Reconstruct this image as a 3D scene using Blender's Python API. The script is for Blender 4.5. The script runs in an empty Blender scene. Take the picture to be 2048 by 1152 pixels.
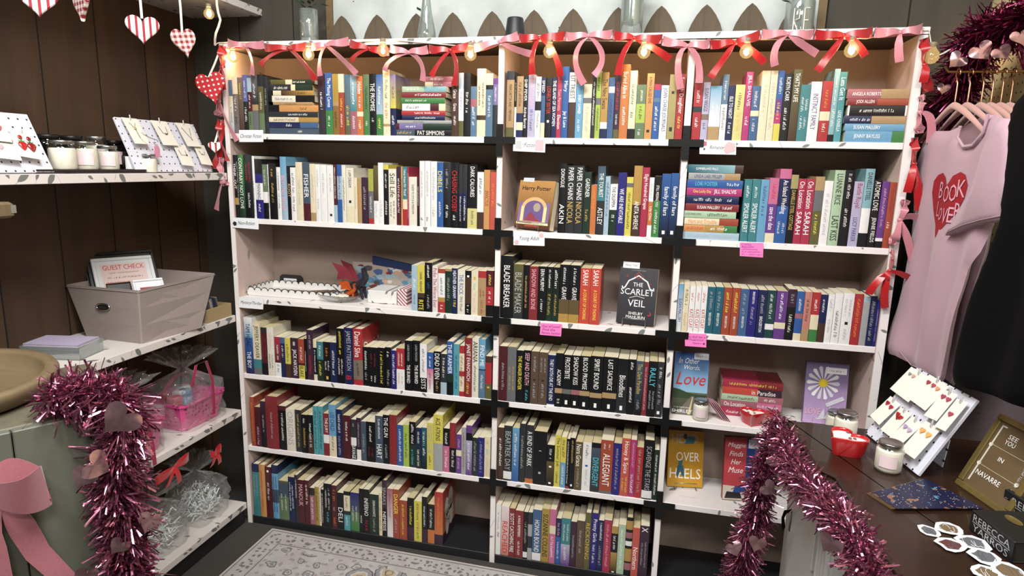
import bpy, math, random
from mathutils import Vector, Matrix
random.seed(7)
SC = bpy.context.scene
COL = SC.collection
R = math.radians
# ---------------------------------------------------------------- camera
FPX = 1269.33                                # focal length in pixels of a 2048 wide frame
_ya, _pi, _ro = R(12.9034), R(10.8726), R(1.3898)
CF = Vector((-math.sin(_ya)*math.cos(_pi), math.cos(_ya)*math.cos(_pi), -math.sin(_pi)))
_r = Vector((math.cos(_ya), math.sin(_ya), 0)); _u = _r.cross(CF)
CR = _r*math.cos(_ro) + _u*math.sin(_ro); CU = _u*math.cos(_ro) - _r*math.sin(_ro)
CP = Vector((0, -2.13, 1.50))
cam = bpy.data.cameras.new('camera'); cam.sensor_width = 36; cam.lens = FPX*36/2048
cam.clip_start = 0.05; cam.clip_end = 60
co = bpy.data.objects.new('camera', cam); COL.objects.link(co)
co.matrix_world = Matrix(((CR.x, CU.x, -CF.x, CP.x), (CR.y, CU.y, -CF.y, CP.y), (CR.z, CU.z, -CF.z, CP.z), (0, 0, 0, 1)))
SC.camera = co
# ---------------------------------------------------------------- light and exposure
SC.view_settings.view_transform = 'Standard'; SC.view_settings.look = 'None'
SC.view_settings.gamma = 1.0; SC.view_settings.use_curve_mapping = False
SC.view_settings.exposure = 0.2
SC.cycles.max_bounces = 8; SC.cycles.transparent_max_bounces = 24
SC.cycles.sample_clamp_indirect = 4.0; SC.cycles.use_denoising = True
W = bpy.data.worlds.new('room_air'); SC.world = W; W.use_nodes = True
W.node_tree.nodes['Background'].inputs[0].default_value = (0.95, 0.97, 1.0, 1)
W.node_tree.nodes['Background'].inputs[1].default_value = 0.10
def area(name, loc, aim, sx, sy, power, color=(1, 1, 1)):
    l = bpy.data.lights.new(name, 'AREA'); l.shape = 'RECTANGLE'; l.size = sx; l.size_y = sy; l.energy = power; l.color = color
    o = bpy.data.objects.new(name, l); COL.objects.link(o); o.location = loc
    o.rotation_euler = (Vector(aim)-Vector(loc)).to_track_quat('-Z', 'Y').to_euler()
    return o
area('ceiling_or_fill_light', (-0.35, -1.45, 2.95), (-0.35, -1.2, 0.0), 0.9, 0.35, 62, (1.0, 0.985, 0.96))
area('ceiling_or_fill_light', (-1.1, -2.4, 2.9), (-1.6, -0.6, 1.0), 0.6, 0.3, 26, (1.0, 0.97, 0.93))  # added fill lamp that brightens the jars and side wall, no known fixture
area('ceiling_or_fill_light', (0.5, -3.0, 2.95), (0.2, -1.6, 0.0), 0.9, 0.35, 40, (1.0, 0.985, 0.96))

# ---------------------------------------------------------------- from a pixel of the 2048 x 1152 photograph to a place in the room
def ray(px, py): return CF + CR*((px-1024)/FPX) - CU*((py-576)/FPX)
def at(px, py, axis, v):
    d = ray(px, py); i = 'xyz'.index(axis); return CP + d*((v-CP[i])/d[i])
def dep(px, py, t): return CP + ray(px, py)*t
def px_of(p):
    d = Vector(p)-CP; z = d.dot(CF); return 1024+FPX*d.dot(CR)/z, 576-FPX*d.dot(CU)/z
def x_on(px, y, z):                          # x of the point on the line (., y, z) seen at column px
    k = (px-1024)/FPX; n = CR - CF*k; return (-(y-CP.y)*n.y - (z-CP.z)*n.z)/n.x + CP.x
def z_on(py, x, y):                          # z of the point on the upright (x, y, .) seen at row py
    k = (576-py)/FPX; n = CU - CF*k; return (-(x-CP.x)*n.x - (y-CP.y)*n.y)/n.z + CP.z

# ---------------------------------------------------------------- colours and materials
def lin(c): return c/12.92 if c <= 0.04045 else ((c+0.055)/1.055)**2.4
def hx(h):
    h = h.lstrip('#'); return tuple(lin(int(h[i:i+2], 16)/255) for i in (0, 2, 4)) + (1.0,)
PAL = {k: hx(v) for k, v in dict(black='16161a', charcoal='33363b', grey='76777a', silver='b4b6b5', white='eeecea', ivory='e6e0cc', cream='e6d9b4',
    rosewhite='ecdcdc', tan='c49e68', khaki='b6a865', brown='54382a', walnut='67503f', bronze='6e5a34', gold='c99b3c', mustard='bd9a2c', ochre='9a7428', olive='6d6836',
    yellow='ecdd3c', butter='e8de85', chartreuse='b9bb3a', lime='b6d440', green='3f8f45', forest='213a2c', pine='1c4c4c', sage='6f8a60', mint='bcdcb4', aqua='8cc3cc',
    turquoise='4fb0bc', teal='3a8f96', petrol='1f6a80', sky='6cb2dc', pale_blue='b4d2e4', blue='2a66b4', denim='446c9e', steel='5d84a4', slate='4b5e72', navy='1e2a5c',
    indigo='2c2788', periwinkle='6877b8', lavender='8578b4', lilac='c4bfe0', purple='74409a', plum='43283f', maroon='5c1e28', brick='962a30', red='c4262c', crimson='c02850',
    vermilion='e2452e', coral='dc5844', salmon='de8a78', rust='b84a28', orange='e07c2c', apricot='e4a050', rose='b86a78', pink='e070a0', magenta='c82c80', taupe='8c7a6c').items()}
def mute(c, sat=.86, val=.72):
    g = .3*c[0]+.55*c[1]+.15*c[2]; return tuple((g+(v-g)*sat)*val for v in c[:3])+(1.0,)
PAL = {k: mute(v, val=.86 if k in ('white', 'ivory', 'cream', 'rosewhite') else .7) for k, v in PAL.items()}
TXC = dict(w='f2f0ec', k='1c1a1a', y='f0dc50', r='c02828', g='c8a85c', b='2c5c9c', n='28306c', p='e0a8b8', c='58c0cc', o='e88838', s='a8a8a8', m='902c3c')
MATS = {}
def nodes(m): return m.node_tree.nodes, m.node_tree.links
def pmat(name, color, rough=0.5, metal=0.0, noise=0.0, nscale=30, bump=0.0, bscale=200, spec=0.5, alpha=None, coat=0, sheen=0, emit=None, estr=0, trans=0, stretch=None):
    """a plain surface with a little procedural variation of its own colour and relief"""
    if name in MATS: return MATS[name]
    m = bpy.data.materials.new(name); m.use_nodes = True; N, L = nodes(m); b = N['Principled BSDF']
    c = hx(color) if isinstance(color, str) else color
    b.inputs['Base Color'].default_value = c; b.inputs['Roughness'].default_value = rough; b.inputs['Metallic'].default_value = metal
    b.inputs['Specular IOR Level'].default_value = spec; b.inputs['Coat Weight'].default_value = coat; b.inputs['Sheen Weight'].default_value = sheen
    b.inputs['Transmission Weight'].default_value = trans
    if emit: b.inputs['Emission Color'].default_value = hx(emit); b.inputs['Emission Strength'].default_value = estr
    tc = N.new('ShaderNodeTexCoord')
    src = tc.outputs['Object']
    if stretch:
        mp = N.new('ShaderNodeMapping'); mp.inputs['Scale'].default_value = stretch; L.new(src, mp.inputs[0]); src = mp.outputs[0]
    if noise:
        n = N.new('ShaderNodeTexNoise'); n.inputs['Scale'].default_value = nscale; n.inputs['Detail'].default_value = 4; L.new(src, n.inputs['Vector'])
        x = N.new('ShaderNodeMix'); x.data_type = 'RGBA'; L.new(n.outputs['Fac'], x.inputs[0])
        x.inputs[6].default_value = tuple(min(1, v*(1-noise)) for v in c[:3])+(1,); x.inputs[7].default_value = tuple(min(1, v*(1+noise)) for v in c[:3])+(1,)
        L.new(x.outputs[2], b.inputs['Base Color'])
    if bump:
        n = N.new('ShaderNodeTexNoise'); n.inputs['Scale'].default_value = bscale; L.new(src, n.inputs['Vector'])
        bp = N.new('ShaderNodeBump'); bp.inputs['Strength'].default_value = bump; bp.inputs['Distance'].default_value = 0.002; L.new(n.outputs['Fac'], bp.inputs['Height']); L.new(bp.outputs[0], b.inputs['Normal'])
    MATS[name] = m; return m
def math_(N, L, op, a, b=None, c=None):
    n = N.new('ShaderNodeMath'); n.operation = op
    for i, v in enumerate((a, b, c)):
        if v is None: continue
        if isinstance(v, (int, float)): n.inputs[i].default_value = v
        else: L.new(v, n.inputs[i])
    return n.outputs[0]
def mix_(N, L, fac, a, b):
    n = N.new('ShaderNodeMix'); n.data_type = 'RGBA'
    if isinstance(fac, (int, float)): n.inputs[0].default_value = fac
    else: L.new(fac, n.inputs[0])
    for i, v in ((6, a), (7, b)):
        if isinstance(v, tuple): n.inputs[i].default_value = v
        else: L.new(v, n.inputs[i])
    return n.outputs[2]
def glassy(name, tint='ffffff', ior_alpha=0.14, rough=0.04, frost=0.0, fres=0.45):
    """thin clear sheet or vessel wall: mostly see-through, with a glossy skin"""
    if name in MATS: return MATS[name]
    m = bpy.data.materials.new(name); m.use_nodes = True; N, L = nodes(m); N.remove(N['Principled BSDF'])
    t = N.new('ShaderNodeBsdfTransparent'); t.inputs[0].default_value = hx(tint)
    g = N.new('ShaderNodeBsdfGlossy'); g.inputs['Roughness'].default_value = rough
    lw = N.new('ShaderNodeLayerWeight'); lw.inputs[0].default_value = 0.35
    f = math_(N, L, 'MULTIPLY_ADD', lw.outputs['Fresnel'], fres, ior_alpha)
    s = N.new('ShaderNodeMixShader'); L.new(f, s.inputs[0]); L.new(t.outputs[0], s.inputs[1]); L.new(g.outputs[0], s.inputs[2])
    out = s
    if frost:
        d = N.new('ShaderNodeBsdfDiffuse'); d.inputs[0].default_value = hx(tint)
        s2 = N.new('ShaderNodeMixShader'); s2.inputs[0].default_value = frost; L.new(s.outputs[0], s2.inputs[1]); L.new(d.outputs[0], s2.inputs[2]); out = s2
    tc = N.new('ShaderNodeTexCoord'); n = N.new('ShaderNodeTexNoise'); n.inputs['Scale'].default_value = 60; L.new(tc.outputs['Object'], n.inputs['Vector'])
    bp = N.new('ShaderNodeBump'); bp.inputs['Strength'].default_value = 0.15; L.new(n.outputs['Fac'], bp.inputs['Height']); L.new(bp.outputs[0], g.inputs['Normal'])
    L.new(out.outputs[0], N['Material Output'].inputs[0]); MATS[name] = m; return m
def paper_leaf(name, axes, base, leaf, scale=6.5, thr=0.55, rough=0.45):
    """printed covering paper: pale ground, sparse grey leaves and thin twigs; axes: the two directions the face runs in"""
    if name in MATS: return MATS[name]
    m = bpy.data.materials.new(name); m.use_nodes = True; N, L = nodes(m); b = N['Principled BSDF']; b.inputs['Roughness'].default_value = rough
    tc = N.new('ShaderNodeTexCoord'); sp = N.new('ShaderNodeSeparateXYZ'); L.new(tc.outputs['Object'], sp.inputs[0])
    cb = N.new('ShaderNodeCombineXYZ'); L.new(sp.outputs['XYZ'.index(axes[0].upper())], cb.inputs[0]); L.new(sp.outputs['XYZ'.index(axes[1].upper())], cb.inputs[1])
    col = base if isinstance(base, tuple) else hx(base)
    out = None
    for k, (sc, aa, bb) in enumerate(((scale, 0.021, 0.0085), (scale*1.7, 0.012, 0.0045))):
        ad = N.new('ShaderNodeVectorMath'); ad.operation = 'ADD'; ad.inputs[1].default_value = (3.1*k+0.7, 1.7*k+0.31, 0); L.new(cb.outputs[0], ad.inputs[0])
        v = N.new('ShaderNodeTexVoronoi'); v.voronoi_dimensions = '2D'; v.inputs['Scale'].default_value = sc; L.new(ad.outputs[0], v.inputs['Vector'])
        su = N.new('ShaderNodeVectorMath'); su.operation = 'SUBTRACT'; L.new(ad.outputs[0], su.inputs[0]); L.new(v.outputs['Position'], su.inputs[1])
        sc3 = N.new('ShaderNodeSeparateColor'); L.new(v.outputs['Color'], sc3.inputs[0])
        rt = N.new('ShaderNodeVectorRotate'); rt.rotation_type = 'Z_AXIS'; L.new(su.outputs[0], rt.inputs[0]); L.new(math_(N, L, 'MULTIPLY', sc3.outputs[0], 6.28), rt.inputs['Angle'])
        s3 = N.new('ShaderNodeSeparateXYZ'); L.new(rt.outputs[0], s3.inputs[0])
        u = math_(N, L, 'DIVIDE', s3.outputs[0], aa); w = math_(N, L, 'ABSOLUTE', math_(N, L, 'DIVIDE', s3.outputs[1], bb))
        lens = math_(N, L, 'SUBTRACT', math_(N, L, 'SUBTRACT', 1.0, math_(N, L, 'MULTIPLY', u, u)), w)
        on = math_(N, L, 'MULTIPLY', math_(N, L, 'GREATER_THAN', lens, 0.0), math_(N, L, 'GREATER_THAN', sc3.outputs[1], thr))
        # stalk: a thin bent line beyond the leaf
        bend = math_(N, L, 'MULTIPLY', math_(N, L, 'MULTIPLY', u, u), 0.12)
        st = math_(N, L, 'LESS_THAN', math_(N, L, 'ABSOLUTE', math_(N, L, 'SUBTRACT', math_(N, L, 'DIVIDE', s3.outputs[1], bb), bend)), 0.11)
        st = math_(N, L, 'MULTIPLY', st, math_(N, L, 'LESS_THAN', math_(N, L, 'ABSOLUTE', math_(N, L, 'SUBTRACT', u, 1.6)), 1.5))
        st = math_(N, L, 'MULTIPLY', st, math_(N, L, 'GREATER_THAN', sc3.outputs[1], thr-0.12))
        one = math_(N, L, 'MAXIMUM', math_(N, L, 'MULTIPLY', on, 0.85), math_(N, L, 'MULTIPLY', st, 0.55))
        out = one if out is None else math_(N, L, 'MAXIMUM', out, one)
    n = N.new('ShaderNodeTexNoise'); n.inputs['Scale'].default_value = 14; n.inputs['Detail'].default_value = 6; L.new(tc.outputs['Object'], n.inputs['Vector'])
    c0 = mix_(N, L, n.outputs['Fac'], tuple(v*0.93 for v in col[:3])+(1,), tuple(min(1, v*1.05) for v in col[:3])+(1,))
    L.new(mix_(N, L, out, c0, hx(leaf)), b.inputs['Base Color'])
    MATS[name] = m; return m
def attr_mat(name, rough=0.4, metal=0.0, coat=0.0, mottle=0.12):
    """printed card whose ink colour is stored per face"""
    if name in MATS: return MATS[name]
    m = bpy.data.materials.new(name); m.use_nodes = True; N, L = nodes(m); b = N['Principled BSDF']
    a = N.new('ShaderNodeAttribute'); a.attribute_name = 'Ink'
    tc = N.new('ShaderNodeTexCoord'); n = N.new('ShaderNodeTexNoise'); n.inputs['Scale'].default_value = 90; n.inputs['Detail'].default_value = 3; L.new(tc.outputs['Object'], n.inputs['Vector'])
    h = N.new('ShaderNodeHueSaturation'); L.new(a.outputs['Color'], h.inputs['Color']); L.new(math_(N, L, 'MULTIPLY_ADD', n.outputs['Fac'], mottle*2, 1-mottle), h.inputs['Value'])
    L.new(h.outputs[0], b.inputs['Base Color']); b.inputs['Roughness'].default_value = rough; b.inputs['Metallic'].default_value = metal; b.inputs['Coat Weight'].default_value = coat
    MATS[name] = m; return m

# ---------------------------------------------------------------- mesh builder and object bookkeeping
class MB:
    def __init__(s, M=None): s.v = []; s.f = []; s.m = []; s.c = []; s.sm = []; s.M = M
    def add(s, vs, fs, mi=0, col=None, smooth=False):
        b = len(s.v); s.v += [(s.M @ Vector(p)) if s.M else Vector(p) for p in vs]
        for k, f in enumerate(fs):
            s.f.append(tuple(b+i for i in f)); s.m.append(mi); s.sm.append(smooth)
            s.c.append(col[k] if isinstance(col, list) else col)
    def quad(s, a, b, c, d, mi=0, col=None): s.add([a, b, c, d], [(0, 1, 2, 3)], mi, col)
    def box(s, lo, hi, mi=0, col=None, T=None):
        x0, y0, z0 = lo; x1, y1, z1 = hi
        vs = [(x0, y0, z0), (x1, y0, z0), (x1, y1, z0), (x0, y1, z0), (x0, y0, z1), (x1, y0, z1), (x1, y1, z1), (x0, y1, z1)]
        if T: vs = [T @ Vector(p) for p in vs]
        s.add(vs, [(0, 3, 2, 1), (4, 5, 6, 7), (0, 1, 5, 4), (1, 2, 6, 5), (2, 3, 7, 6), (3, 0, 4, 7)], mi, col)
    def bbox(s, lo, hi, b=0.002, mi=0, col=None):
        """box with cut corners round the upright edges and top and bottom"""
        x0, y0, z0 = lo; x1, y1, z1 = hi; b = min(b, (x1-x0)/3, (y1-y0)/3, (z1-z0)/3)
        def ring(z, i): return [(x0+b+i, y0+i, z), (x1-b-i, y0+i, z), (x1-i, y0+b+i, z), (x1-i, y1-b-i, z), (x1-b-i, y1-i, z), (x0+b+i, y1-i, z), (x0+i, y1-b-i, z), (x0+i, y0+b+i, z)]
        s.loft([ring(z0, b), ring(z0+b, 0), ring(z1-b, 0), ring(z1, b)], mi, col, caps=True)
    def loft(s, rings, mi=0, col=None, caps=False, smooth=False, closed=True):
        n = len(rings[0]); vs = [p for r in rings for p in r]; fs = []
        for i in range(len(rings)-1):
            for j in range(n if closed else n-1):
                k = (j+1) % n; fs.append((i*n+j, i*n+k, (i+1)*n+k, (i+1)*n+j))
        s.add(vs, fs, mi, col, smooth)
        if caps: s.add(list(rings[0]), [tuple(range(n))[::-1]], mi, col); s.add(list(rings[-1]), [tuple(range(n))], mi, col)
    def lathe(s, prof, c=(0, 0, 0), n=24, mi=0, col=None, smooth=True, caps=False, sx=1, sy=1):
        c = Vector(c)
        s.loft([[c+Vector((r*sx*math.cos(2*math.pi*k/n), r*sy*math.sin(2*math.pi*k/n), z)) for k in range(n)] for r, z in prof], mi, col, caps, smooth)
    def tube(s, pts, r, n=8, mi=0, col=None, caps=True):
        pts = [Vector(p) for p in pts]; rings = []; nn = None; m = len(pts)
        for i, p in enumerate(pts):
            t = (pts[min(i+1, m-1)]-pts[max(i-1, 0)])
            t = t.normalized() if t.length > 1e-7 else Vector((0, 0, 1))
            if nn is None: nn = t.cross(Vector((0.13, 0.21, 0.97)))
            nn = nn-t*nn.dot(t)
            if nn.length < 1e-4: nn = t.cross(Vector((1, .3, .1)))
            nn.normalize(); b = t.cross(nn); rr = r[i] if isinstance(r, (list, tuple)) else r
            rings.append([p+nn*rr*math.cos(2*math.pi*k/n)+b*rr*math.sin(2*math.pi*k/n) for k in range(n)])
        s.loft(rings, mi, col, caps, True)
    def strip(s, pts, wid, wdir, mi=0, col=None, th=0.0006):
        """ribbon band along pts; wid, wdir one or per point"""
        pts = [Vector(p) for p in pts]; m = len(pts); A = []; Bv = []
        for i, p in enumerate(pts):
            w = wid[i] if isinstance(wid, (list, tuple)) else wid
            d = Vector(wdir[i] if isinstance(wdir, list) else wdir).normalized()
            A.append(p-d*w/2); Bv.append(p+d*w/2)
        T = [(pts[min(i+1, m-1)]-pts[max(i-1, 0)]) for i in range(m)]
        Nn = [T[i].cross(Bv[i]-A[i]).normalized()*th for i in range(m)]
        s.loft([[A[i]-Nn[i], Bv[i]-Nn[i]] for i in range(m)], mi, col, smooth=True, closed=False)
        s.loft([[Bv[i]+Nn[i], A[i]+Nn[i]] for i in range(m)], mi, col, smooth=True, closed=False)
        s.loft([[A[i]+Nn[i], A[i]-Nn[i]] for i in range(m)], mi, col, smooth=True, closed=False)
        s.loft([[Bv[i]-Nn[i], Bv[i]+Nn[i]] for i in range(m)], mi, col, smooth=True, closed=False)
        for i in (0, m-1): s.add([A[i]-Nn[i], Bv[i]-Nn[i], Bv[i]+Nn[i], A[i]+Nn[i]], [(0, 1, 2, 3)], mi, col)
    def prism(s, outline, o, u, v, th, mi=0, col=None, side=None):
        """flat outline (2-D points) put at o along u, v, given thickness th behind it"""
        o, u, v = Vector(o), Vector(u).normalized(), Vector(v).normalized(); n = u.cross(v).normalized()
        f = [o+u*a+v*b for a, b in outline]; k = len(f); bk = [p-n*th for p in f]
        s.add(f, [tuple(range(k))], mi, col); s.add(bk, [tuple(range(k))[::-1]], mi, side or col)
        s.add(f+bk, [(i, k+i, k+(i+1) % k, (i+1) % k) for i in range(k)], mi, side or col)
    def ball(s, c, r, n=12, mi=0, col=None, sx=1, sy=1, sz=1):
        s.lathe([(r*math.sin(math.pi*i/(n//2+2))+1e-5, -r*sz*math.cos(math.pi*i/(n//2+2))) for i in range(n//2+3)], c, n, mi, col, True, False, sx, sy)
def link(name, mb, mats, parent=None, org=None, inv=None):
    me = bpy.data.meshes.new(name)
    vs = mb.v
    if inv is not None: vs = [inv @ p for p in vs]
    me.from_pydata([tuple(p) for p in vs], [], mb.f)
    mats = mats if isinstance(mats, (list, tuple)) else [mats]
    for m in mats: me.materials.append(m)
    me.polygons.foreach_set('material_index', mb.m); me.polygons.foreach_set('use_smooth', mb.sm)
    if any(c is not None for c in mb.c):
        at_ = me.color_attributes.new('Ink', 'FLOAT_COLOR', 'CORNER'); dat = []
        for f, c in zip(mb.f, mb.c):
            if c is None: c = (0.5, 0.5, 0.5, 1)
            if isinstance(c[0], tuple):
                for q in range(len(f)): dat += list(c[q])
            else: dat += list(c)*len(f)
        at_.data.foreach_set('color', dat)
    me.update()
    o = bpy.data.objects.new(name, me); COL.objects.link(o)
    if parent is not None: o.parent = parent
    return o
def tag(o, label=None, cat=None, group=None, kind=None):
    for k, v in (('label', label), ('category', cat), ('group', group), ('kind', kind)):
        if v: o[k] = v
    return o
class Thing:
    """an Empty at the thing's base; parts are given in world coordinates"""
    def __init__(s, name, label, cat, loc=(0, 0, 0), group=None, kind=None, M=None):
        s.e = bpy.data.objects.new(name, None); s.e.empty_display_size = 0.05; COL.objects.link(s.e)
        s.M = M if M is not None else Matrix.Translation(Vector(loc)); s.e.matrix_world = s.M; s.inv = s.M.inverted()
        tag(s.e, label, cat, group, kind)
    def part(s, name, mb, mats, label=None, under=None, local=False):
        o = link(name, mb, mats, under if under is not None else s.e, inv=None if local else s.inv)
        if label: o['label'] = label
        return o
def single(name, label, cat, mb, mats, loc, group=None, kind=None):
    M = Matrix.Translation(Vector(loc)); o = link(name, mb, mats, inv=M.inverted()); o.matrix_world = M
    return tag(o, label, cat, group, kind)
def structure(name, mb, mats, loc=(0, 0, 0)):
    o = link(name, mb, mats); o['kind'] = 'structure'; return o
def frame(o, u, v):                           # local x along u, local z along v, local y into the depth
    u = Vector(u).normalized(); v = Vector(v).normalized(); n = v.cross(u).normalized(); v = u.cross(n).normalized()
    o = Vector(o); return Matrix(((u.x, n.x, v.x, o.x), (u.y, n.y, v.y, o.y), (u.z, n.z, v.z, o.z), (0, 0, 0, 1)))

# ---------------------------------------------------------------- lettering
_TX = {}
def glyphs(s, shear=0.0):
    if (s, shear) in _TX: return _TX[(s, shear)]
    c = bpy.data.curves.new('t', 'FONT'); c.body = s; c.size = 1; c.resolution_u = 2; c.shear = shear; c.fill_mode = 'FRONT' if hasattr(c, 'fill_mode') else 'BOTH'
    o = bpy.data.objects.new('t', c); COL.objects.link(o)
    dg = bpy.context.evaluated_depsgraph_get(); me = bpy.data.meshes.new_from_object(o.evaluated_get(dg))
    vs = [tuple(v.co) for v in me.vertices]; fs = [tuple(p.vertices) for p in me.polygons]
    bpy.data.objects.remove(o); bpy.data.curves.remove(c); bpy.data.meshes.remove(me)
    if not vs: vs, fs = [(0, 0, 0), (1, 0, 0), (0, .1, 0)], [(0, 1, 2)]
    x0 = min(v[0] for v in vs); x1 = max(v[0] for v in vs); y0 = min(v[1] for v in vs); y1 = max(v[1] for v in vs)
    r = (vs, fs, x0, x1, y0, y1); _TX[(s, shear)] = r; return r
def text(mb, s, o, u, v, length, height, mi=0, fit='both', shear=0.0, align='c', col=None):
    """letters centred (or from the start) at o, running along u with tops towards v, at most length x height"""
    vs, fs, x0, x1, y0, y1 = glyphs(s, shear); u = Vector(u).normalized(); v = Vector(v).normalized(); o = Vector(o)
    sx = length/(x1-x0); sy = height/(y1-y0)
    if fit == 'both': sx, sy = min(sx, sy*1.25), min(sy, sx*1.5)
    cx = (x0+x1)/2 if align == 'c' else x0; cy = (y0+y1)/2
    mb.add([o+u*((p[0]-cx)*sx)+v*((p[1]-cy)*sy) for p in vs], fs, mi, col)
def scribble(mb, o, u, v, length, height, mi=0, rnd=random, col=None):
    """a line of print too small to read: short strokes with word gaps"""
    u = Vector(u).normalized(); v = Vector(v).normalized(); o = Vector(o)-u*length/2; x = 0; st = height*0.42
    while x < length-st:
        if rnd.random() < 0.14: x += st*0.9; continue
        w = st*rnd.uniform(.5, .9); k = rnd.random()
        h0 = -height/2; h1 = height*(0.5 if k < .35 else 0.22)
        a = o+u*x
        if k < .7:
            mb.add([a+v*h0, a+u*w*.4+v*h0, a+u*w*.4+v*h1, a+v*h1], [(0, 1, 2, 3)], mi, col)
            if k > .2: mb.add([a+u*w*.4+v*(h1-height*.18), a+u*w+v*(h1-height*.18), a+u*w+v*h1, a+u*w*.4+v*h1], [(0, 1, 2, 3)], mi, col)
        else:
            mb.add([a+v*h0, a+u*w+v*h0, a+u*w+v*(h0+height*.2), a+v*(h0+height*.2)], [(0, 1, 2, 3)], mi, col)
            mb.add([a+u*w*.6+v*(h0+height*.2), a+u*w+v*(h0+height*.2), a+u*w+v*h1, a+u*w*.6+v*h1], [(0, 1, 2, 3)], mi, col)
        x += w+st*0.28
TXM = {k: pmat('ink_'+k, v, 0.5) for k, v in TXC.items()}
# ---------------------------------------------------------------- setting
def planks(name, axis, pitch, c1, c2, gap, rough=0.7, grain=(1, 1, 14)):
    m = bpy.data.materials.new(name); m.use_nodes = True; N, L = nodes(m); b = N['Principled BSDF']; b.inputs['Roughness'].default_value = rough
    tc = N.new('ShaderNodeTexCoord'); sp = N.new('ShaderNodeSeparateXYZ'); L.new(tc.outputs['Object'], sp.inputs[0])
    q = math_(N, L, 'DIVIDE', sp.outputs['XYZ'.index(axis)], pitch); fl = math_(N, L, 'FLOOR', q); fr = math_(N, L, 'FRACT', q)
    wn = N.new('ShaderNodeTexWhiteNoise'); wn.noise_dimensions = '1D'; L.new(fl, wn.inputs['W'])
    mp = N.new('ShaderNodeMapping'); mp.inputs['Scale'].default_value = grain; L.new(tc.outputs['Object'], mp.inputs[0])
    n = N.new('ShaderNodeTexNoise'); n.inputs['Scale'].default_value = 1.0; n.inputs['Detail'].default_value = 7; n.inputs['Roughness'].default_value = .65; L.new(mp.outputs[0], n.inputs['Vector'])
    f = math_(N, L, 'ADD', math_(N, L, 'MULTIPLY', wn.outputs['Value'], .55), math_(N, L, 'MULTIPLY_ADD', n.outputs['Fac'], 1.1, -.3))
    c = mix_(N, L, f, hx(c1), hx(c2))
    kn = N.new('ShaderNodeTexVoronoi'); kn.inputs['Scale'].default_value = 2.3; L.new(tc.outputs['Object'], kn.inputs['Vector'])
    c = mix_(N, L, math_(N, L, 'MULTIPLY', math_(N, L, 'LESS_THAN', kn.outputs['Distance'], .055), .6), c, hx('1a120c'))
    g = math_(N, L, 'LESS_THAN', fr, gap)
    L.new(mix_(N, L, g, c, hx('070504')), b.inputs['Base Color'])
    bp = N.new('ShaderNodeBump'); bp.inputs['Strength'].default_value = .5; bp.inputs['Distance'].default_value = .004
    L.new(math_(N, L, 'SUBTRACT', n.outputs['Fac'], g), bp.inputs['Height']); L.new(bp.outputs[0], b.inputs['Normal']); return m
XL, XW = -1.604, -1.93          # outer face of the bookcase and front of the side shelves; face of the boarded side wall
YB = 0.272                      # face of the rear wall
XR = 0.97
M_lw = planks('brown_boards', 'Y', 0.215, '38281b', '5c422e', 0.025, 0.75, (10, 14, 1.2))
M_bw = planks('grey_boards', 'X', 0.245, '2a2823', '46423a', 0.022, 0.75, (14, 10, 1.2))
mb = MB(); mb.box((XW-.06, -2.9, 0), (XW, YB+.06, 2.9)); structure('wall_left', mb, M_lw)
mb = MB(); mb.box((XW, YB, 0), (XR+.06, YB+.06, 2.9)); structure('wall_back', mb, M_bw)
m = pmat('dark_carpet', '3c3a37', .95, noise=.35, nscale=240, bump=.6, bscale=500)
mb = MB(); mb.box((XW-.06, -3.4, -.05), (XR+.6, YB+.06, 0)); structure('floor', mb, m)
# pegboard side wall: cream panel with a grid of holes
m = bpy.data.materials.new('pegboard'); m.use_nodes = True; N, L = nodes(m); b = N['Principled BSDF']; b.inputs['Roughness'].default_value = .6
tc = N.new('ShaderNodeTexCoord'); sp = N.new('ShaderNodeSeparateXYZ'); L.new(tc.outputs['Object'], sp.inputs[0])
d2 = None
for k in (1, 2):
    f = math_(N, L, 'SUBTRACT', math_(N, L, 'FRACT', math_(N, L, 'DIVIDE', sp.outputs[k], 0.0254)), .5); f = math_(N, L, 'MULTIPLY', f, f)
    d2 = f if d2 is None else math_(N, L, 'ADD', d2, f)
hole = math_(N, L, 'LESS_THAN', d2, .016)
n = N.new('ShaderNodeTexNoise'); n.inputs['Scale'].default_value = 8; L.new(tc.outputs['Object'], n.inputs['Vector'])
L.new(mix_(N, L, hole, mix_(N, L, n.outputs['Fac'], hx('b8aa84'), hx('d0c49c')), hx('2a2218')), b.inputs['Base Color']); M_peg = m
mb = MB(); mb.box((XR, -2.9, 0), (XR+.06, YB, 2.9)); structure('wall_right', mb, M_peg)
M_wp = paper_leaf('grey_mauve_paper', 'yz', '6c6064', '4a4448', 6, .3, .7)
mb = MB(); mb.box((XR-.006, -2.9, 0), (XR-.0005, YB-.001, 1.1)); structure('trim_1', mb, M_wp)
# white painted panel on the rear wall with its narrow wooden edging
m = bpy.data.materials.new('chalky_white_paint'); m.use_nodes = True; N, L = nodes(m); b = N['Principled BSDF']; b.inputs['Roughness'].default_value = .7
tc = N.new('ShaderNodeTexCoord'); n = N.new('ShaderNodeTexNoise'); n.inputs['Scale'].default_value = 5; n.inputs['Detail'].default_value = 8; L.new(tc.outputs['Object'], n.inputs['Vector'])
L.new(mix_(N, L, math_(N, L, 'MULTIPLY_ADD', n.outputs['Fac'], 2.2, -.7), hx('a9b0ae'), hx('d3d9d6')), b.inputs['Base Color'])
t = Thing('white_wall_panel', 'chalky white painted panel with thin wooden edging on the boarded rear wall', 'panel', (-.4, YB-.012, 1.93))
mb = MB(); mb.box((-1.285, YB-.012, 1.93), (.462, YB, 2.6)); t.part('panel', mb, m)
M_edge = pmat('edge_wood', '6b5738', .6, noise=.3, nscale=60)
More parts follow.
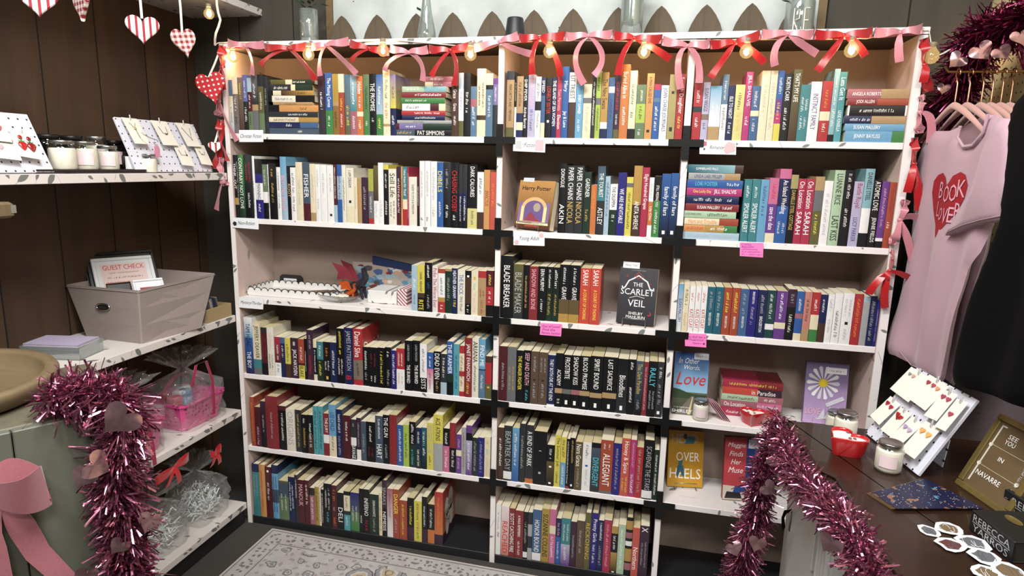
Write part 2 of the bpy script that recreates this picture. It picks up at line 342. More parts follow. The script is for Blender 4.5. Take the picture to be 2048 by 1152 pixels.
for x0, x1 in ((-1.312, -1.285), (.462, .487)):
    mb = MB(); mb.box((x0, YB-.02, 1.93), (x1, YB, 2.6)); t.part('edging', mb, M_edge)
M_nail = pmat('nail_steel', '2a2a2a', .4, .8)
for px, py in ((707, 3), (1118, 55)):
    p = at(px, py, 'y', YB-.012); mb = MB(); mb.ball(p, .0022, 8); t.part('nail', mb, M_nail)
# rug
m = bpy.data.materials.new('woven_rug'); m.use_nodes = True; N, L = nodes(m); b = N['Principled BSDF']; b.inputs['Roughness'].default_value = .95
tc = N.new('ShaderNodeTexCoord'); sp = N.new('ShaderNodeSeparateXYZ'); L.new(tc.outputs['Object'], sp.inputs[0])
X, Y = sp.outputs[0], sp.outputs[1]                       # local: 0 at the far corner, x to the right, y negative towards the viewer
dist = math_(N, L, 'MINIMUM', X, math_(N, L, 'MULTIPLY', Y, -1))
def band(a, c_): return math_(N, L, 'MULTIPLY', math_(N, L, 'GREATER_THAN', dist, a), math_(N, L, 'LESS_THAN', dist, c_))
n = N.new('ShaderNodeTexNoise'); n.inputs['Scale'].default_value = 34; n.inputs['Detail'].default_value = 5; L.new(tc.outputs['Object'], n.inputs['Vector'])
c = mix_(N, L, n.outputs['Fac'], hx('989694'), hx('b6b4b2'))
pinkn = N.new('ShaderNodeTexNoise'); pinkn.inputs['Scale'].default_value = 7; L.new(tc.outputs['Object'], pinkn.inputs['Vector'])
c = mix_(N, L, math_(N, L, 'MULTIPLY', math_(N, L, 'GREATER_THAN', pinkn.outputs['Fac'], .55), .25), c, hx('a08e90'))
def voro(scale, lo, hi, colr, amt, src=None):
    global c
    v = N.new('ShaderNodeTexVoronoi'); v.voronoi_dimensions = '2D'; v.inputs['Scale'].default_value = scale; v.inputs['Randomness'].default_value = .7
    L.new(wv, v.inputs['Vector']); f = math_(N, L, 'MULTIPLY', math_(N, L, 'GREATER_THAN', v.outputs['Distance'], lo), math_(N, L, 'LESS_THAN', v.outputs['Distance'], hi))
    if src is not None: f = math_(N, L, 'MULTIPLY', f, src)
    c = mix_(N, L, math_(N, L, 'MULTIPLY', f, amt), c, hx(colr))
nz = N.new('ShaderNodeTexNoise'); nz.inputs['Scale'].default_value = 30; L.new(tc.outputs['Object'], nz.inputs['Vector'])
vm = N.new('ShaderNodeVectorMath'); vm.operation = 'MULTIPLY_ADD'; vm.inputs[1].default_value = (.035, .035, 0); L.new(nz.outputs['Color'], vm.inputs[0]); L.new(tc.outputs['Object'], vm.inputs[2]); wv = vm.outputs[0]
inn = math_(N, L, 'GREATER_THAN', dist, .1)
voro(26, .12, .2, '6c686c', .7, inn); voro(26, 0, .09, '8a6c78', .7, inn); voro(13, .17, .24, '514c52', .75, inn); voro(13, 0, .1, '6f7278', .7, inn)
voro(5.2, 0, .27, 'b4afae', .85, math_(N, L, 'GREATER_THAN', dist, .12)); voro(5.2, .17, .25, '77787c', .8, math_(N, L, 'GREATER_THAN', dist, .12)); voro(5.2, 0, .13, 'a8946e', .8, math_(N, L, 'GREATER_THAN', dist, .12)); voro(5.2, .25, .275, '38363c', .9, math_(N, L, 'GREATER_THAN', dist, .12)); voro(5.2, .05, .075, '4a464a', .8, math_(N, L, 'GREATER_THAN', dist, .12))
voro(40, 0, .26, '4e484c', .75, band(.03, .085))
for a, b_ in ((.012, .017), (.088, .093), (.3, .305), (.345, .35)): c = mix_(N, L, math_(N, L, 'MULTIPLY', band(a, b_), .8), c, hx('55505a'))
c = mix_(N, L, math_(N, L, 'LESS_THAN', dist, .008), c, hx('b9b0aa'))
L.new(c, b.inputs['Base Color'])
bp = N.new('ShaderNodeBump'); bp.inputs['Strength'].default_value = .35; bp.inputs['Distance'].default_value = .003; L.new(n.outputs['Fac'], bp.inputs['Height']); L.new(bp.outputs[0], b.inputs['Normal'])
mb = MB(); mb.bbox((0, -.72, 0), (1.74, 0, .009), .003)
o = link('patterned_rug', mb, m); o.location = (-1.475, -.022, 0); o.rotation_euler = (0, 0, R(-1.0))
tag(o, 'pale grey and pink oriental patterned rug on the dark floor before the bookcase', 'rug')
# ---------------------------------------------------------------- the bookcase
S = 2.13
XS = [-.75298*S, -.25930*S, .025687*S, .334415*S]         # outer end, two dividers, outer end (front edges, lit side)
ZT = 1.50+.19583*S                                         # top of the top board
ZS = [None, 1.50+.04452*S, 1.50-.10288*S, 1.50-.24894*S, 1.50-.39508*S, 1.50-.54101*S, 1.50-.6878*S]
ZS[1] = ZS[1]
TH, D = .0205, .245                                        # board thickness, depth of the case
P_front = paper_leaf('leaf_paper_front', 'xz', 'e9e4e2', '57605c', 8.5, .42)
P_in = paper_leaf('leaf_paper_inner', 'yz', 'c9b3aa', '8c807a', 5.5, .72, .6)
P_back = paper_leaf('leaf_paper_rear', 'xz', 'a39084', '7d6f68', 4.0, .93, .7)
P_top = paper_leaf('leaf_paper_flat', 'xy', 'e4dedc', '5c625e', 6.5, .5)
M_black = pmat('black_shelf', '1b1b1d', .55, noise=.3, nscale=40)
M_brk = pmat('black_iron', '121314', .42, .3, bump=.15)
M_scr = pmat('screw_steel', '8a8a8a', .35, .9)
bc = Thing('bookcase', 'tall white leaf-papered bookcase with three bays and black cross brackets', 'bookcase', (XS[1], 0, 0))
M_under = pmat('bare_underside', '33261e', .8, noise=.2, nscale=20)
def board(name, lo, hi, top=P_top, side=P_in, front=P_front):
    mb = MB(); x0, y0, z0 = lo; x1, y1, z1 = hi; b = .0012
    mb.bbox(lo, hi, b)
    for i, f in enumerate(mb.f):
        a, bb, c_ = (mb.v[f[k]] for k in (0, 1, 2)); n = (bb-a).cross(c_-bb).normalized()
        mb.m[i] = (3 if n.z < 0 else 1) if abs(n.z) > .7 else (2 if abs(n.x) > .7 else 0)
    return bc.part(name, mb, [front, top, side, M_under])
X0, X3 = XS[0], XS[3]
DV = [(XS[1], XS[1]+TH), (XS[2], XS[2]+TH)]
board('end_panel', (X0, 0, 0), (X0+TH, D, ZT-TH)); board('end_panel', (X3-.026, 0, 0), (X3, D, ZT-TH))
for a, b_ in DV: board('divider', (a, .001, 0), (b_, D-.006, ZT-TH))
mb = MB(); board('top_board', (X0-.002, -.002, ZT-TH), (X3+.002, D, ZT))
BAY = [(X0+TH, DV[0][0]), (DV[0][1], DV[1][0]), (DV[1][1], X3-.026)]
for r in range(1, 6):
    for a, b_ in BAY: board('shelf', (a, .0015, ZS[r]-TH), (b_, D-.006, ZS[r]))
for a, b_ in BAY:
    mb = MB(); mb.bbox((a, .004, .001), (b_, D-.006, ZS[6]), .0015); bc.part('base_board', mb, M_black)
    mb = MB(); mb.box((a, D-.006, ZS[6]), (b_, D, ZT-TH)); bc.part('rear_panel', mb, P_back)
for cx in ((DV[0][0]+DV[0][1])/2, (DV[1][0]+DV[1][1])/2):
    for r in range(1, 6):
        zc = ZS[r]-TH/2; mb = MB(); q = .0115; l1, l2 = .054, .053; y0 = -.0035
        out = [(-q, q), (-q, l2), (q, l2), (q, q), (l1, q), (l1, -q), (q, -q), (q, -l2), (-q, -l2), (-q, -q), (-l1, -q), (-l1, q)][::-1]
        mb.prism([(a, b_) for a, b_ in out], (cx, y0, zc), (1, 0, 0), (0, 0, 1), .0035 if False else -.0035)
        bk = bc.part('bracket', mb, M_brk)
        for a, b_ in ((0, .045), (0, -.045), (.045, 0), (-.045, 0)):
            mb = MB(); mb.ball((cx+a, y0-.0002, zc+b_), .0028, 8, sy=.5); bc.part('screw', mb, M_scr, under=bk)
# picket boards standing on top, behind
M_pick = pmat('picket_wood', '574a3a', .8, noise=.45, nscale=9, bump=.5, bscale=60, stretch=(6, 6, 1))
for k, px in enumerate((562, 690, 760, 838, 910, 988, 1071, 1148, 1237, 1322, 1411, 1500, 1592)):
    if k == 0: continue
    x = at(px, 40, 'y', .255).x; w = .122; h = .131; z0 = ZT
    out = [(-w/2, 0), (w/2, 0), (w*.48, h*.28), (w*.39, h*.52), (w*.26, h*.74), (w*.12, h*.91), (0, h), (-w*.12, h*.91), (-w*.26, h*.74), (-w*.39, h*.52), (-w*.48, h*.28)]
    mb = MB(); mb.prism(out, (x, .238, z0), (1, 0, 0), (0, 0, 1), .012 if False else -.012)
    for i, v_ in enumerate(mb.v): pass
    single('wooden_picket', 'weathered brown pointed picket, one of the row standing along the bookcase top', 'picket', mb, M_pick, (x, .244, z0), 'pickets along the top of the bookcase')
# side shelving along the boarded wall
P_sf = paper_leaf('leaf_paper_side_front', 'yz', 'd6cfcb', '4c5350', 12, .55)
P_st = paper_leaf('leaf_paper_side_top', 'yx', 'cfc9c4', '4c5350', 8, .62)
SZ = [2.062+.03, 1.449, .897, .503, .094]
SN = ['narrow leaf-papered wall shelf above the hanging hearts', 'leaf-papered wall shelf holding the candle jars', 'leaf-papered wall shelf holding the grey bin',
      'leaf-papered wall shelf holding the pink wrapped baskets', 'lowest leaf-papered wall shelf holding the clear wrapped bundles']
for k, z in enumerate(SZ):
    mb = MB(); mb.bbox((XW, (-1.9, -1.9, -.72, -.72, -.72)[k], z-.026), (XL, YB if k == 0 else -.002, z), .001)
    for i, f in enumerate(mb.f):
        a, bb, c_ = (mb.v[f[q]] for q in (0, 1, 2)); n = (bb-a).cross(c_-bb).normalized(); mb.m[i] = 1 if abs(n.z) > .7 else 0
    single('wall_shelf', SN[k], 'shelf', mb, [P_sf, P_st], (XW, -.8, z))
# dark plinth under the lowest side shelf
mb = MB(); mb.bbox((XW, -.72, 0), (XL-.012, -.002, SZ[4]-.026), .002); single('shelf_plinth', 'dark plinth board on the floor below the lowest wall shelf', 'plinth', mb, M_black, (XW, -.9, 0))
# ---------------------------------------------------------------- the books
# one line per standing book: right edge along the shelf, top of the spine, colours from the top down, spine lettering
BK = {}
BK[(1, 0)] = ((455.5, 0.003), """
465.6 160 steel:.3 cream>pale_blue|~.5-.8k
476 154 cream:.3 taupe>grey|~.35-.6w;~.7-.85k
486 155 taupe>brown|~.1-.4y
495 150 periwinkle:.45 forest>black|~.1-.4w;~.55-.8w
504 156 pale_blue:.25 maroon:.6 sage|~.3-.55w;~.65-.85k
515.6 150 grey>charcoal:.5 tan:.6 grey|~.15-.4w
527 149 charcoal:.2 olive:.65 sage|~.3-.6w
535.5 153 charcoal|~.2-.5s
636 -
650 148 plum>charcoal|~.3-.6w
664.6 146 blue:.6 green|The Missing Canvas@.08-.55w;~.7-.9w
677 148 mustard:.45 tan:.52 ochre|~.6-.9k
688.5 148 cream:.3 rust|~.4-.6y;~.65-.9w
700 149 steel>olive|~.5-.85y
713.5 150 pale_blue>teal:.6 rose|~.12-.5w;~.68-.9w
726 152 orange:.6 cream:.68 orange|Hidden@.1-.3w;~.35-.55w;~.75-.9w
738.5 149 sage>green|~.2-.6k;~.75-.85w
752 148 black|THE PROMISE@.15-.6w;~.7-.8w
765.6 149 blue>pale_blue:.65 green|~.2-.5w;~.72-.9y
780 139.6 cream:.82 tan:.86 cream|~.15-.45k;~.5-.75r
791.6 149 lavender>yellow:.55 navy|~.2-.4k;~.65-.85w
903 -
916.7 171 brown|Grace@.08-.25w;Grace@.35-.5w;~.6-.8w
927 146 pale_blue:.25 white:.75 olive|~.3-.6b
940.6 146 black|~.3-.5w;~.55-.65w
953 173 steel:.25 rose:.4 steel|~.4-.8w
971 137.5 cream:.68 brown:.75 cream|~.18-.6k
985.4 147 cream:.18 black:.25 steel|~.35-.7w
996 157 purple:.1 lavender:.45 charcoal|~.15-.4w
""")
BK[(1, 1)] = ((1012.4, 0.002), """
1028 142.5 charcoal:.13 tan:.85 olive|MARCHETTA AND ORPHANS@.2-.75k
1032.7 152.7 black:.5 white|~.1-.4w
1046.3 152.7 tan:.6 navy:.75 cream:.88 navy|~.1-.5k
1055.3 152.7 black|SHIP FEVER@.05-.4w;Andrea Barrett@.5-.85w
1070 149.3 lilac|False of the Earth@.05-.5p;~.55-.9n
1081.7 153.8 white:.4 black:.55 white|~.1-.35k;~.6-.85k
1090.3 155 navy:.3 denim:.75 cream|SPEED@.05-.25w
1102.7 155 black|LONELY SISTER@.15-.6r;~.7-.75w
1113 155 navy|THE ISLAND OF SEA WOMEN@.05-.8w
1123 154 crimson|Tom Perrotta@.2-.55p;Election@.62-.85w
1136.6 133.5 blue|Mary@.2-.35w;Jay & Lane@.62-.85w
1151 145 white:.45 brown|LIT TRIEST@.05-.4k
1166 168.5 sky|EVERY SUMMER@.2-.55w;~.65-.9w
1183 168.5 cream:.25 grey:.35 cream|~.42-.9s
1190.7 150 black:.5 charcoal|~.1-.8w
1201 141.4 lime:.4 grey:.5 lime|~.1-.3k;~.55-.9k
1215.6 144.8 gold:.75 white:.85 navy|The Nine Swans@.1-.55k
1228 155 denim:.15 white:.25 denim|~.35-.7n
1239.3 151.6 plum:.85 olive|~.1-.55r;~.6-.8w
1257 129 orange|Buried Alive in@.1-.45w;~.55-.85w
1272 141.4 cream:.85 black|~.2-.5k;~.6-.7k
1291 169.6 sage:.35 lime:.7 sage|JAN KARON@.1-.3w;~.4-.65k;~.8-.95w
1306 147 apricot|A MAN CALLED OVE@.05-.45k;~.85-.9k
1320.5 168.5 crimson:.1 blue:.25 steel:.32 blue|~.4-.85w
1336 170.8 white|JOAN CHASE JOURNALS@.05-.85n
1352 149 khaki|~.25-.3k;~.8-.88k
1368 148 red|Seraph Daughter@.05-.6w;~.65-.85y
""")
BK[(1, 2)] = ((1386, 0.002), """
1404 168.4 red:.4 charcoal:.5 red|~.12-.35w;~.6-.8w
1418.6 164.7 lilac:.55 taupe:.65 lilac|SUSAN WIGGS@.1-.5k;~.7-.85k
1441.8 172 sky>white:.75 tan|~.3-.6w
1454.7 149 steel:.45 white|~.1-.4w;~.5-.85k
1468.6 171 navy|ISLE TO NIGHT@.2-.6w;~.68-.9w
1488 169.6 butter|~.15-.45k;~.5-.85g
1501.6 144 magenta|JILL SHALVIS@.04-.5w;~.65-.8w
1518.7 172 denim:.45 cream:.55 denim|~.1-.4w;~.6-.85w
1535.8 141.6 cream|~.2-.6s
1550.4 141.6 cream|~.15-.85s
1563.9 141.6 blue:.4 purple:.6 magenta:.75 yellow|~.1-.35w;~.45-.7y
1581 147.7 black|ROBYN CARR@.05-.4w;~.5-.85w
1598 139 olive>brown|THAT'S MY LIFE@.05-.45w
1618.8 169.6 teal|~.2-.5w;~.55-.8w
1640.8 163.5 white|INSTINCT FAMILY@.2-.8n
1661.5 162.3 red:.5 cream:.65 red|~.15-.45o;~.7-.85w
1673.7 137.9 aqua:.9 black|~.1-.5w;~.55-.8w
1688.4 144 teal>turquoise|Lets Get It@.08-.4w;LEXIE KINSELLA@.55-.85w
""")
BK[(2, 0)] = ((463, 0.002), """
474.7 310 black:.68 gold:.79 black|THINK...OUT@.05-.62w
478.6 311 black|~.1-.8w
489 309.5 green>forest|CONTRARY NOT LOVE@.05-.85w
505.6 309.5 charcoal>black|~.1-.45r;~.6-.85w
510.6 312 white|~.4-.9k
526 318 black:.25 indigo:.4 white:.68 indigo|MANNING@.41-.67n;~.75-.9w
535 329 sage:.5 white:.7 black|~.1-.4w
538 329 white|~.2-.8k
553 326.7 black|~.1-.25g;~.35-.7g
561.4 334.5 white|~.1-.45k;~.5-.8k
574 313.4 sky>pale_blue|BEYOND BELIEF@.3-.85p
581.7 332 black|ROOT@.3-.6g
592.7 335 white|~.1-.5k;~.55-.85k
606 324.4 cream|~.3-.75s
620 325 slate:.7 maroon|FISHER@.2-.6w
631 327.5 cream:.85 tan|~.15-.6s
641 329 white|~.1-.4s;~.6-.8s
654 330 white|~.15-.5s
667 331 white|~.15-.5s;~.85-.9k
674 329 maroon:.7 pale_blue|~.05-.6w
684 329 blue:.2 pale_blue:.6 blue|~.15-.6n
692 330 ivory|~.2-.8k
707.5 336 ivory:.7 cream|I AM DREAM@.05-.35k;~.58-.64k
714.5 355.6 cream|~.2-.7g
723 357 tan|~.2-.7o
735.7 355 plum|~.2-.7s
746.4 337.8 chartreuse:.4 grey:.9 red|~.5-.8w
756.3 331 olive>brown:.6 white|~.65-.9s
767 325.5 white|~.6-.9s
777 329.6 yellow:.08 black|~.15-.4w;~.6-.85w
792.6 337.8 ivory|Still Life@.08-.5k;~.55-.9k
801 333.7 plum:.3 maroon|~.2-.8w
805 333 apricot|~.2-.7k
814 333.7 teal:.55 cream:.72 red|~.05-.5w
817.3 334.5 crimson|~.1-.9w
833.8 354 ivory|GUIDE TO STYLE & FREEDOM@.15-.75k
839 352.7 maroon>black|~.2-.6w
849.5 322 white|~.15-.55s;~.85-.92k
861 322 white|~.15-.55s;~.85-.92k
873.7 323 white|~.1-.6s;~.7-.85s
886.6 325.5 blue|DIBELS@.13-.45y;~.6-.85w
901.4 325.5 charcoal>black|~.1-.4s;~.65-.85w
917 325.5 black|CHASING COSBY@.12-.75r;~.8-.9w
924.7 328.8 charcoal:.45 navy>black|~.5-.9w
934.4 328.8 charcoal:.45 navy>black|~.5-.9w
954 329.6 black:.68 butter|DARK CALORIES@.03-.5w;~.72-.95k
967.4 344.4 white:.7 brown|~.1-.4k
979.4 340 apricot|INVICTUS@.35-.6m
993.5 344.4 coral|~.2-.6o
""")
BK[(2, 1)] = ((1116.3, 0.002), """
1131.3 327 black|DONOGUE@.08-.34w;AKIN@.58-.86w
1148.9 331.6 charcoal|PAPER CHAINS@.03-.5w;NICOLA@.53-.85g
1166 331.6 charcoal|PAPER CHAINS@.03-.5w;NICOLA@.53-.85g
1180.9 344.8 forest|GARDNER@.1-.4w;~.6-.8g
1192.8 370 orange|~.1-.5o
1208.6 332.5 slate>teal:.5 charcoal|THE TOURIST@.1-.45w;ASTLEY@.6-.85w
1218.8 352.7 pale_blue|~.1-.7n
1234 368.5 white:.5 forest|THE DILEMMA@.05-.45k;~.6-.75w
1250.8 345.7 indigo|WE ARE INEVITABLE@.25-.8w
1264.3 354.5 yellow:.1 grey:.17 yellow|~.25-.9k
1281.6 331.6 gold:.55 brown|ANITA SHREVE@.5-.9w
1296 335 crimson|Eight Hundred Grapes@.1-.6w
1305.8 355.4 white:.4 orange:.8 white|~.1-.35s;Lily Chin@.45-.75w
1320.6 352.4 black:.4 green|STILL MISSING YOU@.15-.5w;~.55-.95w
1338.9 347.8 blue>black|family of liars@.2-.65w;~.88-.95w
1355.5 346.6 blue>black|family of liars@.2-.65w;~.88-.95w
""")
BK[(2, 2)] = ((1484.8, 0.002), """
1500.5 359 teal|~.1-.3w;SPOILER ALERT@.38-.85w
1517.3 359 teal|~.1-.3w;SPOILER ALERT@.38-.85w
1534.2 359.7 sky|~.1-.6n
1553.4 356 pink:.4 purple:.85 cream|~.1-.35r;save the date@.45-.8w
1576.4 338 pink:.13 navy:.5 blue|An Island Wedding@.15-.6w;~.7-.9w
1591.4 349.8 khaki:.2 black|DANIELLE STEEL COTTAGE@.22-.8g
1607 358 crimson|On Location@.04-.45w;SARAH@.5-.85w
1624.7 358 crimson|On Location@.04-.45w;SARAH@.5-.85w
1643.4 353.4 tan:.2 grey:.5 olive|~.55-.85y
1661 362 white|~.2-.85s
1682 340.5 mint|LUANNE RICE@.05-.45k;LAST KISS@.6-.93k
1702.2 340.5 black|~.05-.4w;~.5-.75w
1722 363.4 lilac|Battle Royal@.03-.4m;LUCY PARKER@.55-.92n
1740.7 337.7 aqua:.5 white:.82 black|DANIELLE STEEL@.05-.4k
1757 360.4 black|ATOMIC LOVE@.02-.45w;JENNIE FIELDS@.55-.92w
1772 363.4 purple:.85 white:.9 black|~.1-.7p
1790 365 rust|~.1-.45m;~.6-.7w
""")
BK[(3, 0)] = ((822.7, 0.002), """
834.8 530.6 pale_blue|~.3-.55w;~.65-.9b
849.3 530.6 yellow:.6 brown:.7 black|DANIEL ABRAHAM@.15-.57k;RITE@.75-.97y
864.3 525.4 black|~.05-.35w;~.4-.55b;~.65-.95s
875.4 532 rosewhite|Polio The Worst Ever@.05-.9m
889.4 538 rust:.1 white:.65 gold:.75 red|~.2-.6k;~.8-.95w
903 538 tan:.05 forest|~.2-.75s
915 537 navy|HEATHER GRAHAM@.05-.65w;~.7-.85y
930 540 ivory|THE ROCK@.1-.55b;~.6-.95k
941.8 541.6 black:.15 brown:.75 black|~.1-.15w;~.78-.95w
955.8 542.4 cream|~.12-.2g;~.28-.45c;~.5-.95p
972 542.4 red:.15 tan|~.4-.6m;~.65-.95m
987 541.6 maroon:.35 red:.75 black|~.08-.35y;~.45-.7w
""")
BK[(3, 1)] = ((1001, 0.002), """
1026 512 black|BLADE BREAKER@.15-.83w
1046 528.7 olive>charcoal|BLADE MAKER@.15-.9s
1058 530 black|~.2-.8g
1075.6 533 brick|SHADOW AND BONE@.05-.8p
1092.3 533 black|ERIN MURPHY@.05-.45w;~.6-.85w
1104.6 534 black>forest|~.05-.4w;~.5-.9g
1117.8 535 black>forest|~.05-.4w;~.5-.9g
1138 529.5 black:.6 bronze:.85 gold|~.05-.35w;GRAVE@.38-.6w
1159 530.8 black:.6 bronze:.85 gold|~.05-.35w;GRAVE@.38-.6w
1180 536.6 vermilion|SARAH@.03-.3w;A COURT OF THORNS@.38-.92y
1200.6 537.5 vermilion|SARAH@.03-.3w;A COURT OF THORNS@.38-.92y
""")
BK[(3, 2)] = ((1355.4, 0.002), """
1366 568 sky>white|SUSAN MALLERY@.3-.8n
1378.4 569 cream|~.1-.45k;~.6-.9g
1390 572 white|~.15-.35r;KATE CLAY@.5-.9r
1401.8 572 white|~.15-.35r;KATE CLAY@.5-.9r
1413.8 572 white|~.15-.35r;KATE CLAY@.5-.9r
1429.7 574 petrol|~.1-.5s;BRIDGERTON@.55-.82w
1446.2 574.4 petrol|~.1-.5s;BRIDGERTON@.55-.82w
1463 575.4 rust|~.1-.55y;BRIDGERTON@.6-.85w
1479.3 576 rust|~.1-.55y;BRIDGERTON@.6-.85w
1497 578 denim|~.1-.55s;BRIDGERTON@.58-.82w
1514.8 579 indigo|BRIDGERTON@.05-.3w;~.35-.75s
1533 580.4 navy|~.1-.5s;BRIDGERTON@.55-.88w
1551.3 581 pine:.7 white:.82 pine|~.08-.62w
1573.8 582.5 purple:.65 cream:.78 purple|~.05-.6w
1591 578.7 plum:.35 black|~.1-.3s;~.5-.85w
1607 583 blue:.45 rose:.55 blue:.85 cream|~.15-.4w
1622 584 salmon:.75 tan|~.15-.6k
1639 585 red:.45 cream:.75 green|~.15-.4w
1654 589.4 navy:.6 brown|~.1-.4w
1667.3 589 white|~.1-.35s;~.5-.8s
1683.4 587 white|~.35-.9k
1706 586.8 white|~.1-.5s;~.55-.62k;~.7-.95s
1724 588.3 red|~.1-.85o
1738 593.7 pale_blue:.1 silver|~.15-.8s
1751.7 592.6 navy|~.1-.9s
1761 600 indigo|~.2-.9s
""")
BK[(4, 0)] = ((489.5, 0.002), """
506.3 635.6 white>sky:.35 blue>navy|TAMI HOAG@.1-.5k;THE BOY@.6-.9w
521.5 646.3 cream:.7 teal:.88 grey|JEFFERY DEAVER@.05-.68k
534.7 655 charcoal:.1 maroon:.75 black|~.15-.7m
548.3 654.5 ivory|~.1-.45p;~.5-.9k
561 674 crimson>maroon:.65 white|~.2-.6w;~.7-.9k
569.8 675 denim:.15 navy|~.2-.5w
580.8 676 yellow:.65 brown|~.15-.6k
595.4 676 plum|~.08-.2s;JACK HAYDEN@.28-.92w
607.7 678.4 rust:.6 maroon:.66 yellow|~.2-.55w;BLAKE@.68-.95k
613 677.6 black|~.3-.8w
626 660 plum|~.1-.4s;~.5-.9r
632.8 679 cream:.2 black:.85 cream|~.25-.8w
645.7 683.4 teal:.45 forest|~.1-.4w;~.5-.9y
660 684 black|~.15-.4o;~.45-.75w;~.85-.95g
673 685 navy|~.2-.85w
688.5 657 black|~.05-.48y;~.5-.9w
705.5 656 navy|JAMES PATTERSON@.05-.75s;8@.83-.92r
724.8 658 red:.55 taupe:.9 red|Daniel Silva@.05-.5w;~.6-.85k
737 694 black|~.1-.6w;~.65-.9s
755.7 695 black|~.1-.55m;~.7-.9w
769.7 695.5 black|~.1-.9y
782 694.7 black|~.1-.25w;~.55-.95s
792.7 701 indigo|~.1-.9w
809 697 red:.5 white|~.1-.45w;~.55-.9g
824.4 681.4 black|LAURA MCHUGH@.08-.4s;THE BURNED@.48-.85w
839.5 681.4 black|LAURA MCHUGH@.08-.4s;THE BURNED@.48-.85w
853.6 688 white:.7 black|~.1-.6k;SSTS@.72-.93w
866.6 704.8 blue:.4 pink>white|~.1-.38w;~.5-.9m
881 703 black|DEAD EVEN@.05-.65w;~.7-.95g
893.6 708 charcoal:.7 pale_blue|~.1-.6w
906 683 blue:.6 forest:.75 black|THE FARMER@.05-.6w
918.4 688.4 turquoise|~.2-.9n
928.6 691.6 red:.15 cream:.5 red:.6 cream:.9 red|~.2-.8m
943.4 676 brick|JANET EVANOVICH@.1-.72w;~.75-.95y
957 676.7 ivory|ARIANA@.05-.4k;~.45-.9k
970 679 sky:.5 navy:.52 steel|FIND ME@.1-.45w;~.6-.85w
983 712.7 brown:.15 red:.65 olive|~.7-.75g
""")
BK[(4, 1)] = ((997.4, 0.002), """
1014 692.5 maroon|~.3-.8s
1032 694 grey|~.3-.85g
1046.6 701 black|THE WEAKER FIGHTER@.1-.75y
1060.7 700.8 black|SEEP AND DEATH@.05-.65p;~.75-.95c
1076.5 703 walnut|~.1-.4s;~.52-.55k;~.6-.9s
1094.6 705 walnut|~.1-.4s;~.52-.55k;~.6-.9s
1110 708 white:.02 navy:.97 white|THEY BOTH DIE AT THE END@.1-.9w
1125.3 706.6 black:.65 tan:.74 black|ACADEMY@.3-.6w;~.85-.95w
1142 710 black:.65 grey:.74 black|FROSTBITE@.05-.45w;~.85-.95w
1159 711.3 black:.65 rose:.74 black|SHADOW KISS@.03-.55w;~.85-.95w
1179.8 712.4 black:.65 tan:.74 black|BLOOD PROMISE@.03-.62w;~.85-.95w
1204.8 712.7 black:.67 tan:.76 black|SPIRIT BOUND@.05-.6w;~.85-.95w
1233.5 714.5 black:.65 tan:.75 black|LAST SACRIFICE@.05-.6w;~.85-.95w
1254.5 718 black>charcoal|Bloodlines@.3-.7w;~.85-.95w
1269.8 719 black|~.05-.2w;~.5-.8w
1285.3 722.4 slate>black|This Dark Paradise@.05-.6g;~.7-.9s
1295 724 brick|~.1-.9p
1312.5 723 black|RALLY@.12-.45c;~.5-.9s
1326 724 charcoal|~.1-.3w;~.4-.8s;~.88-.95w
""")
BK[(5, 0)] = ((500.8, 0.002), """
509 794 rust|~.1-.9o
521 814 maroon|~.5-.95p
532 802.5 plum>black|~.3-.7s
556.7 793 brick|~.3-.8s
572.4 812 maroon:.1 black|~.15-.8w
589.7 819 ivory|ORIGINS@.05-.85s
602 820 charcoal|~.1-.9g
615 829.4 black|~.1-.25w;~.35-.85g
626 830 black:.5 brown|~.2-.85w
635.7 812 turquoise|~.1-.9k
646 813 turquoise|~.1-.9k
657.4 827 brick:.5 white:.7 brick|THE JURY@.1-.45w
672 809.5 sky:.6 cream|LEE CHILD@.15-.5n;~.6-.9n
685 819 navy|~.1-.5w;~.55-.95s
701 831 maroon|~.15-.6w
712 839 charcoal:.45 white:.65 charcoal|~.1-.2s;SAVAGE@.65-.98w
721 836 plum:.75 white|~.1-.7s
732 843 slate|~.3-.8s
750 844 black|~.1-.5w;~.6-.9m
765.6 832 slate|~.05-.5w;HART@.6-.9w
778 830 black|THE GUN@.05-.45w;~.6-.9s
793.4 830 brick|~.1-.9r
806 850 blue|~.1-.9w
817.7 850 lime|~.2-.8k
831 844 black:.5 forest|~.05-.5w;~.6-.95c
842.4 855.5 navy>forest|~.1-.4w;~.5-.95w
853.3 855.5 petrol>black|~.1-.7w
866.7 846 yellow|SHE GETS CLOSE@.05-.65s;~.7-.9k
885.8 830 yellow:.5 silver|ACE ATKINS@.05-.45k
898.4 857 black:.4 pink|~.1-.38w;~.5-.9w
911.5 846 brick:.5 black|~.05-.45r;~.55-.9w
922.4 869 purple:.4 cream:.55 purple|~.1-.35p;~.6-.9p
931.8 855 silver|~.1-.9m
944 851 purple:.15 black:.3 lilac>purple|~.35-.9w
955.7 875.5 forest>charcoal|~.1-.9s
968 875.5 indigo|~.1-.9s
980.5 874.6 cream|~.1-.2g;~.3-.45c;~.5-.95p
""")
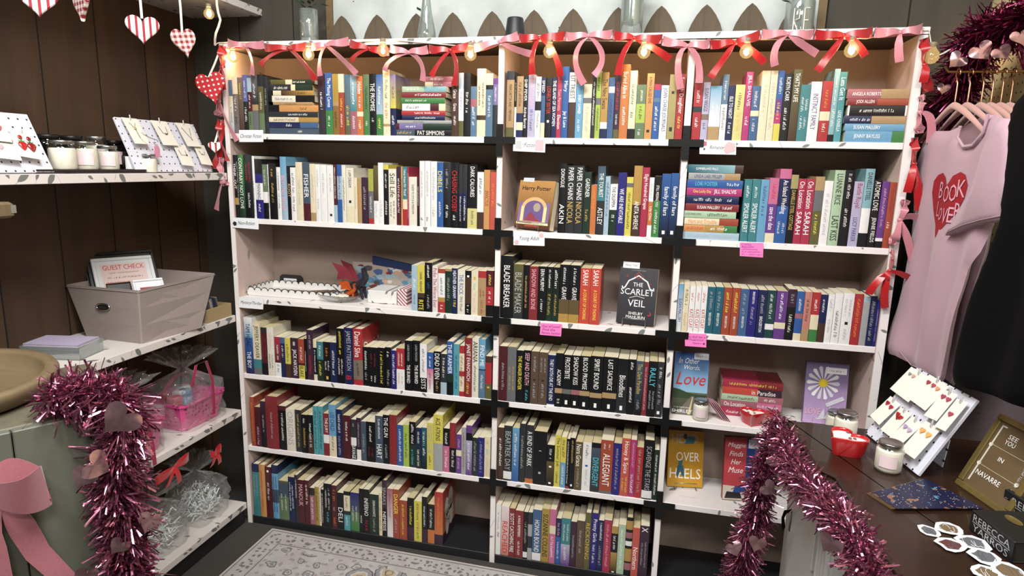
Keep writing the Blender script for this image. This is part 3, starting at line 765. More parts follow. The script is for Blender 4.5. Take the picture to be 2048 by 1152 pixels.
BK[(5, 1)] = ((994.4, 0.002), """
1007 855 brown|~.2-.75w
1023.6 851.6 charcoal:.83 white:.97 charcoal|BEARTREK DAY@.1-.8s
1037.7 856 sky>blue|~.1-.7w
1050 848 charcoal|~.2-.8s
1066.5 850.8 charcoal:.92 orange|A KIND OF SPARK@.1-.7w
1092.8 863 black|~.35-.37s;~.75-.8s
1108.3 890 black:.4 bronze>black|~.1-.35w;~.5-.55w;~.9-.95w
1120.3 870 yellow|The Summer Job@.05-.6k;~.7-.95k
1131.7 874.5 yellow:.5 sky|~.05-.4k;~.55-.95w
1138.7 878 black:.95 crimson|~.05-.9w
1149 876 black|~.05-.5g;~.9-.95w
1164 884 bronze|Nora Grace@.05-.5w;~.55-.95s
1181.6 885 white|~.05-.35k;~.45-.5b;~.55-.9s
1199.7 886 black:.1 slate>charcoal|DIVERGENT@.3-.88c
1224.7 880.6 rust:.95 grey|~.05-.2w;ALLEGIANT@.25-.85w
1241 886.8 indigo|~.1-.9s
1258.3 877 coral|Honey & Spice@.05-.6w;~.65-.95y
1270.4 879.8 magenta|~.05-.5p;~.6-.95w
1285 894.7 red|~.05-.9s
1306 880.6 black:.85 white:.98 black|SCAVENGE THE STARS@.1-.84s
1316.5 900 forest|~.1-.9w
""")
BK[(6, 0)] = ((505.7, 0.003), """
519.7 928 navy:.15 teal|~.15-.65s
531.6 930 apricot|~.1-.9r
544 934.5 maroon|~.05-.1w;~.3-.65w
556.8 931 navy:.15 sky:.45 slate:.7 sky|~.2-.9n
577 962 olive:.05 slate:.4 sage|~.3-.8w
589.8 954 navy|~.1-.8w
595.9 950 charcoal|~.1-.5w
609 960 maroon|MANOUK@.1-.6p
618.6 961 maroon|~.1-.6w
629.3 976 charcoal:.2 rose|~.25-.9w
636.8 974 mustard|~.1-.9k
642 975 cream|~.1-.9k
647.8 979 black|~.1-.9w
663 967.5 black|~.1-.6w;~.65-.9c
674 971 maroon|~.1-.4o;~.5-.6s;~.75-.95o
687.4 985.6 black|DELI@.4-.8w
699.8 983 black:.1 cream:.5 forest:.6 turquoise|~.15-.45k;~.65-.9w
717.6 985.6 indigo>slate:.5 sage>green|~.3-.8w
726 977.4 black|~.6-.8w
738.5 979 black|INFERNO@.2-.6w;~.7-.95r
757.4 989 forest|DEAN KOONTZ@.15-.55w;~.6-.95s
764 986 cream|~.1-.9m
773.6 961 plum:.5 black|SPARKS@.1-.45s;NEMESIS@.55-.9w
785.5 977.7 rose>white|~.1-.6m
798 979 rust|DANGER@.1-.5y;~.6-.9s
814 1001 rust|~.1-.9y
827.5 996 black:.7 plum|~.2-.65y
843.4 1002.5 yellow|~.05-.95k
854.4 994 black:.7 plum|~.2-.65w
868.4 1009 black:.65 orange|~.1-.6w
885.7 985 red>orange:.8 plum|~.1-.7o
""")
BK[(6, 1)] = ((987.6, 0.004), """
1001.3 1009 white|~.15-.5s;~.55-.65k
1017.5 1012.7 rosewhite>salmon|REACHED@.3-.95r
1029.4 1017 brick|SCOTT CATCHING FIRE@.1-.9w
1046 1021.5 brick|A WALK REMEMBERS@.1-.55w;~.65-.95w
1055 1024 black:.85 white:.97 black|~.2-.7s
1064 1025 charcoal:.25 silver:.5 charcoal:.75 silver|
1082 1019.8 denim:.85 white|HONOR BOUND@.2-.83w
1097.8 1018 mustard|SUZANNE COLLINS@.1-.9k
1110.6 1019 pink:.3 cream:.45 pink|~.5-.9w
1121.5 1037 navy:.4 blue|~.1-.4p;~.5-.9w
1140 1037 teal:.55 lilac>purple|~.1-.5w;~.6-.9w
1152.3 1043.5 plum|~.3-.8s
1168 1041.7 walnut|~.2-.7s
1180.4 1026 olive|RECKONING@.1-.9g
1194.5 1026.8 indigo|Pretty Girls@.1-.5w;~.55-.9w
1206 1041 navy|~.05-.4w;~.5-.9s
1221.4 1038 white:.02 crimson|~.1-.9p
1234.5 1053 gold:.15 black:.55 gold>black|~.2-.5w;~.95-.98w
1249.5 1049.6 mint|~.1-.9w
1263 1035.6 black:.05 gold:.2 black:.25 rose:.35 black:.4 white:.48 black:.53 gold:.75 black:.78 rose:.9 black|
1277.6 1055.8 coral|Northern@.4-.85w
1296 1052 plum|X@.03-.12w;~.3-.8s
""")
# stacks of lying books: left, right, top, bottom, colours from left to right, lettering
ST = {}
ST[(1, 0, 'stack of thin paperbacks')] = """
539.6 629 159.4 168.8 olive:.35 cream:.5 forest|~.5-.8w
538.5 625 169.2 180.2 charcoal:.5 cream:.6 forest|~.1-.45w
546 628 181.3 190 cream:.2 brown>gold|~.6-.8k
534.4 629 191.3 204.2 black:.1 ivory:.6 black|~.15-.55k
546 625 204.6 210 tan|~.3-.6k
532.3 637.5 210.4 223 black:.25 apricot|~.65-.8k
537.5 635.4 224 233.3 charcoal|~.4-.8w
536.5 637.5 234.4 244.2 cream:.6 gold|~.1-.55k
535.4 635.4 244.8 255.2 navy:.65 denim|~.35-.5w
533.3 637.5 256.3 265.6 slate|~.6-.7w
"""
ST[(1, 0, 'stack topped by pink books')] = """
850 904 153 163.5 rose|~.2-.7w
850 904 164 172 cream:.3 rose|~.3-.7w
804 892.7 173 183.3 mint:.5 aqua|~.1-.4w
804 891.7 184.4 194.8 brick|~.3-.9w
802 889.6 195.8 205.8 green|~.1-.6w
804 890.6 207.3 220.8 white:.65 maroon:.85 cream|~.1-.4k
803 890.6 221.9 230.2 red|~.3-.9w
804 889.6 231.3 239.6 navy|~.3-.8w
793.8 903 240.6 246.9 silver|~.3-.5k
789.6 903 247.5 258.3 maroon:.08 lavender:.5 forest|~.2-.4w
790.6 902 259.4 273.3 slate:.35 black|~.03-.3g;PAT SIMMONS@.4-.88w
"""
ST[(1, 2, 'stack beside the end panel')] = """
1695 1825 178.2 196.5 rose:.55 tan|ANGELA ROBERTS@.08-.55w
1694.5 1820 197.7 209.9 brick:.5 rust|JODI ALLEN@.15-.45w
1695.7 1816.6 211.1 229.4 white:.03 black:.97 white|~.2-.8w
1688.4 1816.6 231.9 246.5 navy:.45 tan|~.1-.45w
1689.6 1811.7 247.8 261.2 sky|SUSAN MALLERY@.15-.6w
1689.6 1811.7 262.4 280.7 sky:.8 green|JENNY BAYLISS@.15-.6w
"""
ST[(2, 2, 'stack on the romance shelf')] = """
1375.8 1487 330 346 petrol>aqua:.85 brown|SUMMERLAND FALLS@.15-.55w
1377 1481 346.4 359.2 silver:.7 tan|LINDA LAEL MILLER@.12-.65n
1374.6 1486 360.4 373.8 blue|LORI FOSTER@.15-.55c;~.7-.95w
1373.4 1483.6 376.8 392 magenta|One Lucky Day@.12-.45y;JILL SHALVIS@.5-.9w
1372.3 1477.7 392.2 407.3 navy|~.15-.5w;~.55-.7w;~.78-.9w
1371 1477.7 408 421.4 brick|SUSAN MALLERY@.22-.65w;~.7-.92w
1368.7 1472 423 436.6 mint|JULIE ANNE LONG@.02-.33k;~.45-.85k
1368.7 1476.6 437 450.2 cream:.65 rust|Hart and Trouble@.08-.6o
1367.6 1474.2 450.6 464.7 apricot:.4 gold:.75 green|~.05-.4r;~.5-.85w
1365.2 1477.7 465.2 480.6 pale_blue|~.1-.5s;~.6-.9s
"""
# ---------------------------------------------------------------- building the books
M_cov = attr_mat('printed_cover', .38, coat=.15); M_page = pmat('page_edges', 'dcd2b6', .85, noise=.14, nscale=300, stretch=(14, .3, .3))
M_page2 = pmat('page_edges_old', 'c9bb92', .85, noise=.14, nscale=300, stretch=(14, .3, .3))
def parse_cols(s):
    out = []; prev = 0.0; toks = s.split()
    for i, t in enumerate(toks):
        c, _, e = t.partition(':'); e = float(e) if e else 1.0
        a, _, b = c.partition('>'); out.append((prev, e, a, b or a)); prev = e
    return out
def parse_tx(s):
    out = []
    for t in s.split(';'):
        if not t: continue
        if t[0] == '~': body = None; rest = t[1:]
        else: body, rest = t.rsplit('@', 1)
        a, b = rest[:-1].split('-'); out.append((body, float(a), float(b), rest[-1]))
    return out
def mixc(a, b, t): return tuple(a[i]*(1-t)+b[i]*t for i in range(3))+(1.0,)
def book_meshes(w, h, d, bands, texts, hard, rnd):
    """cover, pages, lettering; local frame: spine faces -y, stands on z=0, x centred"""
    cv = MB(); t = .0022 if hard else .0005; bul = .0024 if hard else .0009; n = 4
    zs = sorted({0.0, 1.0} | {round(1-e, 5) for _, e, _, _ in bands} | {round(1-s_-(e-s_)*k/5, 5) for s_, e, a, b in bands if a != b for k in range(6)})
    def colat(z, eps):
        f = 1-z
        for s_, e, a, b in bands:
            if f+eps <= e+1e-6: return mixc(PAL[a], PAL[b], max(0, min(1, (f-s_)/(e-s_))))
        return PAL[bands[-1][3]]
    prof = [(-w/2+w*i/n, -bul*(1-(2*i/n-1)**2)) for i in range(n+1)]
    for z0, z1 in zip(zs, zs[1:]):
        c0, c1 = colat(z0, -1e-4), colat(z1, 1e-4); col = (c0, c0, c1, c1)
        for i in range(n):
            (xa, ya), (xb, yb) = prof[i], prof[i+1]
            cv.add([(xa, ya, z0*h), (xb, yb, z0*h), (xb, yb, z1*h), (xa, ya, z1*h)], [(0, 1, 2, 3)], 0, [col], hard)
        for sx in (-1, 1):
            xa, xb = sx*w/2, sx*(w/2-t)
            P = [(xa, 0, z0*h), (xa, d, z0*h), (xa, d, z1*h), (xa, 0, z1*h)]
            cv.add(P if sx > 0 else P[::-1], [(0, 1, 2, 3)], 0, [col if sx > 0 else col[::-1]])
            cv.add([(xb, t, z0*h), (xb, d, z0*h), (xb, d, z1*h), (xb, t, z1*h)], [(0, 1, 2, 3)], 0, [col])
            cv.add([(xa, d, z0*h), (xb, d, z0*h), (xb, d, z1*h), (xa, d, z1*h)], [(0, 1, 2, 3)], 0, [col])
    for z, c in ((0, colat(0, -1e-4)), (h, colat(1, 1e-4))):
        cv.add([(x, y, z) for x, y in prof]+[(w/2, t, z), (-w/2, t, z)], [tuple(range(n+3))], 0, c)
        for sx in (-1, 1): cv.add([(sx*w/2, t, z), (sx*(w/2-t), t, z), (sx*(w/2-t), d, z), (sx*w/2, d, z)], [(0, 1, 2, 3)], 0, c)
    pg = MB(); in_ = .0035 if hard else .0004; dd = d-(.004 if hard else .0006)
    pg.box((-w/2+t*1.05, t*1.1, in_), (w/2-t*1.05, dd, h-in_))
    tx = MB(); mats = []
    for body, a, b, ck in texts:
        if ck not in mats: mats.append(ck)
        mi = mats.index(ck); L_ = (b-a)*h; zc = h*(1-(a+b)/2); o = (0, -bul-.0003, zc)
        if body is None:
            hh = min(w*rnd.uniform(.32, .5), .009)
            if L_ < w*.7: tx.add([(-hh*.5, -bul-.0003, zc-L_*.4), (hh*.5, -bul-.0003, zc-L_*.4), (hh*.5, -bul-.0003, zc+L_*.4), (-hh*.5, -bul-.0003, zc+L_*.4)], [(0, 1, 2, 3)], mi)
            elif w > .028 and rnd.random() < .5:
                for dx in (-.2, .2): scribble(tx, (w*dx, -bul-.0003, zc), (0, 0, -1), (1, 0, 0), L_*rnd.uniform(.7, 1), hh*.7, mi, rnd)
            else: scribble(tx, o, (0, 0, -1), (1, 0, 0), L_, hh, mi, rnd)
        else:
            text(tx, body, o, (0, 0, -1), (1, 0, 0), L_, w*.66, mi)
    return cv, pg, tx, [TXM[k] for k in mats]
ORD = 'first second third fourth fifth sixth seventh eighth ninth tenth eleventh twelfth thirteenth fourteenth fifteenth sixteenth seventeenth eighteenth nineteenth twentieth'.split()
def ordn(n):
    if n <= 20: return ORD[n-1]
    T = {2: 'twenty', 3: 'thirty', 4: 'forty'}[n//10]
    return {20: 'twentieth', 30: 'thirtieth', 40: 'fortieth'}[n] if n % 10 == 0 else T+'-'+ORD[n % 10-1]
ROWN = [None, 'top row', 'second row', 'third row', 'fourth row', 'fifth row', 'bottom row']; BAYN = ['wide bay', 'middle bay', 'end bay']
def coltext(bands):
    seen = []
    for s_, e, a, b in sorted(bands, key=lambda q: -(q[1]-q[0])):
        if a not in seen: seen.append(a)
        if b not in seen and a != b: seen.append(b)
    return ' and '.join(k.replace('_', ' ') for k in seen[:2])
books = []      # (pixel area, matrix, w, h, d, bands, texts, hard, label, group)
for (r, bay), ((xs, y0), rows) in BK.items():
    zs = ZS[r]; prev = xs; n = 0; rnd = random.Random(r*10+bay)
    y0 = y0+.002; lim = (BAY[bay][0]+.001, BAY[bay][1]-.001)
    for line in rows.strip().split('\n'):
        head, _, tx = line.partition('|'); f = head.split(None, 2); xr = float(f[0])
        if f[1] == '-': prev = xr; continue
        zr = zs+.1; xa = max(lim[0], x_on(prev, y0, zr)); xb = min(lim[1], x_on(xr, y0, zr)); prev = xr
        if xb-xa < .0045: xb = xa+.0045
        w = xb-xa-.0012; xc = (xa+xb)/2; yj = y0+rnd.uniform(0, .004)
        h = z_on(float(f[1]), xc, yj)-zs; top = (ZS[r-1]-TH if r > 1 else ZT-TH)-zs; h = max(.12, min(h, top-.006))
        hard = h > .222; d = min(h*(.66 if hard else .62), .16)
        bands = parse_cols(f[2]); texts = parse_tx(tx); n += 1
        lab = f"{coltext(bands)} {'hardcover' if hard else 'paperback'}, {ordn(n)} upright spine of the {ROWN[r]}, {BAYN[bay]}"
        lean = Matrix.Rotation(rnd.uniform(-.004, .004), 4, 'Y')
        books.append(((xr-xs)*0+w*h, Matrix.Translation((xc, yj, zs+.0003)), w, h, d, bands, texts, hard, lab, f'upright books in the {ROWN[r]}, {BAYN[bay]}'))
for (r, bay, nm), rows in ST.items():
    zs = ZS[r]; L_ = [l for l in rows.strip().split('\n')]; n = len(L_); zb = zs; rnd = random.Random(r*100+bay+n)
    items = []
    for i, line in reversed(list(enumerate(L_))):
        head, _, tx = line.partition('|'); f = head.split(None, 4); x0, x1, ya, yb = map(float, f[:4]); y0 = .008 if ya > 172 or r > 1 or bay != 0 else .03
        zm = z_on((ya+yb)/2, x_on((x0+x1)/2, y0, zb), y0); xa, xb = x_on(x0, y0, zm), x_on(x1, y0, zm)
        xa = max(xa, BAY[bay][0]+.001); xb = min(xb, BAY[bay][1]-.001)
        th = max(.008, z_on(ya-.4, (xa+xb)/2, y0)-zb-.0006); h = xb-xa; w = th; d = min(h*.64, .15)
        # lying: local z (spine length) runs along -x so that lettering reads upright
        M = Matrix(((0, 0, -1, xb), (0, 1, 0, y0+rnd.uniform(0, .003)), (1, 0, 0, zb+w/2+.0003), (0, 0, 0, 1)))
        bands = parse_cols(f[4]); zb += w+.0006
        items.append((w*h, M, w, h, d, bands, parse_tx(tx), False, f"{coltext(bands)} paperback lying {ordn(i+1)} from the top of the {nm}", nm))
    books += items
books.sort(key=lambda b: -b[0])
NIND = 284
for k, (a, M, w, h, d, bands, texts, hard, lab, grp) in enumerate(books[:NIND]):
    rnd = random.Random(k); t = Thing('book', lab, 'book', M=M, group=grp)
    cv, pg, tx, tm = book_meshes(w, h, d, bands, texts, hard, rnd)
    t.part('cover', cv, M_cov, local=True); t.part('page_block', pg, M_page if rnd.random() < .6 else M_page2, local=True)
    if tx.v: t.part('spine_lettering', tx, tm, local=True)
    if texts and texts[0][0] == 'Daniel Silva':
        sb = MB(); text(sb, 'Daniel', (w/2+.0006, d*.52, h*.66), (0, 1, 0), (0, 0, 1), d*.86, .042); t.part('cover_lettering', sb, TXM['w'], local=True)
    if bands[0][2:] == ('red', 'orange'):
        sb = MB(); X_ = w/2+.0005
        for cy, cz, ry, rz in ((.3, .62, .16, .2), (.62, .7, .2, .22), (.36, .3, .14, .22), (.68, .38, .2, .2)): sb.add([(X_, d*(cy+ry*math.cos(a)), h*(cz+rz*math.sin(a))) for a in [6.283*i/10 for i in range(10)]], [tuple(range(10))])
        ca = t.part('cover_art', sb, pmat('cover_white', 'cfc8c0', .5), local=True)
        sb = MB(); text(sb, 'SEAN', (X_+.0006, d*.34, h*.55), (0, 1, 0), (0, 0, 1), d*.4, .025); text(sb, 'THE', (X_+.0006, d*.4, h*.36), (0, 1, 0), (0, 0, 1), d*.3, .022); text(sb, 'KELLY', (X_+.0006, d*.64, h*.66), (0, 1, 0), (0, 0, 1), d*.4, .025); t.part('cover_lettering', sb, TXM['k'], local=True)
allb = MB(); tmats = [M_cov, M_page] + [TXM[k] for k in TXC]; tk = {m_.name: 2+i for i, m_ in enumerate(TXM.values())}
for k, (a, M, w, h, d, bands, texts, hard, lab, grp) in enumerate(books[NIND:]):
    rnd = random.Random(1000+k); cv, pg, tx, tm = book_meshes(w, h, d, bands, texts, hard, rnd)
    for src, mp in ((cv, lambda i: 0), (pg, lambda i: 1), (tx, lambda i: tk[tm[i].name])):
        b0 = len(allb.v); allb.v += [M @ v_ for v_ in src.v]; allb.f += [tuple(b0+i for i in f) for f in src.f]; allb.m += [mp(i) for i in src.m]; allb.c += src.c; allb.sm += src.sm
if allb.v:
    o = link('small_books', allb, tmats); tag(o, 'the slimmest books, scattered among the wider ones on all shelves of the bookcase', 'books', kind='stuff')
# ---------------------------------------------------------------- ribbons, bulbs, hearts, cards on the bookcase
def satin(name, c, c2):
    m = bpy.data.materials.new(name); m.use_nodes = True; N, L = nodes(m); b = N['Principled BSDF']
    tc = N.new('ShaderNodeTexCoord'); n = N.new('ShaderNodeTexNoise'); n.inputs['Scale'].default_value = 260; L.new(tc.outputs['Object'], n.inputs['Vector'])
    L.new(mix_(N, L, n.outputs['Fac'], hx(c), hx(c2)), b.inputs['Base Color']); b.inputs['Roughness'].default_value = .32; b.inputs['Sheen Weight'].default_value = .4
    b.inputs['Anisotropic'].default_value = .5; return m
M_red, M_pink = satin('red_satin', '9c1016', 'b8161a'), satin('pink_satin', 'bb7480', 'cf8a94')
def bez(p0, p1, p2, n=9): return [Vector(p0)*(1-t)**2+Vector(p1)*2*t*(1-t)+Vector(p2)*t*t for t in [i/(n-1) for i in range(n)]]
def bow(label, red, knot, tips, tails, Y=-.014, w=.024, group='satin bows tied along the bookcase', put=None, name='ribbon_bow'):
    """knot, loop tips and tail ends as points of the plane y = Y"""
    put = put or (lambda p, dy=0: at(p[0], p[1], 'y', Y+dy))
    M = M_red if red else M_pink; K = put(knot, -.004); t = Thing(name, label, 'ribbon bow', K, group)
    rnd = random.Random(label)
    for tip in tips:
        T = put(tip); d = (T-K); mb = MB(); up = Vector((0, 0, 1)); pr_ = up-d.normalized()*up.dot(d.normalized())
        n = 14; pts, ws, wd = [], [], []
        for i in range(n):
            s_ = i/(n-1); pts.append(K+d*s_+Vector((0, -.013*math.sin(math.pi*min(1, s_*1.05)), .002*math.sin(s_*7)))); ws.append(w*(.35+.85*s_**.6)); wd.append(pr_+Vector((0, .25*math.sin(s_*5), 0)))
        for i in range(n):
            s_ = 1-i/(n-1); pts.append(K+d*s_*.98+Vector((0, .009*math.sin(math.pi*min(1, s_)), -.003*(1-s_)))); ws.append(w*(.3+.8*s_**.6)); wd.append(pr_+Vector((0, -.3*math.sin(s_*4), 0)))
        mb.strip(pts, ws, wd); t.part('loop', mb, M)
    for tail in tails:
        E_, C_ = put(tail[-1], rnd.uniform(-.02, .0)), put(tail[0], -.02) if len(tail) > 1 else None
        if C_ is None: C_ = K*.5+E_*.5+Vector((rnd.uniform(-.006, .006), -.018, .012))
        pts = bez(K, C_, E_, 18); mb = MB(); ws, wd = [], []
        for i, p in enumerate(pts):
            s_ = i/17; tg = (pts[min(i+1, 17)]-pts[max(i-1, 0)]).normalized(); q = Vector((0, 1, 0)).cross(tg).normalized()
            ws.append(w*(.3+.62*min(1, s_*2.5))); wd.append(q+Vector((0, math.sin(s_*3+rnd.random()*.2)*.8, 0)))
        mb.strip(pts, ws, wd); t.part('tail', mb, M)
    mb = MB(); mb.ball(K, .0075, 10, sx=1.1, sy=.7, sz=.95); t.part('knot', mb, M)
BW = [(0, (489.6, 92.7), [(456, 86), (528, 90)], [[(508, 110), (504, 150)]], 'over the corner bulb'),
 (1, (577, 97), [(530, 95), (614, 93)], [[(521, 130)], [(600, 112), (631, 160)]], 'hanging over the lying paperbacks'),
 (0, (652, 90.6), [(622, 94), (698, 83)], [[(634, 110), (640, 152)], [(680, 112), (713, 148)]], 'with wide tails over the blue and green spine'),
 (1, (737.5, 97), [(700, 87), (779, 105)], [[(712, 104), (703, 122)]], 'beside the bulb of the wide bay'),
 (0, (816.7, 105), [(780, 97), (856, 100)], [[(772, 116), (770, 142)], [(852, 118), (845, 162)]], 'with thin curling tails'),
 (1, (900, 101), [(858, 99), (945, 91)], [[(878, 120), (863, 152)], [(920, 120), (908, 171)]], 'over the stack topped by pink books'),
 (0, (1000, 84), [(947, 97), (1037, 72)], [[(1030, 102), (1068, 109)]], 'on the first divider'),
 (1, (1079, 76), [(1038, 77), (1131, 72)], [[(1060, 98), (1064, 149)], [(1112, 90), (1121, 152)]], 'with tails on both sides of a lit bulb'),
 (0, (1177, 71.4), [(1132, 74), (1226, 69)], [[(1130, 108), (1168, 168)], [(1226, 110), (1188, 151)]], 'whose tails curl into a ring'),
 (1, (1268.6, 76), [(1227, 71), (1324, 79)], [[(1242, 98), (1236, 150)], [(1310, 95), (1340, 118)]], 'above the tall orange spine'),
 (0, (1375, 92), [(1325, 82), (1420, 88)], [[(1346, 104), (1361, 178)], [(1404, 112), (1398, 166)]], 'on the second divider'),
 (1, (1470, 85), [(1421, 90), (1521, 70)], [[(1452, 110), (1421, 155)], [(1500, 92), (1529, 126)]], 'over the end bay, by the first divider side'),
 (0, (1576, 68), [(1523, 69), (1628, 70)], [[(1540, 92), (1550, 132)], [(1602, 88), (1634, 108)]], 'in the middle of the end bay'),
 (1, (1688, 71), [(1629, 70), (1745, 65)], [[(1668, 98), (1634, 142)], [(1712, 80), (1731, 112)]], 'beside the last lit bulb of the end bay'),
 (0, (1801, 65), [(1748, 66), (1845, 58)], [[(1795, 92), (1799, 124)]], 'at the end corner of the top board')]
for red, k, tips, tails, where in BW: bow(f"{'red' if red else 'pink'} satin ribbon bow {where}", red, k, tips, tails)
# bows and bands running down both ends of the case
side = [(1, (1850, 130), [(1848, 78), (1856, 185)], [[(1846, 165)]], 'folded over the case corner by the clear bulb'),
 (0, (1840, 225), [(1845, 190), (1838, 268)], [[(1872, 222), (1860, 286)]], 'on the end panel beside the lying books'),
 (1, (1828, 328), [(1829, 276), (1840, 400)], [[(1838, 420)], [(1814, 385)]], 'on the end panel beside the shirt sleeve'),
 (0, (1800, 440), [(1812, 400), (1784, 490)], [[(1815, 470), (1826, 522)], [(1818, 425), (1848, 440)]], 'on the end panel by the orange spine'),
 (1, (1780, 542), [(1785, 500), (1760, 560)], [[(1752, 560), (1737, 588)], [(1765, 580), (1770, 616)], [(1818, 548), (1848, 578)]], 'lowest on the end panel')]
for red, k, tips, tails, where in side: bow(f"{'red' if red else 'pink'} satin ribbon bow {where}", red, k, tips, tails, Y=-.012, group='satin bows down the end panel')
side = [(1, (443, 135), [(446, 92), (440, 178)], [[(430, 160), (432, 190)], [(450, 150), (447, 178)]], 'tied by the white cable at the case corner'),
 (0, (438, 203), [(436, 158), (437, 232)], [[(450, 240), (474, 282)]], 'with one long tail reaching the first shelf'),
 (1, (440, 285), [(442, 240), (433, 338)], [[(450, 300), (455, 322)]], 'half hidden beside the striped heart'),
 (0, (447, 352), [(440, 316), (452, 372)], [[(438, 380), (433, 420)]], 'lowest on the end by the candle shelf')]
for red, k, tips, tails, where in side: bow(f"{'red' if red else 'pink'} satin ribbon bow {where}", red, k, tips, tails, Y=-.012, group='satin bows down the shop side panel')
# string of bulbs
M_cable = pmat('cream_cable', 'e6e0d0', .5); M_glass = glassy('bulb_glass', 'fff2dc', .1, .04)
_N, _L = nodes(M_glass); _em = _N.new('ShaderNodeEmission'); _em.inputs[0].default_value = hx('ffd890'); _em.inputs[1].default_value = .75; _mx = _N.new('ShaderNodeMixShader'); _mx.inputs[0].default_value = .42
_src = _N['Material Output'].inputs[0].links[0].from_socket; _L.new(_src, _mx.inputs[1]); _L.new(_em.outputs[0], _mx.inputs[2]); _L.new(_mx.outputs[0], _N['Material Output'].inputs[0])
M_fil = pmat('glowing_filament', 'ffd9a0', .5, emit='ffdc9c', estr=30); M_cap = pmat('bulb_cap', '8c8068', .5)
t = Thing('string_light', 'string of small clear globe bulbs on a cream cable along the bookcase top', 'string light', (X0, -.02, ZT))
top = [(430, -30), (434, 10), (441, 40), (430, 66), (428, 90)]
Y0 = -.006
pts = [at(px, py, 'x', -1.60) for px, py in top[:3]]+[at(432, 66, 'y', -.03), at(430, 90, 'y', Y0)]
mb = MB(); mb.tube([p for i in range(len(pts)-1) for p in (pts[i], pts[i]*.5+pts[i+1]*.5+Vector((.002*(-1)**i, 0, 0)))]+[pts[-1]], .0042, 8); t.part('cable', mb, M_cable)
bul = [(466, 112, 88), (617, 107, 93), (766, 99, 84), (941, 107, 93), (1099, 101, 84), (1288, 102, 84), (1493, 101, 82), (1703, 99, 80)]
run = [at(430, 90, 'y', Y0)]
for bx, by, ty in bul: run += [at(bx-30, ty-2, 'y', Y0), at(bx, ty-4, 'y', Y0), at(bx+30, ty-3, 'y', Y0)]
run += [at(1800, 62, 'y', Y0), at(1858, 60, 'y', Y0), at(1862, 85, 'y', Y0), at(1854, 104, 'y', Y0)]
mb = MB(); mb.tube(run, .0017, 6); t.part('cable', mb, M_cable)
def bulb(c, r=.0205, lit=True, dirz=1, e=1.0):
    mb = MB(); mb.lathe([(.0001, -r), (r*.5, -r*.87), (r*.87, -r*.5), (r, 0), (r*.87, r*.5), (r*.6, r*.85), (r*.42, r*1.15), (r*.38, r*1.4)] if dirz > 0 else [(.0001, r), (r*.5, r*.87), (r*.87, r*.5), (r, 0), (r*.87, -r*.5), (r*.6, -r*.85), (r*.42, -r*1.15), (r*.38, -r*1.4)], c, 18)
    g = t.part('bulb', mb, M_glass)
    mb = MB(); z0 = c.z+dirz*r*1.3; mb.lathe([(r*.46, 0), (r*.5, r*.3), (r*.5, r*.5), (r*.3, r*.6)], (c.x, c.y, z0 if dirz > 0 else z0-r), 14, caps=True); t.part('socket', mb, M_cap, under=g)
    if lit:
        mb = MB(); mb.ball(c+Vector((0, 0, -.001)), r*.36, 12, sz=1.5); t.part('filament', mb, M_fil, under=g)
        l = bpy.data.lights.new('bulb_glow', 'POINT'); l.energy = e; l.color = (1, .72, .42); l.shadow_soft_size = .012; o = bpy.data.objects.new('bulb_glow', l); COL.objects.link(o); o.location = c+Vector((0, -.001, r*.0))
for bx, by, ty in bul: bulb(at(bx, by+2, 'y', .015 if bx < 500 else -.022), e=2.6)
bulb(at(418, 28, 'x', -1.60), r=.018, e=.5); bulb(at(1863, 113, 'y', -.02), lit=False)
gl = [at(1870, 116, 'y', -.02), at(1890, 105, 'y', -.03), at(1915, 90, 'y', -.06), dep(1960, 70, 1.95)]
mb = MB(); mb.tube(gl, .0028, 8); t.part('cable', mb, M_cable)
bulb(dep(1968, 82, 1.93), r=.02, e=.9)
# heart ornaments
def heart(w=1.0, n=40, tall=1.0):
    P_ = []
    for k in range(n):
        a = 2*math.pi*k/n; x = 16*math.sin(a)**3; y = 13*math.cos(a)-5*math.cos(2*a)-2*math.cos(3*a)-math.cos(4*a); P_.append((x/34*w, (y-2)/34*w*tall))
    return P_[::-1]
def pattern(name, kind, a, b_, s):
    m = bpy.data.materials.new(name); m.use_nodes = True; N, L = nodes(m); b = N['Principled BSDF']; b.inputs['Roughness'].default_value = .7
    tc = N.new('ShaderNodeTexCoord'); sp = N.new('ShaderNodeSeparateXYZ'); L.new(tc.outputs['Object'], sp.inputs[0]); X_, Z_ = sp.outputs[0], sp.outputs[2]
    fx = math_(N, L, 'FRACT', math_(N, L, 'DIVIDE', math_(N, L, 'ADD', X_, 1.0), s)); fz = math_(N, L, 'FRACT', math_(N, L, 'DIVIDE', math_(N, L, 'ADD', Z_, 1.0), s))
    if kind == 'stripe': f = math_(N, L, 'LESS_THAN', fx, .36)
    elif kind == 'diag': f = math_(N, L, 'LESS_THAN', math_(N, L, 'FRACT', math_(N, L, 'DIVIDE', math_(N, L, 'ADD', math_(N, L, 'ADD', X_, Z_), 1.0), s)), .5)
    elif kind == 'check': f = math_(N, L, 'MULTIPLY', math_(N, L, 'ADD', math_(N, L, 'LESS_THAN', fx, .5), math_(N, L, 'LESS_THAN', fz, .5)), .5)
    else:
        dx = math_(N, L, 'SUBTRACT', fx, .5); dz = math_(N, L, 'SUBTRACT', fz, .5)
        f = math_(N, L, 'GREATER_THAN', math_(N, L, 'ADD', math_(N, L, 'MULTIPLY', dx, dx), math_(N, L, 'MULTIPLY', dz, dz)), .045)
    L.new(mix_(N, L, f, hx(a), hx(b_)), b.inputs['Base Color']); return m
M_st, M_gi, M_po = pattern('candy_stripes', 'stripe', 'e8e2de', '9c2230', .0185), pattern('gingham', 'check', 'e6d8d4', '8c2028', .017), pattern('polka_dots', 'dots', 'eae0dc', 'b41c24', .017)
M_str = pmat('white_string', 'dcd8d0', .7)
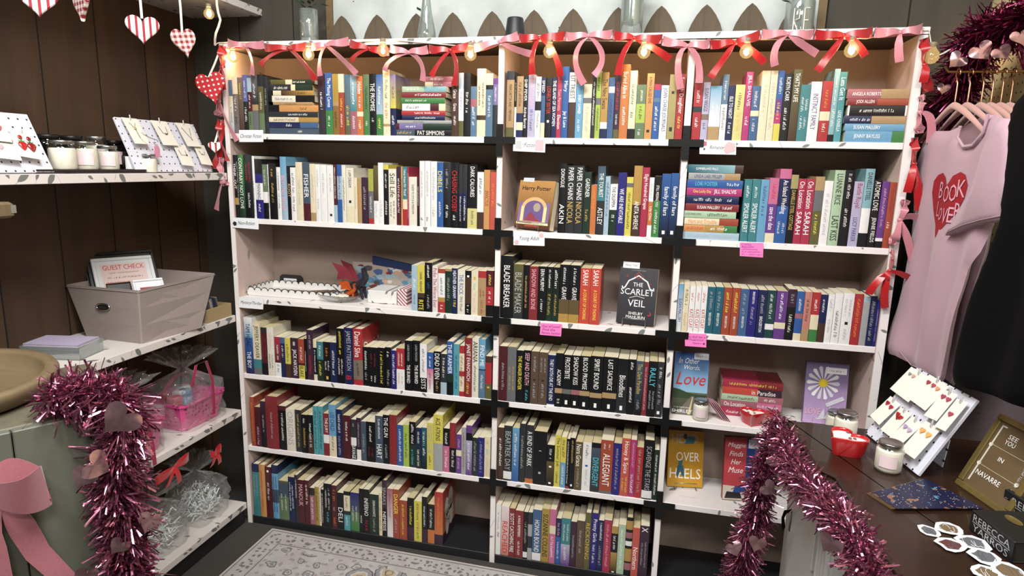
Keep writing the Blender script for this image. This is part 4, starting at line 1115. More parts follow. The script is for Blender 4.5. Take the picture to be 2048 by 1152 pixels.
def ornament(label, c, u, w, mat, string_top, tall=1.0, roll=0, grp='heart ornaments hanging by the candle shelf'):
    u = Vector(u).normalized(); up = Vector((0, 0, 1)); q = Matrix.Rotation(roll, 3, u.cross(up)); M = frame(c, q @ u, q @ up)
    t_ = Thing('heart_ornament', label, 'heart ornament', M=M, group=grp); H = heart(w, tall=tall)
    mb = MB(); n = len(H); rings = [[(a*.93, y, b_*.93) for a, b_ in H] if abs(y) > .004 else [(a, y, b_) for a, b_ in H] for y in (-.006, -.0035, .0035, .006)]
    mb.loft(rings, caps=True); t_.part('heart', mb, mat, local=True)
    top_ = (q @ up)*(w*.22)+Vector(c); mb = MB(); s_ = Vector(string_top); mb.strip([top_, top_*.5+s_*.5+Vector((0, .002, 0)), s_], .007, tuple(u), th=.0008); t_.part('hanging_ribbon', mb, M_str)
yv = Vector((0, 1, 0))
def onx(px, py, x=-1.60): return at(px, py, 'x', x)
ZU = SZ[0]-.026
for lab, px, py, x, w, mat, u, tall, roll in (
    ('red and white striped heart ornament cut off by the frame top', 75, -8, -1.575, .095, M_st, (.75, .75, 0), 1.0, 0),
    ('red checked heart ornament turned almost edge-on', 162, 0, -1.58, .09, M_gi, (.86, -.36, 0), 1.1, 0),
    ('red and white striped heart ornament hanging whole from the wall shelf', 285, 52, -1.575, .098, M_st, (.75, .72, 0), 1.0, 0),
    ('red gingham heart ornament hanging next to the cable', 367, 78, -1.58, .082, M_gi, (.55, .8, 0), 1.3, R(10))):
    c = onx(px, py, x); ornament(lab, c, u, w, mat, (c.x-.01, c.y+.005, ZU), tall, roll)
c = at(421, 168, 'y', -.07); ornament('red heart ornament with white dots behind the corner ribbons', c, (.9, .35, 0), .105, M_po, at(440, 100, 'y', -.01), 1.25, R(12))
c = at(430, 292, 'y', -.04); ornament('small striped heart ornament low beside the case corner', c, (.7, .6, 0), .05, M_st, at(442, 240, 'y', -.012), 1.0, 0)
# section cards and sticky notes on the shelf edges
M_card = pmat('white_card', 'e9ebee', .6, noise=.03, nscale=40); M_note = pmat('pink_sticky_paper', 'f07fc0', .6, noise=.05, nscale=30)
M_ink = pmat('dark_ink', '2a2a30', .5); M_rink = pmat('rose_ink', 'b06a78', .6); M_pinkart = pmat('pale_rose_ink', 'd8b0b4', .6); M_pen = pmat('purple_pen', '7a1f8c', .5)
def card(name, label, cat, quad, mat, lines, deco=None, Y=-.003, grp=None, shear=.35, inkm=None):
    """quad: pixel corners tl, tr, br, bl on the plane y = Y; lines: (text, u0, u1, v, height)"""
    P4 = [at(x, y, 'y', Y) for x, y in quad]; c = sum(P4, Vector())/4; t_ = Thing(name, label, cat, c, grp)
    u, v = P4[1]-P4[0], P4[0]-P4[3]; w, h = u.length, v.length; mb = MB(); f = P4+[p+Vector((0, .0012, 0)) for p in P4]
    mb.add(f, [(3, 2, 1, 0), (4, 5, 6, 7), (0, 1, 5, 4), (1, 2, 6, 5), (2, 3, 7, 6), (3, 0, 4, 7)]); t_.part('card', mb, mat)
    tb = MB(); rnd = random.Random(label)
    for tx, a, b_, vv, hh in lines:
        o = P4[3]+u*((a+b_)/2)+v*vv+Vector((0, -.0004, 0))
        if tx: text(tb, tx, o, u, v, w*(b_-a), h*hh, 0, shear=shear)
        else: scribble(tb, o, u, v, w*(b_-a), h*hh, 0, rnd)
    if tb.v: t_.part('lettering', tb, inkm or M_ink)
    for k, (kind, a, vv, s_, m_) in enumerate(deco or []):
        db = MB(); o = P4[3]+u*a+v*vv+Vector((0, -.0005-.0001*k, 0)); r = h*s_
        if kind == 'o':
            db.add([o+Vector((r*math.cos(i*.63)*(1+.25*(i % 2)), 0, r*math.sin(i*.63)*(1+.25*(i % 2)))) for i in range(10)], [tuple(range(10))])
        else: db.add([o+Vector((a_*r, 0, b_*r)) for a_, b_ in ((-.8, -1), (.8, -1), (.8, 1), (-.8, 1))], [(0, 1, 2, 3)])
        t_.part('printed_motif', db, m_)
SG = 'section cards on the shelf edges'
card('section_card', 'white card lettered Christian Fiction on the first shelf edge', 'sign', [(478, 260), (526, 260), (526.5, 284), (478, 284)], M_card, [('Christian Fiction', .06, .94, .5, .34)], grp=SG, Y=-.004)
card('section_card', 'white card lettered Non-fiction on the second shelf edge', 'sign', [(465, 435), (517, 437), (517, 459), (466, 455)], M_card, [('Non-fiction', .2, .85, .5, .36)], [('o', .08, .4, .2, M_ink)], grp=SG, Y=-.004)
card('section_card', 'white card lettered Mystery/Thriller at the corner of the craft shelf', 'sign', [(478, 594), (527, 598), (526, 619), (478, 615)], M_card, [('Mystery/Thriller', .06, .94, .5, .36)], grp=SG, Y=-.004)
card('section_card', 'white card lettered Fiction with a pink square in the middle bay', 'sign', [(1027, 276), (1091, 278), (1090, 305), (1026, 302)], M_card, [('Fiction', .34, .68, .5, .42)], [('s', .82, .5, .42, M_pinkart), ('s', .17, .5, .3, pmat('grey_ink', 'b9bcbc', .6))], grp=SG, Y=-.004)
card('section_card', 'white card lettered Young Adult under the orange cover', 'sign', [(1027, 464), (1089, 465), (1089, 492), (1027, 490)], M_card, [('Young Adult', .2, .84, .5, .4)], [('o', .9, .78, .16, M_pinkart), ('o', .1, .22, .16, M_pinkart)], grp=SG, Y=-.004)
card('section_card', 'white card lettered Romance with a rose and a pink couple', 'sign', [(1399.5, 280), (1472.5, 281), (1472, 309.5), (1399, 308)], M_card, [('Romance', .28, .66, .5, .4)], [('o', .13, .74, .17, M_rink), ('s', .13, .36, .07, M_ink), ('o', .83, .5, .36, M_pinkart), ('o', .76, .28, .2, M_pinkart)], grp=SG, Y=-.004)
NG = 'pink sticky notes on shelf edges'
card('sticky_note', 'pink sticky note with five handwritten lines on the second shelf edge', 'note', [(1480, 485), (1527, 486), (1526, 515), (1479.5, 512)], M_note, [('Cozies:', .06, .5, .88, .14), ('Beautiful', .08, .6, .7, .14), (None, .1, .8, .52, .12), (None, .08, .95, .33, .12), (None, .08, .95, .14, .12)], grp=NG, Y=-.005, shear=.1, inkm=M_pen)
card('sticky_note', 'pink sticky note asking about love in the middle bay', 'note', [(1081.5, 646), (1124, 648.5), (1122, 673), (1079.5, 669.5)], M_note, [('Out of Love?', .08, .92, .76, .2), ('Find the', .12, .7, .48, .2), ('Person Section', .08, .95, .2, .2)], grp=NG, Y=-.005, shear=.1, inkm=M_pen)
card('sticky_note', 'pink sticky note with a small heart under the white spines', 'note', [(1369.5, 666), (1413, 668), (1412.5, 695), (1370, 692)], M_note, [('You find her a', .06, .94, .74, .17), ('Playground', .2, .85, .5, .17), ('Mystery', .35, .75, .24, .15)], [('o', .87, .24, .07, M_pen)], grp=NG, Y=-.005, shear=.1, inkm=M_pen)
# ---------------------------------------------------------------- face-out books, crafts on the shelves, vases on top
M_wire = pmat('black_wire', '1a1a1a', .35, .8); M_wirew = pmat('silver_wire', 'b8b4b0', .3, .9)
def cover_book(name, label, bl, br, zs, py_top, lean, th, art, cat='book', bg='33363b', grp=None, stand=None, slip=None, spine='444444'):
    """a book shown face out, leaning back: bl, br = places of the lower corners; art drawn in unit squares"""
    bl, br = Vector(bl), Vector(br); u = (br-bl); u.z = 0; w = u.length; u.normalize(); back = Vector((-u.y, u.x, 0))
    v = Vector((0, 0, 1))*math.cos(lean)+back*math.sin(lean)
    mid = (bl+br)/2; h = .05
    for _ in range(20):                       # height from the row of the top edge
        h += ((px_of(mid+v*h)[1]-py_top)/FPX)*(mid+v*h-CP).dot(CF)
    o = Vector((bl.x, bl.y, zs+.001+(th+.0012)*math.sin(lean))); M = frame(o, u, v); t_ = Thing(name, label, cat, M=M, group=grp)
    cv = MB(); c = hx(bg); cv.box((0, -.0006, 0), (w, .0006, h), 0, c); cv.box((0, th, 0), (w, th+.001, h), 0, c); cv.box((-.0006, 0, 0), (0, th, h), 0, hx(spine))
    lay = [0]
    def P(a, b_): lay[0] += 0; return (a*w, -.0008-.00012*lay[0], b_*h)
    tx = MB(); mats = []
    for it in art:
        lay[0] += 1
        if it[0] == 'q': cv.add([P(a, b_) for a, b_ in it[1]], [tuple(range(len(it[1])))], 0, hx(it[2]))
        elif it[0] == 'g':                    # graded block: x0,y0,x1,y1, bottom, top
            x0, y0, x1, y1 = it[1]; cv.add([P(x0, y0), P(x1, y0), P(x1, y1), P(x0, y1)], [(0, 1, 2, 3)], 0, [(hx(it[2]), hx(it[2]), hx(it[3]), hx(it[3]))])
        elif it[0] == 'c': cx, cy, r = it[1]; n = it[3] if len(it) > 3 else 16; rr = it[4] if len(it) > 4 else 1; cv.add([P(cx+r*math.cos(6.283*k/n)*(1 if k % 2 else rr), cy+r*w/h*math.sin(6.283*k/n)*(1 if k % 2 else rr)) for k in range(n)], [tuple(range(n))], 0, hx(it[2]))
        elif it[0] == 't':
            _, s_, cx, cy, L_, H_, ck = it[:7]; sh = it[7] if len(it) > 7 else 0
            if ck not in mats: mats.append(ck)
            if s_: text(tx, s_, P(cx, cy), (1, 0, 0), (0, 0, 1), L_*w, H_*h, mats.index(ck), shear=sh)
            else: scribble(tx, P(cx, cy), (1, 0, 0), (0, 0, 1), L_*w, H_*h, mats.index(ck), random.Random(7))
        elif it[0] == 'l':                    # drawn line
            pts = [Vector(P(a, b_)) for a, b_ in it[1]]; cv.strip(pts, it[3]*w, [(lambda d: Vector((-d.z, 0, d.x)))((pts[min(i+1, len(pts)-1)]-pts[max(i-1, 0)])) for i in range(len(pts))], 0, hx(it[2]), th=.00005)
    t_.part('cover', cv, M_cov, local=True)
    pg = MB(); pg.box((.0008, .0012, .001), (w-.0015, th-.0004, h-.001)); t_.part('page_block', pg, M_page, local=True)
    if tx.v: t_.part('cover_lettering', tx, [TXM[k] for k in mats], local=True)
    if slip:
        sb = MB(); a, b_, c_, d_ = slip; sb.box((a*w, -.0022, b_*h), (c_*w, -.0012, d_*h)); scribble(sb, ((a+c_)/2*w, -.0025, (b_+d_)/2*h), (1, 0, 0), (0, 0, 1), (c_-a)*w*.8, (d_-b_)*h*.3, 1)
        single_l = Thing('price_slip', 'white paper slip tucked on the '+label.split(' face-out')[0][:40].rsplit(' ', 1)[0], 'slip', M=M); single_l.part('paper', sb, [M_card, M_ink], local=True)
    if stand:
        st = Thing('book_stand', stand, 'stand', M=Matrix.Translation((mid.x, mid.y, zs)))
        y = -.006; sw = .3*w; f = mid+Vector((0, 0, zs-mid.z))
        A = f-u*sw-back*.022; B = f+u*sw-back*.022; sb = MB(); z1 = .03
        sb.tube([f-u*sw+back*(th+.02)+Vector((0, 0, .0025)), A+Vector((0, 0, .0025)), A+Vector((0, 0, z1)), B+Vector((0, 0, z1)), B+Vector((0, 0, .0025)), f+u*sw+back*(th+.02)+Vector((0, 0, .0025))], .0013, 6); st.part('wire', sb, M_wirew)
        sb = MB(); q = f+back*(th+.03); sb.tube([q-u*sw+Vector((0, 0, .002)), q-u*sw*.6+Vector((0, 0, .1))-back*.0+back*math.tan(lean)*.1, q+u*sw*.6+Vector((0, 0, .1))+back*math.tan(lean)*.1, q+u*sw+Vector((0, 0, .002))], .0013, 6); st.part('back_wire', sb, M_wirew)
    return t_, M, w, h
z3, z2, z4, z5 = ZS[3], ZS[2], ZS[4], ZS[5]
arch = [(.5+.36*math.cos(a), .42+.24*math.sin(a)) for a in [math.pi*k/12 for k in range(13)]]
arch2 = [(.5+.27*math.cos(a), .42+.17*math.sin(a)) for a in [math.pi*k/12 for k in range(13)]]
cover_book('book', 'orange-brown fantasy paperback face-out on a wire stand, arch drawing', at(1028, 456, 'z', z2+.004), at(1098, 463, 'z', z2+.004), z2, 363, R(11), .028, [
    ('g', (0, 0, 1, 1), '4a2a20', 'b98a52'), ('q', [(.06, .14), (.94, .14), (.94, .55), (.06, .55)], '7c6a92'), ('q', arch+[(.14, .15), (.86, .15)], 'd3b07a'), ('q', arch2+[(.23, .16), (.77, .16)], '6a5788'),
    ('q', [(.25, .16), (.42, .36), (.6, .22), (.76, .16)], '8f3f4e'), ('c', (.58, .45, .1), 'a89a8a'), ('q', [(.14, .15), (.22, .15), (.22, .46), (.14, .46)], 'e2cf9c'), ('q', [(.78, .15), (.86, .15), (.86, .46), (.78, .46)], 'e2cf9c'),
    ('q', [(.05, .09), (.95, .09), (.95, .135), (.05, .135)], 'e4d8a8'), ('q', [(.3, .04), (.68, .04), (.68, .08), (.3, .08)], '9a4c40'), ('t', 'Harry Potter', .5, .83, .8, .11, 'k'), ('t', None, .5, .11, .7, .025, 'k')],
    bg='6a3a24', stand='wire stand under the orange-brown face-out paperback', slip=(.1, .97, .4, 1.05), spine='5a2a24')
sw = [(.16+.03*k, .63+.035*math.sin(k*1.1)) for k in range(9)]
cover_book('book', 'dark grey hardcover face-out with large white curling title', at(1232, 645.5, 'z', z3+.004), at(1307, 654, 'z', z3+.004), z3, 537, R(9), .034, [
    ('g', (0, 0, 1, 1), '2a2a2e', '403f44'), ('l', [(.08, .66), (.1, .62), (.16, .64), (.25, .76), (.36, .8), (.5, .86), (.64, .8), (.74, .76), (.82, .64), (.9, .62), (.92, .66)], 'e8e4e0', .035),
    ('l', [(.38, .84), (.5, .92), (.62, .84), (.5, .8), (.4, .86)], 'a83c44', .02), ('c', (.2, .84, .03), '8c3038'), ('c', (.83, .72, .025), '8c3038'), ('c', (.85, .2, .06), 'a8323a'), ('c', (.82, .215, .055), '343338'),
    ('t', 'THE', .5, .7, .26, .07, 'w'), ('t', 'SCARLET', .5, .57, .88, .11, 'w'), ('t', 'VEIL', .5, .37, .46, .12, 'w'), ('t', 'SHELBY', .5, .19, .38, .05, 'w'), ('t', 'MAHURIN', .5, .125, .5, .05, 'w'), ('t', None, .5, .95, .4, .02, 's'), ('l', [(.3, .46), (.5, .5), (.7, .47)], 'e8e4e0', .012)],
    bg='2e2d31', stand='wire stand holding the dark grey hardcover', slip=(.06, .98, .5, 1.09), spine='222226')
cover_book('book', 'blue face-out paperback titled In Other Words, Love', at(1343, 826, 'z', z4+.003), at(1411, 832, 'z', z4+.003), z4, 706, R(7), .02, [
    ('g', (0, .36, 1, 1), '8fb6cf', '1f4f94'), ('g', (0, 0, 1, .36), '2c3326', '5a5f48'), ('q', [(0, .26), (0, .42), (.2, .4), (.5, .34), (1, .33), (1, .26)], '34452c'), ('q', [(.1, 0), (.55, .3), (.62, .3), (.8, 0)], '6f6a64'), ('q', [(.46, .0), (.58, .29), (.6, .29), (.54, 0)], 'cfc08a'),
    ('t', 'In Other', .42, .87, .6, .09, 'w', .3), ('t', 'Words,', .52, .76, .46, .08, 'w', .3), ('t', 'Love', .5, .58, .86, .2, 'r', .3), ('t', 'SHIRLEY', .3, .05, .6, .05, 'w'), ('t', None, .3, .11, .5, .02, 'w')], bg='2f5f94', slip=(.56, .9, .98, 1.0), spine='284a78')
pet = []
for k in range(14):
    a = 6.283*k/14; pet.append(('q', [(.42+.05*math.cos(a), .67+.035*math.sin(a)), (.42+.36*math.cos(a-.13), .67+.26*math.sin(a-.13)), (.42+.4*math.cos(a), .67+.28*math.sin(a)), (.42+.36*math.cos(a+.13), .67+.26*math.sin(a+.13))], ('dcdcdf' if k % 2 else 'c9c8d0')))
cover_book('book', 'lilac face-out paperback with a big white daisy', (.522, .10, z4), (.655, .10, z4), z4, 728, R(8), .018, [('g', (0, 0, 1, 1), 'b79ac4', '6f6488')]+pet+[('c', (.42, .67, .11), 'd8b82c'), ('c', (.42, .69, .06), 'e8cc3c')]+
    [('q', [(.55, .28), (.95, .42), (.9, .48), (.5, .34)], 'c6c4cf'), ('q', [(.5, .08), (.62, .3), (.7, .08)], 'd8d6dc'), ('q', [(.36, .1), (.48, .26), (.52, .08)], 'c8c6d0'), ('t', 'LOVE', .22, .2, .36, .1, 'p')], bg='8c7ca0', stand='dark wire stand below the daisy cover', slip=(.5, .83, .95, .93), spine='6c6080')
cover_book('book', 'mustard face-out paperback titled Head Over Heels', at(1334, 972, 'z', z5+.004), at(1404, 976, 'z', z5+.004), z5, 862, R(10), .02, [('g', (0, 0, 1, 1), 'c8962a', 'b58520'),
    ('t', 'HEAD', .46, .86, .74, .16, 's'), ('t', 'OVER', .56, .54, .66, .16, 'w'), ('t', 'HEELS', .5, .24, .88, .18, 'w'), ('q', [(.45, .76), (.72, .78), (.74, .9), (.52, .9)], '3d6f78'), ('q', [(.4, .88), (.5, .84), (.52, .94), (.44, .95)], '3a3030'), ('q', [(.3, .46), (.42, .48), (.4, .38), (.3, .36)], '3d6f78'), ('q', [(.28, .38), (.44, .38), (.48, .18), (.4, .2), (.36, .3), (.3, .18), (.24, .2)], '2f5f78'), ('l', [(.2, .06), (.8, .06)], '8c6818', .01)],
    bg='b98a24', stand='gold-toned wire stand before the mustard cover', spine='9a7420')
cover_book('book', 'red and blue face-out paperback titled Maggie Finds Her Muse', (.283, .075, z5), (.415, .09, z5), z5, 878, R(8), .022, [('q', [(0, 0), (.56, 0), (.56, 1), (0, 1)], 'b8444a'), ('q', [(.56, 0), (1, 0), (1, 1), (.56, 1)], '24407c'), ('q', [(0, 0), (1, 0), (1, .2), (0, .23)], 'd8c8b8'), ('q', [(.25, .1), (.6, .14), (.55, .24), (.3, .22)], '2c4c8c'), ('q', [(.6, 0), (.9, .03), (.85, .14), (.55, .12)], 'c8643c'), ('q', [(.05, .02), (.5, .03), (.45, .12), (.1, .13)], '2a2424'),
    ('t', 'Maggie', .3, .87, .46, .09, 'w', .3), ('t', 'Finds', .3, .74, .36, .08, 'w', .3), ('t', 'Her', .3, .61, .26, .08, 'w', .3), ('t', 'Muse', .3, .48, .38, .09, 'w', .3)], bg='a83c44', slip=(.6, .84, .98, .98), spine='8c3038')
# lying red books and heart dish on the fourth shelf of the end bay
sb = [('crimson', 'red', .030), ('rose', 'pink', .024), ('mint', 'rose', .022), ('vermilion', 'plum', .024), ('crimson', 'brick', .026)]
zb = z4+.0005
for k, (a, b_, th) in enumerate(sb):
    xl, xr = .252+.002*(k % 2), .448+.003*(k % 3)
    M = Matrix(((0, 0, -1, xr), (0, 1, 0, .098+.002*k), (1, 0, 0, zb+th/2), (0, 0, 0, 1))); zb += th+.0006
    cv, pg, tx, tm = book_meshes(th, xr-xl, .13, parse_cols(f'{a}:.6 {b_}'), parse_tx(['~.1-.8w', 'On Location@.04-.4w;~.6-.95w', '~.1-.55k;~.7-.9w', 'in Paradise@.5-.9w', '~.1-.9y'][k]), False, random.Random(k))
    t_ = Thing('book', f"{'lowest pink' if k == 0 else ['', 'second lowest rose', 'pale green', 'orange and plum', 'topmost red'][k]} paperback of the pile behind the heart dish", 'book', M=M, group='pile behind the heart dish')
    t_.part('cover', cv, M_cov, local=True); t_.part('page_block', pg, M_page, local=True)
    if tx.v: t_.part('spine_lettering', tx, tm, local=True)
M_cer = pmat('red_ceramic', 'b31a20', .18, coat=.6, noise=.08, nscale=20); M_wax = pmat('white_wax', 'efe9dc', .6, noise=.04, nscale=60, bump=.1); M_bud = pmat('dried_buds', '7a4a52', .8)
def heart_dish(label, c, w, hgt, yaw):
    M = Matrix.Translation(Vector(c)) @ Matrix.Rotation(yaw, 4, 'Z'); t_ = Thing('heart_dish', label, 'candle dish', M=M); H = heart(1.0, 36)
    def ring(s_, z): return [(a*w*s_, b_*w*s_, z) for a, b_ in H][::-1]
    mb = MB(); mb.loft([ring(.74, 0), ring(.86, hgt*.25), ring(.97, hgt*.8), ring(1.0, hgt*.95), ring(1.0, hgt), ring(.95, hgt*1.01), ring(.92, hgt*.9), ring(.86, hgt*.5)], smooth=True); mb.add(ring(.74, 0.0), [tuple(range(36))[::-1]]); t_.part('dish', mb, M_cer, local=True)
    mb = MB(); mb.add(ring(.91, hgt*.82), [tuple(range(36))]); mb.loft([ring(.9, hgt*.6), ring(.91, hgt*.82)]); t_.part('wax', mb, M_wax, local=True)
    rnd = random.Random(label)
    for k in range(3):
        mb = MB(); mb.ball(((rnd.random()-.5)*w*.5, (rnd.random()-.3)*w*.4, hgt*.84), w*.035, 8, sx=1.4); t_.part('dried_bud', mb, M_bud, local=True)
heart_dish('red ceramic heart dish candle before the pile of pink books', (.352, .045, z4+.0003), .092, .046, R(-12))
M_jar = glassy('jar_glass', 'fcfefc', .05, .03, 0, .35); M_lid = pmat('tin_lid', '9a9a98', .28, .95, bump=.05); M_dlid = pmat('black_lid', '1c1a1a', .35, .4); M_blab = pmat('rose_label', 'e2ccd0', .6)
def jar(label, c, r=.033, h=.07, lid='tin', wax=M_wax, lab=None, grp='glass candle jars', name='candle_jar'):
    t_ = Thing(name, label, 'candle jar', c, grp); c = Vector(c); mb = MB()
    prof = [(r*.85, 0), (r*.98, h*.04), (r, h*.12), (r, h*.72), (r*.93, h*.8), (r*.8, h*.85), (r*.8, h*.9)]
    mb.lathe([(.001, .0005)]+prof, c, 28); t_.part('jar_glass', mb, M_jar if lid == 'tin' else glassy('amber_glass', '3a2a22', .12))
    mb = MB(); mb.lathe([(.001, h*.03), (r*.9, h*.03), (r*.95, h*.1), (r*.95, h*.68), (r*.86, h*.74), (.001, h*.74)], c, 24); t_.part('wax', mb, wax)
    mb = MB(); q = r*.86; z = h*.86; mb.lathe([(q*.98, 0), (q*1.02, h*.01), (q*1.02, h*.1), (q*.98, h*.125), (q*.85, h*.13), (q*.8, h*.122), (.001, h*.122)], c+Vector((0, 0, z)), 28); t_.part('lid', mb, M_lid if lid == 'tin' else M_dlid)
    if lab:
        mb = MB(); A = math.atan2(CP.y-c.y, CP.x-c.x); seg = [A+(k-4)*.16 for k in range(9)]
        mb.loft([[c+Vector((r*1.012*math.cos(a), r*1.012*math.sin(a), h*z_)) for a in seg] for z_ in (.2, .62)], closed=False); t_.part('label', mb, lab)
jar('small glass candle jar with tin lid before the blue cover', tuple(at(1400, 838, 'z', z4+.0005)-Vector((0, 0, 0)))[:2]+(z4+.0005,), .027, .072, lab=M_blab)
jar('glass candle jar with tin lid beside the daisy cover', (.612, .06, z4+.0005), .028, .07)
# pale pink cards fanned against the pile
M_pcard = pmat('pale_pink_card', 'd9a9b4', .6)
for k in range(4):
    o = Vector((.245+.007*k, .085-.002*k, z4+.0008)); u = Vector((.25, -.75, .0)).normalized(); v = Vector((-.62, .1, .7)).normalized()
    mb = MB(); mb.box((0, 0, 0), (.05, .0012, .085)); M = frame(o, u, v); t_ = link('pink_card', mb, M_pcard); t_.matrix_world = M
    tag(t_, f"pale pink card, {ORD[k]} of the leaning fan beside the small jar", 'card', 'leaning fan of pink cards')
# craft shelf, third row of the wide bay
M_whitep = pmat('white_enamel', 'dedcd8', .4); M_blk = pmat('soft_black', '23262b', .5); M_kraft = pmat('kraft_card', '8a6e56', .8)
t_ = Thing('scalloped_tray', 'shallow white tray with dark-edged scalloped rim on the craft shelf', 'tray', (-1.38, .14, z3)); mb = MB(); x0, x1, y0, y1 = -1.575, -1.185, .045, .215; mb.bbox((x0, y0, z3+.0005), (x1, y1, z3+.006), .002); t_.part('base', mb, M_whitep)
def scallop(p, q, n, h=.034):
    p, q = Vector(p), Vector(q); d = (q-p)/n; L_ = d.length; out = [(0, 0)]; out = []
    for k in range(n):
        for j in range(7): a = math.pi*(1-j/6); out.append(((k+.5)*L_+L_*.48*math.cos(a), h*.55+L_*.4*math.sin(a)))
    return [(0, 0)]+[(n*L_, 0)]+out[::-1], d.normalized()
for (p, q, n) in (((x0, y0, z3+.005), (x1, y0, z3+.005), 13), ((x0, y1, z3+.005), (x1, y1, z3+.005), 13), ((x0, y0, z3+.005), (x0, y1, z3+.005), 6), ((x1, y0, z3+.005), (x1, y1, z3+.005), 6)):
    o_, d_ = scallop(p, q, n); mb = MB(); mb.prism(o_, p, d_, (0, 0, 1), .0025); t_.part('scalloped_rim', mb, M_whitep)
    pts = [Vector(p)+d_*a+Vector((0, 0, b_)) for a, b_ in o_[2:]]; mb = MB(); mb.tube(pts, .0014, 5); t_.part('dark_edging', mb, M_blk)
for k in range(5):
    mb = MB(); mb.box((-.06, -.02, 0), (.06, .02, .0015)); M = Matrix.Translation((-1.47+.045*k, .12+.012*(k % 2), z3+.008+.0022*k)) @ Matrix.Rotation(R(-12+17*k), 4, 'Z'); o = link('card_bookmark', mb, M_kraft if k % 2 else pmat('brown_card', '5c4032', .8)); o.matrix_world = M
    tag(o, f"brown card bookmark, {ORD[k]} from the bottom of the loose heap in the scalloped tray", 'bookmark', 'bookmarks in the scalloped tray')
t_ = Thing('price_plaque', 'rounded black plaque with a small white card standing behind the tray', 'sign', (-1.44, .225, z3)); xc = at(582, 560, 'y', .225).x
mb = MB(); mb.prism([(-.055, 0), (.06, 0), (.052, .05), (.042, .058), (-.04, .058), (-.05, .05)], (xc, .222, z3), (1, 0, 0), (0, 0, 1), .008); t_.part('plaque', mb, M_blk)
mb = MB(); mb.box((xc-.03, .219, z3+.012), (xc+.03, .2205, z3+.044)); cd = t_.part('card', mb, M_card); mb = MB(); text(mb, 'Bookmarks', (xc, .2185, z3+.034), (1, 0, 0), (0, 0, 1), .05, .01); text(mb, '$5.00', (xc, .2185, z3+.02), (1, 0, 0), (0, 0, 1), .03, .008); t_.part('lettering', mb, M_ink, under=cd)
M_cut = glassy('cut_glass', 'f2f4f4', .2, .06)
t_ = Thing('glass_dish', 'oval cut-glass dish holding soaps at the front of the craft shelf', 'dish', (-1.19, .055, z3)); cd = (-1.185, .062, z3+.0005)
mb = MB(); n = 32
def gr(r, z, am): return [(cd[0]+(r+am*math.cos(k*math.pi))*1.0*math.cos(6.283*k/n)*1.0, cd[1]+(r*.62)*math.sin(6.283*k/n), cd[2]+z) for k in range(n)]
mb.loft([gr(.03, 0, 0), gr(.05, .004, .001), gr(.075, .018, .002), gr(.088, .03, .003), gr(.084, .03, .002), gr(.07, .02, .001), gr(.045, .007, 0), gr(.02, .004, 0)], smooth=True); t_.part('dish', mb, M_cut)
mb = MB(); mb.bbox((-1.2, .04, z3+.012), (-1.15, .075, z3+.028), .005); o = single('soap_bar', 'cream soap bar lying in the cut-glass dish', 'soap', mb, pmat('cream_soap', 'e6dfc6', .5), (-1.175, .058, z3+.012))
M_or = pmat('orange_glaze', 'b8501e', .3); M_db = pmat('dark_figure', '2a2630', .4); M_rf = pmat('red_plume', '7c2a34', .6); M_bl = pmat('blue_print', '4a78a4', .5)
def figure(label, c, s_, mat, mat2, seed):
    rnd = random.Random(seed); c = Vector(c); t_ = Thing('winged_figurine', label, 'figurine', c)
    body = [c+Vector((-.3, 0, .12))*s_, c+Vector((-.1, 0, .3))*s_, c+Vector((.12, 0, .35))*s_, c+Vector((.3, -.05, .55))*s_, c+Vector((.28, -.1, .8))*s_, c+Vector((.4, -.2, .86))*s_]
    mb = MB(); mb.tube(body, [.02*s_, .11*s_, .13*s_, .09*s_, .07*s_, .03*s_], 10); t_.part('body', mb, mat)
    for sx in (-1, 1):
        for k in range(2): mb = MB(); q = c+Vector((-.05+.25*k, sx*.08, .3))*s_; mb.tube([q, q+Vector((0, sx*.02, -.15))*s_, q+Vector((.04, sx*.02, -.29))*s_], [.05*s_, .035*s_, .03*s_], 8); t_.part('leg', mb, mat)
        mb = MB(); q = c+Vector((.05, sx*.08, .45))*s_; e = [q, q+Vector((-.25, sx*.1, .4))*s_, q+Vector((-.6, sx*.15, .5))*s_, q+Vector((-.45, sx*.12, .25))*s_, q+Vector((-.5, sx*.1, .05))*s_, q+Vector((-.25, sx*.06, .08))*s_]
        mb.add(e+[p+Vector((0, .004, 0)) for p in e], [tuple(range(6)), tuple(range(6, 12))[::-1]]+[(i, 6+i, 6+(i+1) % 6, (i+1) % 6) for i in range(6)]); t_.part('wing', mb, mat2)
    mb = MB(); mb.tube([c+Vector((-.28, 0, .14))*s_, c+Vector((-.5, .05, .1))*s_, c+Vector((-.7, 0, .3))*s_], [.05*s_, .03*s_, .005*s_], 8); t_.part('tail', mb, mat)
figure('small orange winged figurine by the glass dish', (-1.16, .1, z3+.004), .075, M_or, M_or, 1)
figure('black and red winged figurine with spread wings on the craft shelf', tuple(at(712, 575, 'y', .13))[:2]+(z3+.002,), .15, M_db, M_rf, 2)
P_box = paper_leaf('leaf_paper_box', 'xz', 'd9d8d4', '6a5a5c', 12, .4); M_cs = pattern('red_diagonal_stripes', 'diag', 'e2dcdc', '9c4a56', .014)
mb = MB(); mb.bbox((-1.075, .075, z3+.0005), (-.955, .2, z3+.05), .002); single('paper_box', 'low white paper box with leaf print beside the striped box', 'box', mb, P_box, (-1.01, .13, z3))
mb = MB(); mb.bbox((-.95, .07, z3+.0005), (-.912, .2, z3+.062), .002); single('striped_box', 'small box in pink and white diagonal stripes beside the pale blue spine', 'box', mb, M_cs, (-.93, .13, z3))
m = attr_mat('printed_bag', .6); mb = MB(); rnd = random.Random(4); mb.box((-1.2, .205, z3+.0005), (-.905, .225, z3+.135), 0, hx('b6a79e'))
